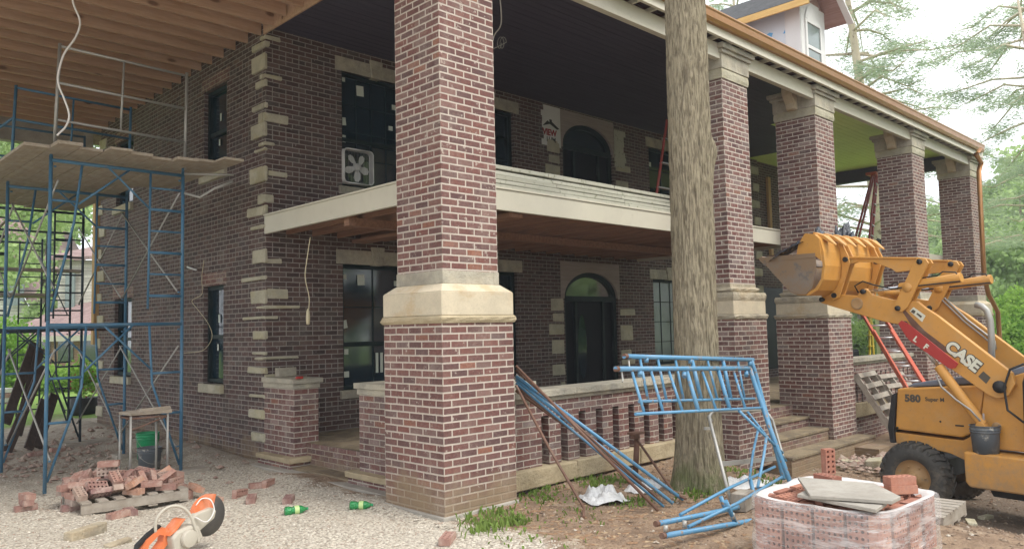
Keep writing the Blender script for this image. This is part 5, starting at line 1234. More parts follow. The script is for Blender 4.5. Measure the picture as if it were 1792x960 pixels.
# loader arms: outline in the near arm's plane, repeated on the far side
arm = [(1437,518),(1450,514),(1500,517),(1505,509),(1513,504),(1521,509),(1526,516),(1560,524),(1604,527),(1618,538),(1640,552),(1770,652),(1776,672),(1764,692),(1745,697),(1728,690),(1640,628),(1612,598),(1585,570),(1545,562),(1490,546),(1437,530)]
lnk = [(1603,456),(1610,450),(1622,453),(1627,460),(1590,538),(1580,546),(1570,543),(1566,536)]
hor = [(1478,456),(1484,450),(1500,452),(1600,452),(1606,463),(1600,472),(1585,474),(1568,476),(1560,470),(1530,459),(1500,458),(1482,464)]
for L0, near in ((.0, True), (.80, False)):
    lf = lambda o: o + L0
    def pl2(g, pts, a, b): g.extr([onpl(x, y, 0.0) for x, y in pts], lambda f, z, l: mp(f, l, z), L0+a, L0+b)
    am = MB(); pl2(am, arm, 0, .07); A_ = bp('loader_arm', am, 'orange', bevel=.008, label='near loader arm with big lettering' if near else 'far loader arm')
    g = MB(); pl2(g, lnk, -.035, -.005); put('upright_link', g, M['orange'], A_, bevel=.005)
    g = MB(); pl2(g, lnk, .075, .105); put('upright_link', g, M['orange'], A_, bevel=.005)
    g = MB(); pl2(g, hor, .0, .06); g.extr([onpl(x, y, 0) for x, y in [(1484,449),(1606,450),(1606,453),(1484,452)]], lambda f, z, l: mp(f, l, z), L0-.02, L0+.08); put('dump_lever', g, M['orange'], A_, bevel=.004)
    P2 = lambda x, y, l=.04: mp(*(lambda q: (q[0], L0+l, q[1]))(onpl(x, y, 0.0)))
    g = MB(); g.tube([P2(1573,503), P2(1680,485)], .055, 16); put('tilt_cylinder', g, M['orange'], A_, bevel=.004)
    g = MB(); g.tube([P2(1513,510), P2(1573,503)], .022, 10); put('cylinder_rod', g, M['chrome'], A_)
    g = MB(); g.tube([P2(1588,490,.0), P2(1640,482,.0), P2(1650,475,.0), P2(1672,476,.0), P2(1676,483,.02)], .008, 6); put('hose', g, M['black'], A_)
    g = MB(); g.tube([P2(1680,492,0), P2(1560,505,-.02), P2(1530,498,-.03), P2(1512,492,-.03), P2(1498,500,-.03), P2(1503,512,-.01)], .009, 6); put('hose', g, M['black'], A_)
    g = MB(); g.tube([P2(1645,640,-.04), P2(1722,742,-.04)], .052, 16); g.lathe([(0,-.06),(.05,-.06),(.05,.04),(0,.04)], P2(1722,745,-.04), ML, 16); put('lift_cylinder', g, M['orange'], A_, bevel=.004)
    g = MB(); g.tube([P2(1590,575,-.04), P2(1645,640,-.04)], .022, 10); put('cylinder_rod', g, M['chrome'], A_)
    for (x, y, r_) in ((1441,524,.03),(1574,539,.03),(1612,458,.03),(1513,510,.03),(1586,566,.032),(1752,676,.065)):
        g = MB(); g.lathe([(0,-.055),(r_,-.055),(r_,-.03),(r_*.7,-.028),(r_*.7,.10)], P2(x, y, 0), ML, 14); put('pin', g, M['black'], A_)
    g = MB(); g.lathe([(.0,-.012),(.05,-.012),(.07,-.02),(.075,0)], P2(1500,531,0), ML, 20); put('pivot_boss', g, M['rim'], A_)
    g = MB(); g.lathe([(.0,-.008),(.055,-.008),(.055,0)], P2(1590,503,-.035), ML, 16); put('pivot_boss', g, M['orange'], A_)
    if near:
        g = MB(); pl2(g, [(1577,541),(1583,541),(1618,578),(1680,625),(1662,618),(1640,612),(1604,582)], -.006, -.001); put('wear_stain', g, M['rust'], A_)
        g = MB(); pl2(g, [(1578,566),(1584,560),(1596,566),(1683,635),(1678,643),(1668,644),(1600,597),(1592,588)], -.09, -.075); put('safety_guard', g, M['red_plate'], A_, bevel=.003)
        g = MB(); pl2(g, [(1592,544),(1599,537),(1620,552),(1614,563)], -.004, -.002); put('maker_label', g, M['whitedecal'], A_)
        g = MB(); pl2(g, [(1594,545),(1598,541),(1603,544),(1600,549)], -.007, -.005); g2 = [(1604,549),(1606,547),(1614,553),(1612,556)]; pl2(g, g2, -.007, -.005); put('label_print', g, M['greydecal'], A_)
        def dirmat(d): d = d.normalized(); n = -ML; up_ = n.cross(d); return Matrix((d, up_, n)).transposed()
        b0, b1 = P2(1653,609,-.004), P2(1715,657,-.004)
        text_mesh('lettering', 'CASE', .172, M['greydecal'], A_, b0-ML*.0, dirmat(b1-b0), bold=.017, spacing=.98, ext=.0008)
        text_mesh('lettering', 'CASE', .172, M['whitedecal'], A_, b0-ML*.003, dirmat(b1-b0), bold=.008, spacing=.98+.05*0, ext=.0008)
        g = MB(); pl2(g, [(1712,658),(1721,649),(1734,660),(1726,671)], -.004, -.002); put('decal_block', g, M['greydecal'], A_)
        r0, r1 = P2(1604,594,-.093), P2(1640,621,-.093)
        text_mesh('lettering', 'L', .085, M['whitedecal'], A_, r0, dirmat(r1-r0), bold=.004); text_mesh('lettering', 'F', .085, M['whitedecal'], A_, r0+(r1-r0)*.5, dirmat(r1-r0), bold=.004)
        g = MB(); g.tube([P2(1645,655,-.10), P2(1655,675,-.11), P2(1680,697,-.11), P2(1705,715,-.10), P2(1722,735,-.09)], .010, 6); put('hose', g, M['galv'], A_)
    else:
        g = MB(); g.tube([P2(1600,520,-.03), P2(1640,560,-.03), P2(1672,585,-.03), P2(1690,600,-.03), P2(1692,615,-.03)], .012, 6); g.tube([P2(1596,524,-.03), P2(1636,564,-.03), P2(1668,590,-.03), P2(1686,606,-.03)], .010, 6); put('hydraulic_pipe', g, M['galv'], A_)
g = MB(); g.tube([mp(*(lambda q: (q[0], .4, q[1]))(onpl(1513,510,0))), mp(*(lambda q: (q[0], 1.0, q[1]))(onpl(1513,510,0)))], .05, 12); bp('cross_tube', g, 'orange')
tm = Matrix((-MF, UP, -ML)).transposed()
text_mesh('lettering', '580', .112, M['greydecal'], bh, mp(.085,.117,1.235), tm, bold=.006, spacing=1.08)
text_mesh('lettering', 'Super M', .062, M['greydecal'], bh, mp(-.145,.117,1.252), tm, bold=.0015, spacing=1.0)
g = MB(); g.lathe([(0,-.006),(.045,-.006),(.05,0)], mp(-.88,.10,1.02), ML, 20); bp('round_cap', g, 'rim')
g = MB(); g.obox(mp(-.50,.118,1.0), MF*.045, ML*.003, UP*.008); g.lathe([(0,-.004),(.012,-.004)], mp(-.30,.118,1.03), ML, 8); g.lathe([(0,-.006),(.014,-.006),(.014,0)], mp(.19,.118,.92), ML, 8); bp('latch', g, 'black')
g = MB(); g.tube([mp(*(lambda q: (q[0], .5, q[1]))(onpl(x, y, .5))) for x, y in [(1707,533),(1718,535),(1727,543),(1733,560),(1735,590),(1736,655)]], .035, 14); bp('exhaust_pipe', g, 'galv')
bucket('bucket', 'mortar caked dark bucket standing on the backhoe step', mp(-.80,-.0,.742), .140, .30, 'grey_plastic', handle=False)
tube_obj('wooden_stick', [mp(-.80,-.02,.95), mp(-.82,-.06,1.17)], .010, M['rawboard'], bpy.data.objects[[o.name for o in COL.objects if o.name.startswith('bucket') and o.type == 'EMPTY'][-1]])
# bucket of the loader
LA, LB = -.42, .98
prof = [(1.57,2.985),(1.17,2.555),(1.08,2.515),(.93,2.50),(.80,2.56),(.72,2.68),(.69,2.85),(.70,3.02),(.74,3.18),(.80,3.24),(.93,3.26)]
g = MB(); pi_ = [(1.54,3.0),(1.16,2.585),(1.08,2.545),(.94,2.53),(.83,2.585),(.75,2.69),(.72,2.85),(.73,3.01),(.77,3.16),(.82,3.205),(.93,3.225)]
g.extr(prof+pi_[::-1], lambda f, z, l: mp(f, l, z), LA, LB); bk = bp('bucket', g, 'orange', label='raised loader bucket with toothed edge')
side = [(1.57,2.99),(1.17,2.56),(1.08,2.52),(.95,2.51),(.86,2.60),(.80,2.80),(.80,2.97),(1.2,2.975)]
side2 = [(.80,2.97),(.86,3.0),(1.02,3.02),(1.0,3.14),(.93,3.255),(.80,3.24),(.74,3.18),(.72,3.0),(.73,2.8),(.80,2.62),(.84,2.56),(.86,2.62)]
for l in (LA-.015, LB):
    g = MB(); g.extr(side, lambda f, z, q: mp(f, q, z), l, l+.015); put('side_plate', g, M['orange_worn'], bk, bevel=.004, label='scraped grey side plate')
    g = MB(); g.extr([(.93,3.255),(1.02,3.14),(1.06,2.98),(.80,2.97),(.72,2.9),(.74,3.18),(.80,3.24)], lambda f, z, q: mp(f, q, z), l, l+.012); put('side_plate', g, M['orange'], bk, bevel=.003)
    g = MB(); g.extr([(1.57,3.0),(1.56,3.02),(.80,3.01),(.80,2.955),(1.50,2.955)], lambda f, z, q: mp(f, q, z), l-.006, l+.02); put('edge_strip', g, M['orange_worn'], bk, bevel=.003)
g = MB(); g.extr([(1.60,3.01),(1.54,3.03),(1.46,2.93),(1.50,2.90)], lambda f, z, q: mp(f, q, z), LA-.02, LB+.02); put('cutting_edge', g, M['orange_worn'], bk)
for l in (-.05,.06,.70,.81):
    g = MB(); g.extr([(.72,3.19),(.66,3.12),(.60,2.98),(.58,2.88),(.74,2.47),(.83,2.44),(.88,2.50),(.78,2.58),(.70,2.72),(.685,2.85),(.70,3.02)], lambda f, z, q: mp(f, q, z), l, l+.025); put('rib', g, M['orange'], bk, bevel=.004)
for l in (-.06, .69):
    for f_, z_ in ((.63,2.93),(.80,2.50)): g = MB(); g.tube([mp(f_,l-.01,z_), mp(f_,l+.16,z_)], .032, 12); put('pin', g, M['black'], bk)
for k in range(6):
    l = LA+.06+k*.232; g = MB()
    g.hexa([mp(.86,l,3.235), mp(.86,l+.11,3.235), mp(.74,l+.12,3.18), mp(.74,l-.01,3.18), mp(.86,l,3.275), mp(.86,l+.11,3.275), mp(.72,l+.12,3.22), mp(.72,l-.01,3.22)])
    g.hexa([mp(.74,l-.01,3.18), mp(.74,l+.12,3.18), mp(.60,l+.075,3.09), mp(.60,l+.035,3.09), mp(.72,l-.01,3.22), mp(.72,l+.12,3.22), mp(.60,l+.075,3.105), mp(.60,l+.035,3.105)]); put('tooth', g, M['orange'], bk, bevel=.003)
def crumple(name, c, ea, eb, ez, na_, nb_, amp, mat, label, cat, seed=0, parent=None):
    g = MB(); rs = random.Random(seed); H = {}
    for i in range(na_+1):
        for j in range(nb_+1):
            a, b = i/na_*2-1, j/nb_*2-1; e = max(0, 1-(abs(a)**2.5+abs(b)**2.5)/1.2)
            nn = mnoise.noise(Vector((a*2.6+seed, b*2.6, 1.3*seed)))+.5*mnoise.noise(Vector((a*6+seed, b*6, seed)))
            H[i,j] = Vector(c)+Vector(ea)*(a*(1+.18*mnoise.noise(Vector((b*3,seed,a)))))+Vector(eb)*(b*(1+.2*mnoise.noise(Vector((a*3,seed+4,b)))))+Vector(ez)*(e*(.55+amp*nn))
    for i in range(na_):
        for j in range(nb_): g.quad(H[i,j],H[i+1,j],H[i+1,j+1],H[i,j+1])
    g.sm = [True]*len(g.sm)
    o = put(name, g, mat, parent, label, cat=cat); m_ = o.modifiers.new('w','WELD'); m_.merge_threshold = .0005; return o
crumple('plastic_tarp', mp(1.18,-.38,3.06), MF*.24+UP*-.10, ML*.10, UP*.10, 22, 12, .6, M['tarp'], 'black plastic sheet bunched over the left end of the loader bucket', 'plastic sheet', 3)
crumple('plastic_tarp', mp(1.1,.55,3.12), MF*.25, ML*.42, UP*.42, 40, 24, .9, M['tarp'], 'heap of black plastic bags piled in the loader bucket', 'plastic bags', 8)

# ---------------------------------------------------------------- two blue frames leaning in the foreground
def Pp(x, y, Y): return ony(x, y, Y-.60*max(0.0, min(1.0, (y-650)/230.0)))
for k, (dx, dy, Y, lab) in enumerate([(0,0,4.20,'light blue scaffold frame lying on its side, the near one of two'), (14,-20,4.42,'light blue scaffold frame lying on its side, the rear one of two')]):
    fr = thing('scaffolding', lab, 'scaffold frame', Pp(1300, 840, Y), 'blue scaffold frames lying on their sides')
    mt = M['blue_bright']; T = lambda nm, pts, r, mat=mt: put(nm, (lambda g: (g.tube([Pp(a, b, Y) for a, b in pts], r, 12), g)[1])(MB()), mat, fr)
    if k == 0:
        T('leg', [(1077,645),(1312,644)], .0225); T('header', [(1312,644),(1318,662),(1345,742),(1392,868)], .024)
        T('leg', [(1160,937),(1330,908),(1440,886)], .0225); T('inner_rail', [(1112,724),(1333,713)], .014)
        for a, b, c, d, r in ((1106,650,1127,720,.013),(1139,648,1160,719,.013),(1170,648,1194,718,.013),(1202,650,1222,718,.020),(1229,650,1253,716,.013),(1257,648,1277,715,.020),(1284,650,1304,713,.013)): T('rung', [(a,b),(c,d)], r)
        T('brace', [(1293,718),(1370,792)], .014); T('brace', [(1204,921),(1290,880),(1368,834)], .014); T('brace', [(1341,765),(1336,800),(1326,852)], .014); T('stub', [(1270,876),(1286,912)], .020)
        for a, b in ((1120,650),(1197,652),(1306,650)): T('lock', [(a,b),(a,b+7)], .022)
        for a, b in ((1165,930),(1198,922),(1282,908)): T('lock', [(a,b),(a,b-12)], .018, M['galv'])
        T('coupling_end', [(1077,645),(1082,645)], .0245, M['rust']); T('coupling_end', [(1158,937),(1163,936)], .0245, M['rust'])
        T('chain', [(1088,650),(1090,665),(1089,668)], .008, M['galv'])
    else:
        T('leg', [(1092,623),(1318,629)], .0225); T('header', [(1314,629),(1321,650),(1345,738),(1372,838)], .024)
        T('leg', [(1148,916),(1240,898),(1330,878)], .0225); T('inner_rail', [(1118,702),(1320,697)], .014)
        for a, b, c, d, r in ((1120,628,1134,699,.013),(1151,628,1166,698,.013),(1182,630,1196,698,.013),(1211,630,1227,698,.020),(1238,630,1255,697,.013),(1265,630,1279,697,.020),(1291,632,1303,696,.013)): T('rung', [(a,b),(c,d)], r)
        T('brace', [(1308,720),(1376,806)], .013); T('brace', [(1190,900),(1270,856),(1356,816)], .014); T('brace', [(1328,745),(1318,790),(1312,835)], .013); T('stub', [(1261,868),(1270,892)], .020); T('stub', [(1313,838),(1322,876)], .020)
        for a, b in ((1131,626),(1208,628),(1312,632)): T('lock', [(a,b),(a,b+8)], .022)
        T('coupling_end', [(1092,623),(1097,623)], .0245, M['rust']); T('coupling_end', [(1147,916),(1152,915)], .0245, M['rust'])
        T('chain', [(1100,630),(1102,645),(1099,648)], .008, M['galv'])
sh = thing('sawhorse', 'bent grey steel tube stand with a flat crossbar behind the blue frames', 'stand', Pp(1320,850,4.62))
for pts in ([(1245,737),(1241,728),(1247,720),(1300,719),(1338,716)], [(1338,716),(1352,735),(1368,790),(1384,850)], [(1240,728),(1250,765),(1264,820),(1280,880)]):
    g = MB(); g.tube([Pp(a, b, 4.62 if pts[0][0] != 1240 else 4.5) for a, b in pts], .0165, 10); put('tube', g, M['galv'], sh)
g = MB(); g.bar(Pp(1262,811,4.6), Pp(1363,801,4.6), .02, .045); put('crossbar', g, M['galv'], sh)
g = MB(); g.bar(Pp(1233,749,4.6), Pp(1243,749,4.6), .02, .03); put('foot', g, M['galv'], sh)

# pipes and braces leaning against the near column
pls = [((903,640),(1152,893),.016,'rust','topmost rust brown pipe'),((903,647),(1160,880),.012,'rust','thin rust brown brace just under the topmost pipe'),((903,658),(1196,874),.018,'blue_bright','upper thick blue pipe'),((903,664),(1178,880),.018,'blue_bright','second blue pipe'),((903,670),(1162,886),.013,'blue','lower thin blue brace'),((903,676),(1150,868),.014,'rust','dark pipe under the blue ones'),((903,683),(1128,842),.016,'rust','lowest short dark pipe'),((903,655),(1140,862),.011,'galv','thin grey brace among the pipes')]
for k, (a, b, r_, mt, lab) in enumerate(pls):
    p = ony(a[0], a[1], 5.80+.012*(k % 4)); z = gz(6.6,4.8)+.03; q = onz(b[0], b[1], z)
    tube_obj('metal_pipe', [p, q], r_, M[mt], None, lab+' leaning on the near column', cat='pipe', group='pipes leaning against the near column')
p = ony(903, 674, 5.72); q = onz(1022, 888, .03)
tube_obj('metal_pipe', [p, p.lerp(q,.5)+Vector((0,0,-.03)), q, onz(1021,905,.0)], .014, M['rust'], None, 'single rusty rod with bent foot leaning left of the bundle', cat='pipe')
js = thing('steel_jack', 'rusty steel jack post standing before the balustrade', 'jack post', ony(1112,820,5.45))
g = MB(); b = ony(1112,830,5.45); tpp = ony(1115,762,5.45); g.tube([b, tpp], .032, 12); put('tube', g, M['rust'], js)
g = MB(); c = ony(1113,757,5.45); g.obox(c, (.085,0,0), (0,.06,0), (0,0,.012)); g.obox(c+Vector((-.02,0,-.03)), (.045,0,0), (0,.03,0), (0,0,.03)); put('head_plate', g, M['rust'], js)
tube_obj('metal_pipe', [ony(1116,770,5.4), onz(1180,862,.05), onz(1200,872,.03)], .014, M['rust'], None, 'rusty rod slanting from the jack post to the tree foot', cat='pipe')

# plastic sheet, weeds
crumple('plastic_sheet', gp(1052,876,.02), (.20,-.08,0), (.07,.20,0), (0,0,.15), 36, 30, .75, M['sheet'], 'crumpled white plastic sheet on the soil below the pipes', 'plastic sheet', 5)
crumple('plastic_sheet', gp(1130,853,.0), (.3,0,0), (0,.14,0), (0,0,.1), 20, 14, .8, M['sheet'], 'white plastic scrap left of the tree foot', 'plastic sheet', 7)
crumple('plastic_sheet', gp(1300,850,.0), (.34,-.1,0), (0,.16,0), (0,0,.12), 20, 14, .7, M['sheet'], 'white plastic scrap behind the blue frames', 'plastic sheet', 9)
def leaf_mat(name, c1, c2, trans=.35):
    t = NT(name); P = t.pos(); n = t.noise(1.1, 4, .7, vec=P); n2 = t.noise(9.0, 3, .6, vec=P)
    c = t.mix(t.step(n, .35, .65), c1, c2); c = t.mix(t.m('MULTIPLY', n2, .4), c, tuple(x*.5 for x in c1))
    d = t.n('BsdfDiffuse'); t.l(c, d.inputs[0]); tr_ = t.n('BsdfTranslucent'); t.l(c, tr_.inputs[0])
    mx = t.n('MixShader'); mx.inputs[0].default_value = trans; t.l(d.outputs[0], mx.inputs[1]); t.l(tr_.outputs[0], mx.inputs[2]); t.l(mx.outputs[0], t.out.inputs[0]); return t.mat
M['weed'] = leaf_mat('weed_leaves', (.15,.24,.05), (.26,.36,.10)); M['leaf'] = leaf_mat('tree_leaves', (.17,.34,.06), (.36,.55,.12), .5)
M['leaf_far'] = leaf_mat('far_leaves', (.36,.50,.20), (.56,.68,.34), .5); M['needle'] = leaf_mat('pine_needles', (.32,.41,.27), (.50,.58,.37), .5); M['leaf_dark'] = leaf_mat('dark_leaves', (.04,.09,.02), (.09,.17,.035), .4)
def weeds(name, spots, label, n=260, hmax=.16):
    rs = np.random.RandomState(len(spots)); V, F_ = [], []
    for (px, py, rx) in spots:
        c = gp(px, py)
        for _ in range(n):
            x, y = c.x+rs.normal(0, rx), c.y+rs.normal(0, rx*.8); z = gz(x, y); h = hmax*rs.uniform(.25,1); a = rs.rand()*6.28; w = rs.uniform(.004,.012); lx, ly = rs.normal(0,.35*h,2)
            k = len(V); V += [(x-w*math.cos(a), y-w*math.sin(a), z), (x+w*math.cos(a), y+w*math.sin(a), z), (x+lx*.5+w*math.cos(a)*1.3, y+ly*.5+w*math.sin(a), z+h*.6), (x+lx, y+ly, z+h*rs.uniform(.6,1)), (x+lx*.5-w*math.cos(a)*1.3, y+ly*.5-w*math.sin(a), z+h*.6)]
            F_.append((k,k+1,k+2,k+3,k+4))
    m_ = bpy.data.meshes.new(name); m_.from_pydata(V, [], F_); m_.materials.append(M['weed']); o = bpy.data.objects.new(name, m_); COL.objects.link(o); return tag(o, label, 'weeds', kind='stuff')
weeds('weeds', [(862,905,.16),(850,925,.10),(900,915,.08)], 'green weeds at the foot of the near column', 130, .11)
weeds('weeds', [(960,872,.20),(940,860,.12),(1030,838,.14),(1080,842,.12),(1110,880,.12),(1045,850,.1)], 'low green weeds below the balustrade', 100, .075)
weeds('weeds', [(1305,840,.22),(1215,868,.1),(1290,825,.12),(1345,850,.1)], 'sparse weeds at the tree foot', 60, .10)
weeds('weeds', [(905,950,.25),(1000,900,.3)], 'scattered short weeds over the brown soil', 60, .06)

# ---------------------------------------------------------------- wrapped brick cube
cz = .50; c4 = [onz(1329,858,cz), onz(1537,899,cz), onz(1637,858,cz)]
c4.append(c4[0]+c4[2]-c4[1]); cc = (c4[0]+c4[2])/2; ea = (c4[2]-c4[1]); eb = (c4[0]-c4[1]); LA_, LB_ = ea.length, eb.length; ea = ea.normalized(); eb = eb.normalized()
eb = (eb-ea*eb.dot(ea)).normalized(); ang = math.atan2(ea.y, ea.x)
base_z = gz(cc.x, cc.y); hgt = cz-base_z
LA_ = .99; LB_ = .90
cc = Vector(c4[1])+ea*LA_/2+eb*LB_/2; cc.z = 0
pallet('pallet', 'pallet under the plastic wrapped brick cube', (cc.x, cc.y, base_z), ang, w=LA_, d=LB_, mat='freshwood')
RH = .0935; nr = int((hgt-.13)/RH+.3); z0_ = base_z+.128
wp = lambda a, b, z: (cc.x+ea.x*a+eb.x*b, cc.y+ea.y*a+eb.y*b, z)
cnt = 0
for r_ in range(nr):
    z = z0_+RH*r_+.046; top = r_ == nr-1
    nu, nv = 4, 9
    for i in range(nu+1):
        for j in range(nv+1):
            pass
    # perimeter bricks stand on edge of the cube, cores outwards on some rows
    for side_ in range(4):
        Ls = LA_ if side_ % 2 == 0 else LB_; nb = 4
        for k in range(nb):
            u = -Ls/2+.115+(Ls-.23)*k/(nb-1); v = -(LB_ if side_ % 2 == 0 else LA_)/2+.045
            a, b = [(u, v), (-v, u), (-u, -v), (v, -u)][side_]
            th = ang+rad(90)*side_+R.uniform(-.02,.02)
            if False: brick(wp(a,b,z), rot=(rad(0),0,th), label='brick in the side of the plastic wrapped cube', group='bricks in the wrapped cube', me=BN)
            else: brick(wp(a,b,z), rot=(rad(90),0,th), label='brick in the side of the plastic wrapped cube', group='bricks in the wrapped cube', me=BN)
zt_ = z0_+RH*nr
for i in range(4):
    for j in range(8):
        a, b = -LA_/2+.22+i*.185, -LB_/2+.16+j*.097
        if abs(a) > LA_/2-.15 or abs(b) > LB_/2-.12: continue
        brick(wp(a+R.uniform(-.008,.008), b+R.uniform(-.005,.005), zt_-.0285-.012*R.random()), rot=(rad(90) if R.random() < .12 else R.uniform(-.05,.05), R.uniform(-.05,.05), ang+R.uniform(-.12,.12)), label='reddish brick in the open top of the wrapped cube', group='bricks in the open top of the cube', me=BN)
g = MB(); g.v = [wp(a, b, z) for z in (z0_, zt_-.065) for a, b in ((-LA_/2+.11,-LB_/2+.11),(LA_/2-.11,-LB_/2+.11),(LA_/2-.11,LB_/2-.11),(-LA_/2+.11,LB_/2-.11))]; g.f = [(4,5,6,7)]; g.m = [0]; g.sm = [False]
put('inner_bricks', g, M['loose_new'], None, 'hidden inner bricks of the wrapped cube', cat='bricks', kind='stuff')
# film: rounded wrap, slightly bulging, with a rolled edge around the open top
fl = thing('stretch_wrap', 'clear stretch film wound around the brick cube with a rolled white rim', 'plastic wrap', wp(0,0,base_z))
def rr(t_, grow, sq):
    c, s_ = math.cos(t_), math.sin(t_); p = sq
    k = (abs(c)**p+abs(s_)**p)**(-1/p); return (c*k*(LA_/2+grow), s_*k*(LB_/2+grow))
g = MB(); NS = 120; lev = []
for j in range(15):
    z = base_z+.06+(zt_+.005-base_z-.06)*j/14; row = []
    for i in range(NS):
        t_ = 2*math.pi*i/NS; a, b = rr(t_, .066+.014*mnoise.noise(Vector((math.cos(t_)*3, math.sin(t_)*3, z*9))), 5); row.append(wp(a, b, z+.01*mnoise.noise(Vector((t_*2,z*3,5)))))
    lev.append(row)
for (grow, sq, dz) in ((.045,4.6,.014),(.018,4.2,.016),(-.004,3.9,.006),(-.02,3.7,-.014)):
    row = []
    for i in range(NS):
        t_ = 2*math.pi*i/NS; q = mnoise.noise(Vector((math.cos(t_)*4, math.sin(t_)*4, grow*20))); a, b = rr(t_, grow+.02*q, sq); row.append(wp(a, b, zt_+dz+.012*q))
    lev.append(row)
for j in range(len(lev)-1):
    for i in range(NS):
        k = (i+1) % NS; g.quad(lev[j][i], lev[j][k], lev[j+1][k], lev[j+1][i], 0 if j < 15 else 1)
g.sm = [True]*len(g.sm); o = put('film', g, [M['film'], M['film_thick']], fl); m_ = o.modifiers.new('w','WELD'); m_.merge_threshold = .0005
for k, (q4, zz, lab) in enumerate([([(1396,834),(1418,866),(1561,876),(1576,868),(1530,845)], .545, 'upper broken paving slab on top of the brick cube'), ([(1395,864),(1533,891),(1552,878),(1411,856)], .515, 'lower broken paving slab on top of the brick cube')]):
    pts = [onz(a, b, zz+.022) for a, b in q4]; g = MB(); g.extr([(p.x, p.y) for p in pts], lambda a, b, z: (a, b, z), zz, zz+.024)
    put('stone_slab', g, M['concrete'], None, lab, cat='stone slab', bevel=.004)
p = onz(1448,836,.50+.03); brick((p.x+.0,p.y,.525), rot=(0,0,1.15), me=BN, label='orange brick lying beside the upright one on the cube', group='spare bricks on top of the cube')
p = onz(1457,829,.50); brick((p.x,p.y+.03,.60), rot=(rad(90),rad(90),-.45), me=BN, label='brick standing upright with its holes facing out on the cube', group='spare bricks on top of the cube')
p = onz(1577,862,.50)
for k in range(2): brick((p.x+.01*k,p.y+.01*k,.53+.058*k), rot=(0,0,-.66+.06*k), me=BN, label='%s brick of the pair stacked on the right of the cube' % ('lower','upper')[k], group='spare bricks on top of the cube')
# pallet and blocks behind the cube
p = onz(1672,905,-.12); pallet('pallet', 'grey pallet corner sticking out behind the wrapped cube', (p.x-.42, p.y+.28, gz(p.x-.3,p.y+.2)), ang+.1, w=.8, d=.8)
for (px, py, sz, rz_, lab) in ((1530,822,(.17,.10,.09),.3,'rounded pale limestone block behind the wrapped cube'),(1498,815,(.13,.05,.05),-.2,'thin pale stone beside the limestone block'),(1645,880,(.10,.09,.08),.2,'cream block on the pallet behind the cube'),(1700,915,(.10,.04,.02),.4,'flat stone chip on the soil at right'),(1480,812,(.14,.06,.04),.5,'grey stone beside the cube'),(1725,905,(.09,.04,.02),-.3,'pale stone chip near the right edge')):
    p = gp(px, py, sz[2]*.8); g = MB(); g.box(-sz[0],sz[0],-sz[1],sz[1],-sz[2],sz[2],j=.02*min(1, sz[2]*12)); o = put('stone_block', g, M['quoin'], None, lab, cat='stone block', bevel=.02 if sz[2] > .05 else .006); o.location = p; o.rotation_euler = (0,0,rz_)
g = MB(); g.box(-.13,.13,-.07,.07,0,.16,j=.004); o = put('carton', g, M['oldwood'], None, 'small wooden box with a dark slot beside the blue frames', cat='box', bevel=.004); o.location = onz(1300,890,0); o.rotation_euler = (0,0,.2)
g = MB(); g.box(-.09,.09,-.004,.004,-.03,.06); 
# leaning pallets and ladders
lp = [('grey brown pallet leaning on the balustrade nearest the steps', (12.55,5.30), 1.05, .05), ('grey brown pallet leaning on the balustrade, half behind the loader', (13.35,5.22), 1.0, -.1)]
for k, (lab, (x, y), tilt, rz_) in enumerate(lp):
    ph = rad(60-6*k); c_, s_ = math.cos(ph), math.sin(ph)
    p_ = pallet('pallet', lab, (0,0,0), 0, w=1.35, d=1.0, mat='oldwood', group='pallets leaning on the balustrade')
    Mx = Matrix(((0,1,0,14.35+.95*k),(-c_,0,-s_,5.42-.12*k),(-s_,0,c_,.18-.05*k),(0,0,0,1))); p_.matrix_basis = Matrix.Translation(Mx.translation) @ Matrix.Rotation(rad(6-10*k),4,'Z') @ Mx.to_3x3().to_4x4()
def ladder(name, label, a, b, w, depthv, mat, n, sections=1, rail=(.075,.028)):
    """a, b: feet and top of the left rail; w: vector to the right rail"""
    L_ = thing(name, label, 'ladder', a); a, b, w = Vector(a), Vector(b), Vector(w); up = (b-a).normalized()
    for s_ in (Vector((0,0,0)), w):
        g = MB(); g.bar(a+s_, b+s_, rail[1], rail[0], up=w.cross(up).normalized()); put('rail', g, mat, L_, bevel=.004)
    for k in range(n):
        p = a.lerp(b, (k+.5)/n); g = MB(); g.tube([p, p+w], .017, 8); put('rung', g, M['alu'], L_)
    return L_
A1, B1 = ony(1592,690,4.75), ony(1504,540,5.85)
Wv = Vector((.12,-.30,.0))
ladder('ladder', 'orange red extension ladder leaning behind the loader arm', A1+(A1-B1)*.75, B1+(B1-A1)*.15, Wv, None, M['ladder'], 13, rail=(.10,.035))
A2 = A1+Vector((-.06,-.05,-.0)); ladder('ladder', 'outer section of the orange red extension ladder', A2+(A1-B1)*.75, A2+(B1-A1)*.72, Wv*.85, None, M['ladder'], 9, rail=(.085,.03))
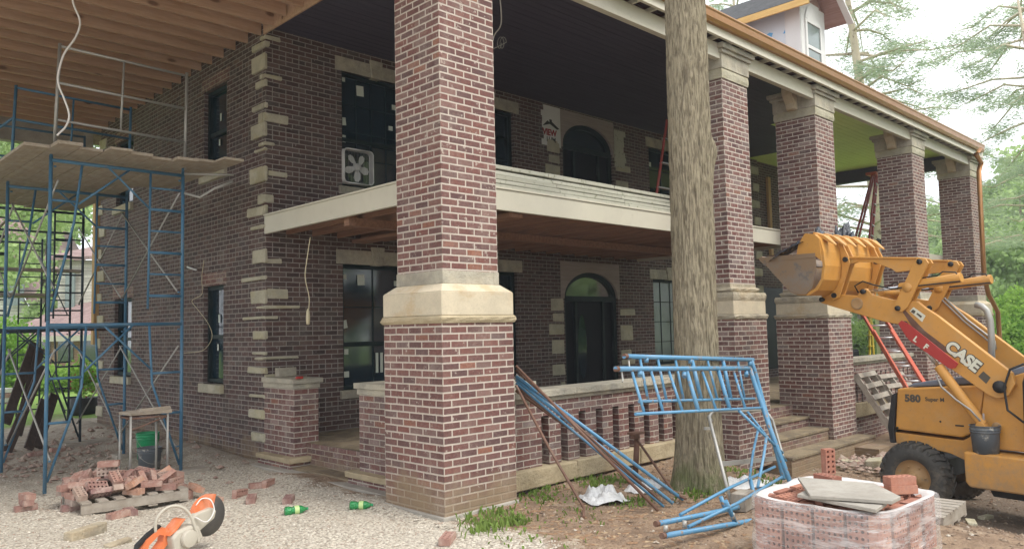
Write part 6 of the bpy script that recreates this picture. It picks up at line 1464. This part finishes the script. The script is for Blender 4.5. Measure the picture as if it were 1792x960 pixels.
# red step ladder standing on the right end of the balcony, another behind the board stack
zb_ = 3.35; s0 = ony(1517,414,7.4); t0 = ony(1533,305,7.4); t1 = t0+Vector((.35,.1,0))
sl = thing('step_ladder', 'tall red step ladder standing on the right end of the balcony', 'step ladder', (s0.x, s0.y, zb_))
fa = [Vector((s0.x,7.4,zb_)), Vector((s0.x+.45,7.5,zb_)), Vector((s0.x+.1,7.85,zb_)), Vector((s0.x+.55,7.95,zb_))]
for p, q in ((fa[0],t0),(fa[1],t1),(fa[2],t0+Vector((0,.08,0))),(fa[3],t1+Vector((0,.08,0)))):
    g = MB(); g.bar(p, q, .03, .08, up=(1,0,0)); put('rail', g, M['ladder_red'], sl, bevel=.004)
for k in range(7):
    p, q = fa[0].lerp(t0,(k+.7)/7.6), fa[1].lerp(t1,(k+.7)/7.6); g = MB(); g.bar(p, q, .08, .025); put('step', g, M['alu'], sl)
g = MB(); g.obox((t0+t1)/2+Vector((0,.05,.03)), (.25,0,0), (0,.13,0), (0,0,.035)); put('top_cap', g, M['ladder'], sl, bevel=.01)
p, q = ony(1139,345,7.6), ony(1160,262,7.6); p.z = 3.36
sl = thing('step_ladder', 'red ladder leg seen above the stack of boards', 'step ladder', p)
for s_ in (0, .45):
    g = MB(); g.bar(p+Vector((s_,0,0)), q+(q-p)*.4+Vector((s_*.8,0,0)), .02, .045, up=(1,0,0)); put('rail', g, M['ladder_red'], sl)
for k in range(4):
    g = MB(); a = p.lerp(q+(q-p)*.4,(k+.6)/4.4); g.bar(a, a+Vector((.42,0,0)), .07, .02); put('step', g, M['alu'], sl)
# bags and things on the right balcony, chair and yellow ladder on the lower porch
crumple('plastic_tarp', (19.2,6.9,3.36), (1.2,0,0), (0,.4,0), (0,0,.30), 26, 14, .8, M['tarp'], 'black plastic bags lying on the right end of the balcony', 'plastic bags', 12)
ch = thing('chair', 'dark chair standing inside the right porch', 'chair', (14.6,7.3,FLZ))
c0 = ony(1493,640,7.2)
g = MB(); g.obox(c0+Vector((.0,0,.05)), (.28,0,0), (0,.05,0), (0,0,.32)); put('backrest', g, M['black'], ch, bevel=.05)
g = MB(); g.obox(c0+Vector((0,.3,-.35)), (.3,0,0), (0,.3,0), (0,0,.05)); put('seat', g, M['black'], ch, bevel=.02)
for sx in (-.25,.25):
    for sy in (.05,.55): g = MB(); g.tube([(c0.x+sx,c0.y+sy,FLZ),(c0.x+sx,c0.y+sy,c0.z-.35)], .02, 8); put('leg', g, M['black'], ch)
y0_ = 7.6; a = ony(1524,628,y0_); b = ony(1529,575,y0_)
yl = thing('step_ladder', 'yellow folding ladder inside the right porch', 'step ladder', (a.x, a.y, FLZ))
yel = paint_mat('yellow_fibreglass', (.70,.52,.03), .5, wear=.05, dust=.1)
for dx in (-.12, .22):
    g = MB(); g.bar((a.x+dx,y0_,FLZ), (b.x+(.05 if dx < 0 else .12),y0_+.1,b.z+.35), .03, .07, up=(1,0,0)); put('rail', g, yel, yl)
for k in range(5): g = MB(); g.bar((a.x-.1,y0_,FLZ+.25+.27*k), (a.x+.2,y0_,FLZ+.25+.27*k), .06, .02); put('step', g, yel, yl)
# small stuff near the steps
for k in range(9):
    p = gp(R.uniform(1330,1500), R.uniform(765,820), .02); a = R.uniform(0,3.1); g = MB(); l = R.uniform(.1,.3); g.box(-l,l,-.02,.02,-.008,.012,j=.004); o = put('wood_scrap', g, M['freshwood'], None, 'scrap of lath lying in the dirt by the front steps', cat='wood scrap', group='laths scattered by the front steps'); o.location = p; o.rotation_euler = (R.uniform(-.2,.2),R.uniform(-.1,.1),a)
# ---------------------------------------------------------------- beyond the house
FW = Vector((DX.z, DY.z, DZ.z)); RT = Vector((DX.x, DY.x, DZ.x)); RTh = Vector((RT.x, RT.y, 0)).normalized(); FWh = Vector((FW.x, FW.y, 0)).normalized()
def dpt(px, py, d): r = wray(px, py); return CAMP+r*(d/r.dot(FW))
def foliage(name, parent, mat, clumps, n, ls, seed=0, droop=0.0, needle=False, label=None):
    """leaf cards spread in clumps [(centre, radii)]"""
    rs = np.random.RandomState(seed); tot = sum(c[1][0]*c[1][1]*c[1][2] for c in clumps)
    Vs = []; nv = 0
    for c, r in clumps:
        k = max(8, int(n*(r[0]*r[1]*r[2])/tot)); d = rs.normal(size=(k,3)); d /= np.linalg.norm(d, axis=1)[:,None]; rad_ = rs.rand(k,1)**(.42)
        P_ = np.array(c)+d*rad_*np.array(r)
        P_ += rs.normal(0, ls*.8, (k,3))
        if needle:
            a = rs.rand(k)*6.28; t_ = np.stack([np.cos(a), np.sin(a), rs.normal(-.15,.35,k)], 1); w = ls*.10; L_ = ls*(1+.6*rs.rand(k,1))
        else:
            t_ = rs.normal(size=(k,3)); w = ls*.5; L_ = ls*(.6+.7*rs.rand(k,1))
        t_ /= np.linalg.norm(t_, axis=1)[:,None]; u = rs.normal(size=(k,3)); u = np.cross(t_, u); u /= np.linalg.norm(u, axis=1)[:,None]
        Q_ = np.stack([P_-t_*L_*.5, P_+u*w, P_+t_*L_*.5, P_-u*w], 1); Vs.append(Q_.reshape(-1,3))
    V = np.concatenate(Vs); nf = len(V)//4
    m_ = bpy.data.meshes.new(name); m_.vertices.add(len(V)); m_.vertices.foreach_set('co', V.ravel()); m_.loops.add(len(V)); m_.loops.foreach_set('vertex_index', np.arange(len(V)))
    m_.polygons.add(nf); m_.polygons.foreach_set('loop_start', np.arange(nf)*4); m_.polygons.foreach_set('loop_total', np.full(nf,4)); m_.update(calc_edges=True); m_.materials.append(mat)
    o = bpy.data.objects.new(name, m_); COL.objects.link(o)
    if parent: o.parent = parent; o.location = -WORLD[parent.name]
    if label: o['label'] = label
    return o
farbark = paint_mat('distant_bark', (.17,.135,.10), .9, wear=.2, dust=.3, scale=3)
palebark = paint_mat('pale_pine_bark', (.55,.47,.34), .9, wear=.25, wearcol=(.2,.15,.1), dust=.3, scale=3)
def tree(label, base, h, r, mat, n, ls, seed, name='tree', lo=.3, trunk=.2, group=None):
    tt = thing(name, label, 'tree', base, group); b = Vector(base); rs = random.Random(seed)
    g = MB(); g.tube([b+Vector((0,0,-.3)), b+Vector((.1,0,h*.3)), b+Vector((-.1,.1,h*.6)), b+Vector((0,0,h*.88))], 0, 10, radii=[trunk*1.3, trunk, trunk*.6, trunk*.2])
    cl = []
    for k in range(26):
        z = h*(lo+(1-lo)*rs.random()); e = math.sin(math.pi*min(1,max(0.05,(z/h-lo+.12)/(1-lo+.16))))**.6; a = rs.random()*6.28; rr_ = r*e*rs.uniform(.25,.95)
        c = b+Vector((rr_*math.cos(a), rr_*math.sin(a), z)); s_ = r*rs.uniform(.22,.42); cl.append((tuple(c), (s_, s_, s_*.6)))
        if k % 2 == 0: g.tube([b+Vector((0,0,z*.7)), b.lerp(c,.5)+Vector((0,0,z*.45)), c], 0, 6, radii=[trunk*.35, trunk*.2, trunk*.05])
    put('trunk', g, farbark, tt); foliage('crown', tt, mat, cl, n, ls, seed); return tt
# left: neighbouring houses
def wallq(g, o, u, w, z0, z1, m=0): g.quad(o+UP*z0, o+u*w+UP*z0, o+u*w+UP*z1, o+UP*z1, m)
nh = thing('neighbour_house', 'neighbouring house with brick ground floor, pink shingle roof and white sided dormer', 'house', dpt(110,665,33))
o_ = dpt(22,680,33); o_.z = 0; zr = dpt(100,590,33).z; wv = (dpt(185,665,31)-dpt(22,680,33)); wv.z = 0; ww = wv.length; uu = wv.normalized(); vv_ = Vector((-uu.y, uu.x, 0))
g = MB(); g.hexa([o_, o_+uu*ww, o_+uu*ww+vv_*7, o_+vv_*7]+[p+UP*zr for p in (o_, o_+uu*ww, o_+uu*ww+vv_*7, o_+vv_*7)]); put('wall', g, M['brick_orange'], nh, origin=o_)
g = MB(); e = o_-vv_*.6+UP*(zr-.05)-uu*.5; zt2 = dpt(100,440,35).z
g.quad(e, e+uu*(ww+1), e+uu*(ww+1)+vv_*4.5+UP*(2.1), e+vv_*4.5+UP*2.1); g.quad(e+vv_*4.5+UP*2.1, e+uu*(ww+1)+vv_*4.5+UP*2.1, e+uu*(ww+1)+vv_*9, e+vv_*9); put('roof', g, M['shingle'], nh, origin=o_)
g = MB(); g.bar(e, e+uu*(ww+1), .15, .22); put('gutter', g, M['cream'], nh)
d0 = dpt(100,580,35.5); d1 = dpt(172,575,35.5); g = MB(); du = (d1-d0); du.z = 0; dw = du.length; du.normalize(); z1_ = dpt(120,455,35.5).z; zA = dpt(120,575,35.5).z
g.hexa([d0.xy.to_3d()+UP*zA, d0.xy.to_3d()+du*dw+UP*zA, d0.xy.to_3d()+du*dw+vv_*3+UP*zA, d0.xy.to_3d()+vv_*3+UP*zA]+[p+UP*z1_ for p in (d0.xy.to_3d(), d0.xy.to_3d()+du*dw, d0.xy.to_3d()+du*dw+vv_*3, d0.xy.to_3d()+vv_*3)]); put('upper_wall', g, M['siding'], nh, origin=d0)
g = MB(); wq = dpt(115,505,35.4); wl = (dpt(131,505,35.4)-wq).length; g.box(-wl/2,wl/2,-.05,.05,-.85,.85); o = put('window', g, M['glass_light'], nh, local=True); o.location = (wq+dpt(131,505,35.4))/2-WORLD[nh.name]; o.rotation_euler = (0,0,math.atan2(du.y,du.x))
g = MB(); e2 = d0.xy.to_3d()-du*.4-vv_*.4+UP*z1_; g.hexa([e2, e2+du*(dw+.8), e2+du*(dw+.8)+vv_*4+UP*1.1, e2+vv_*4+UP*1.1, e2+UP*.15, e2+du*(dw+.8)+UP*.15, e2+du*(dw+.8)+vv_*4+UP*1.25, e2+vv_*4+UP*1.25]); put('roof', g, M['shingle'], nh, origin=e2)
# basement-level opening and planters
for k in range(3):
    q = o_+uu*(ww*(.25+.25*k))-vv_*.03; g = MB(); wallq(g, q, uu, .9, .8, 2.0); wn = put('window', g, M['glass'], nh)
nh2 = thing('neighbour_house', 'white sided gable house at the far left', 'house', dpt(0,660,40))
p0, p1 = dpt(-160,640,40), dpt(62,640,40); p0.z = p1.z = 0; u2 = (p1-p0).normalized(); w2 = (p1-p0).length; v2_ = Vector((-u2.y,u2.x,0)); zE = dpt(60,560,40).z; zP = dpt(0,380,40).z
g = MB(); g.poly([p0, p1, p1+UP*zE, p0+u2*w2*.55+UP*zP, p0+UP*zE]); g.poly([p1, p1+v2_*8, p1+v2_*8+UP*zE, p1+UP*zE]); put('wall', g, M['siding'], nh2, origin=p0)
g = MB(); rp = p0+u2*w2*.55+UP*(zP+.1); re = p1+u2*.5+UP*(zE-.3); g.hexa([re-v2_*.4, rp-v2_*.4, rp+v2_*8, re+v2_*8]+[q+UP*.2 for q in (re-v2_*.4, rp-v2_*.4, rp+v2_*8, re+v2_*8)]); re = p0-u2*.5+UP*(zE-.3); g.hexa([re-v2_*.4, rp-v2_*.4, rp+v2_*8, re+v2_*8]+[q+UP*.2 for q in (re-v2_*.4, rp-v2_*.4, rp+v2_*8, re+v2_*8)]); put('roof', g, M['shingle'], nh2, origin=p0)
g = MB(); q = dpt(8,500,39.8); wallq(g, Vector((q.x,q.y,0)), u2, 1.0, q.z-1, q.z+1.3); put('window', g, M['glass_light'], nh2)
# left trees and shrubs
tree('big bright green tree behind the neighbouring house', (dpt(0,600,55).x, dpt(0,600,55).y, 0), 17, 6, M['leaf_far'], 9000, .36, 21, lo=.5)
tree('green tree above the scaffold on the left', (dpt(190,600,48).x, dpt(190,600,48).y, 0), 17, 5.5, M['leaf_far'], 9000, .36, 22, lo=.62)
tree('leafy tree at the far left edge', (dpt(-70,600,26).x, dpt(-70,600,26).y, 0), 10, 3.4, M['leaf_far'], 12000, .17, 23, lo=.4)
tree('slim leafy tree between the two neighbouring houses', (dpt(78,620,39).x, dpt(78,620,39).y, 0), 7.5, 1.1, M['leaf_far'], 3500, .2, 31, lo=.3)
sb_ = thing('shrub', 'dense green shrub at the left edge', 'shrub', dpt(5,690,24)); foliage('foliage', sb_, M['leaf'], [(tuple(dpt(x, y, 24+R.random())), (1.0,1.0,.8)) for x, y in ((0,640),(15,625),(-30,600),(20,660),(0,600))], 8000, .11, 41)
g = MB(); c_ = dpt(5,690,24); g.tube([(c_.x,c_.y,0),(c_.x,c_.y,1.5)], .06, 6); put('stem', g, farbark, sb_)
for k, (x, y, d, s_) in enumerate([(70,668,27,.9),(100,664,27,.9),(130,660,26,.9),(150,668,26,.7),(35,672,27,.9)]):
    sb_ = thing('shrub', 'low bright green shrub before the brick wall, %s' % ['second from left','middle one','fourth from left','rightmost','leftmost'][k], 'shrub', dpt(x, y+12, d), 'low shrubs before the neighbouring house'); c_ = dpt(x, y, d); foliage('foliage', sb_, M['leaf'], [((c_.x,c_.y,.35),(s_,s_,.45))], 2200, .10, 50+k)
g = MB(); 
pp = gp(30,715); 
for k in range(4):
    g = MB(); g.box(-.5,.5,-.35,.35,.12*k,.12*k+.10,j=.01); o = put('wrapped_bundle', g, M['film_thick'] if k % 2 else M['loose'], None, 'pale pinkish bundle in the stack left of the scaffold, layer %s from the ground' % ['one','two','three','four'][k], cat='bundle', group='stacked bundles left of the scaffold'); o.location = pp+Vector((-.4,1.2,0)); o.rotation_euler = (0,0,.3)
pt = thing('flower_pot', 'black planter with red flowers by the rear corner of the house', 'planter', ony(148,690,19.5))
c_ = ony(148,688,19.5); g = MB(); g.lathe([(0,0),(.28,0),(.34,.4),(.30,.4),(0,.35)], (c_.x,c_.y,0), n=16); put('pot', g, M['black'], pt)
foliage('plant', pt, M['leaf'], [((c_.x,c_.y,.85),(.3,.3,.45))], 500, .09, 61); foliage('flowers', pt, M['red_plate'], [((c_.x,c_.y,.7),(.35,.35,.35))], 60, .07, 62)
# right: woods, bushes, lawn house, the pine
for k, (px, d, h, r_, n, ls) in enumerate([(1740,52,9.5,4.6,16000,.30),(1800,46,10,5,16000,.30),(1690,60,9,4.5,12000,.32),(1640,60,10,5,12000,.32),(1870,50,13,6,12000,.34),(1505,62,8,4.5,9000,.3),(1560,66,10,5,10000,.32)]):
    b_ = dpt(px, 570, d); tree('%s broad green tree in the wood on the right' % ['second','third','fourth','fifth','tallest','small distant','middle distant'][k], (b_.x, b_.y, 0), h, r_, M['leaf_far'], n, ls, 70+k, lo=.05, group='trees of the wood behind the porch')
b_ = dpt(1775,640,24); sb_ = thing('shrub', 'bright green bush beside the copper downspout', 'shrub', (b_.x,b_.y,0))
foliage('foliage', sb_, M['leaf'], [(tuple(dpt(x, y, d)), (s_,s_,s_)) for x, y, d, s_ in ((1760,600,24,.75),(1785,580,25,.9),(1780,640,23,.7),(1765,560,26,.8),(1810,620,24,1.0),(1755,650,24,.6),(1795,545,26,.8))], 16000, .12, 90)
g = MB(); g.tube([(b_.x,b_.y,-.4),(b_.x,b_.y,1.6)], .07, 6); put('stem', g, farbark, sb_)
b_ = dpt(1508,600,40); sb_ = thing('shrub', 'yellow green shrub on the lawn seen through the porch', 'shrub', (b_.x,b_.y,0)); foliage('foliage', sb_, M['weed'], [(tuple(dpt(1508,600,40)),(1.1,1.1,.9)),(tuple(dpt(1520,585,41)),(1.0,1.0,.8))], 5000, .13, 93)
b_ = dpt(1490,560,75); wh_ = thing('distant_house', 'white distant building seen between the porch columns', 'building', (b_.x,b_.y,0)); g = MB(); p0, p1 = dpt(1470,575,75), dpt(1530,575,75); p0.z = p1.z = -.5; zt3 = dpt(1500,540,75).z; u3 = (p1-p0).normalized(); v3 = Vector((-u3.y,u3.x,0)); L3 = (p1-p0).length
g.hexa([p0,p1,p1+v3*6,p0+v3*6]+[q+UP*(zt3+.5) for q in (p0,p1,p1+v3*6,p0+v3*6)]); put('wall', g, M['siding'], wh_, origin=p0); g = MB(); g.hexa([p0-v3*.4+UP*(zt3+.5), p1-v3*.4+UP*(zt3+.5), p1+v3*3+UP*(zt3+2), p0+v3*3+UP*(zt3+2), p0-v3*.4+UP*(zt3+.6), p1-v3*.4+UP*(zt3+.6), p1+v3*3+UP*(zt3+2.1), p0+v3*3+UP*(zt3+2.1)]); put('roof', g, M['alu'], wh_)
# the tall pine
def pine(label, px, d, htop, seed, trunkr, spread, zlo, n, whorls, bark_):
    b_ = dpt(px, 560, d); b = Vector((b_.x, b_.y, 0)); pn = thing('pine_tree', label, 'pine tree', b); rs = random.Random(seed); g = MB()
    g.tube([b+Vector((0,0,-.5)), b+Vector((.05,0,htop*.4))-RTh*.1, b+Vector((0,0,htop*.75))-RTh*.55, b+UP*htop-RTh*1.0], 0, 12, radii=[trunkr, trunkr*.8, trunkr*.55, trunkr*.12]); cl = []
    for k in range(whorls):
        z = zlo+(htop-zlo)*k/whorls+rs.uniform(-.3,.3); 
        for q in range(3):
            a = rs.random()*6.28; L_ = spread*(1-.45*k/whorls)*rs.uniform(.55,1.1); dr = Vector((math.cos(a), math.sin(a), 0)); base_ = b+UP*z-RTh*(.55*min(1,z/(htop*.75)))
            pts = [base_, base_+dr*L_*.35+UP*rs.uniform(-.1,.4), base_+dr*L_*.7+UP*rs.uniform(-.5,.2), base_+dr*L_+UP*rs.uniform(-.9,.1)]
            g.tube(pts, 0, 6, radii=[.06,.045,.03,.01])
            for m_ in range(5):
                t_ = .35+.65*(m_+rs.random())/5; i = min(2, int(t_*3)); c = pts[i].lerp(pts[i+1], t_*3-i) if t_ < 1 else pts[3]
                side = dr.cross(UP)*rs.uniform(-.9,.9)*L_*.28; c = c+side+UP*rs.uniform(-.15,.15)
                g.tube([pts[i].lerp(pts[i+1], .3), c], .008, 4); cl.append((tuple(c), (.55,.55,.13)))
    put('trunk', g, bark_, pn); foliage('crown', pn, M['needle'], cl, n, .17, seed, needle=True)
pine('tall pine with a pale trunk and airy drooping boughs behind the dormer', 1545, 31, 17.5, 5, .27, 5.2, 4.5, 30000, 22, palebark)
pine('second pine at the right edge of the photo', 1855, 34, 17, 6, .2, 6.2, 4.5, 38000, 17, palebark)
pine('distant thin pine left of the dormer', 1330, 44, 24, 8, .2, 4.0, 12, 16000, 12, palebark)
tree('faint green tree far behind the house roof', (dpt(1290,500,60).x, dpt(1290,500,60).y, 0), 25, 7, M['needle'], 9000, .28, 96, lo=.5)

# trees across the street, mirrored in the window glass
for k, (x, y, h, r_) in enumerate([(26,-4,11,5),(35,-10,13,6),(20,-11,12,5),(11,-15,13,6)]):
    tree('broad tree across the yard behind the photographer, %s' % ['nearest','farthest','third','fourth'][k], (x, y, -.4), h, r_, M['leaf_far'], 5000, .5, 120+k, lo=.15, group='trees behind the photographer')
# ---------------------------------------------------------------- sky, sun, camera
w = bpy.data.worlds.new('World'); SC.world = w; w.use_nodes = True; nt = w.node_tree; nt.nodes.clear()
sky = nt.nodes.new('ShaderNodeTexSky'); sky.sky_type = 'NISHITA'; sky.sun_disc = False
SUN_EL, SUN_AZ = 52.0, 0.0
sd = Vector((.22,-.80,1.10)).normalized()      # towards the sun: in front of the porch, high
sky.sun_elevation = math.asin(sd.z); sky.sun_rotation = math.atan2(sd.x, sd.y)
tc = nt.nodes.new('ShaderNodeTexCoord'); nz_ = nt.nodes.new('ShaderNodeTexNoise'); nz_.inputs['Scale'].default_value = 2.2; nz_.inputs['Detail'].default_value = 6
nt.links.new(tc.outputs['Generated'], nz_.inputs['Vector'])
rp_ = nt.nodes.new('ShaderNodeValToRGB'); rp_.color_ramp.elements[0].position = .3; rp_.color_ramp.elements[0].color = (9.2,9.7,10.4,1); rp_.color_ramp.elements[1].position = .65; rp_.color_ramp.elements[1].color = (13.0,13.2,13.4,1)
nt.links.new(nz_.outputs['Fac'], rp_.inputs[0])
mx = nt.nodes.new('ShaderNodeMix'); mx.data_type = 'RGBA'; mx.inputs[0].default_value = .9; nt.links.new(sky.outputs[0], mx.inputs[6]); nt.links.new(rp_.outputs[0], mx.inputs[7])
bg = nt.nodes.new('ShaderNodeBackground'); bg.inputs[1].default_value = .088; nt.links.new(mx.outputs[2], bg.inputs[0]); wo = nt.nodes.new('ShaderNodeOutputWorld'); nt.links.new(bg.outputs[0], wo.inputs[0])
sl_ = bpy.data.lights.new('sun', 'SUN'); sl_.energy = 1.5; sl_.angle = rad(22); sl_.color = (1.0,.95,.88); so = bpy.data.objects.new('sun', sl_); COL.objects.link(so); so.rotation_euler = sd.to_track_quat('Z', 'Y').to_euler()
cam = bpy.data.cameras.new('camera'); cam.sensor_width = 36.0; cam.lens = FP/1792*36.0; cam.clip_end = 1500; cam.clip_start = .05
co = bpy.data.objects.new('camera', cam); COL.objects.link(co)
Rt = RT; Fw = FW; Upv = Rt.cross(Fw)*-1 if False else Fw.cross(Rt)*-1
Upv = Vector((DX.y, DY.y, DZ.y))
co.matrix_world = Matrix(((Rt.x,Upv.x,-Fw.x,CAMP.x),(Rt.y,Upv.y,-Fw.y,CAMP.y),(Rt.z,Upv.z,-Fw.z,CAMP.z),(0,0,0,1)))
SC.camera = co
hz_ = NT('haze_veil'); pv = hz_.n('VolumePrincipled'); pv.inputs['Color'].default_value = (.90,.94,1.0,1); pv.inputs['Density'].default_value = .0014; pv.inputs['Anisotropy'].default_value = 0.0  # added volume: lifts the porch darks like glare and washes out the distance
hz_.l(pv.outputs[0], hz_.out.inputs['Volume'])
g = MB(); g.box(-190,190,-190,190,-3,32); put('haze', g, hz_.mat, None, kind='stuff', label='thin pale haze added as a glare veil over the darks and the distance', cat='haze')
SC.view_settings.view_transform = 'Standard'; SC.view_settings.look = 'None'; SC.view_settings.exposure = 1.0; SC.view_settings.gamma = 1.0
SC.cycles.max_bounces = 8; SC.cycles.transparent_max_bounces = 16
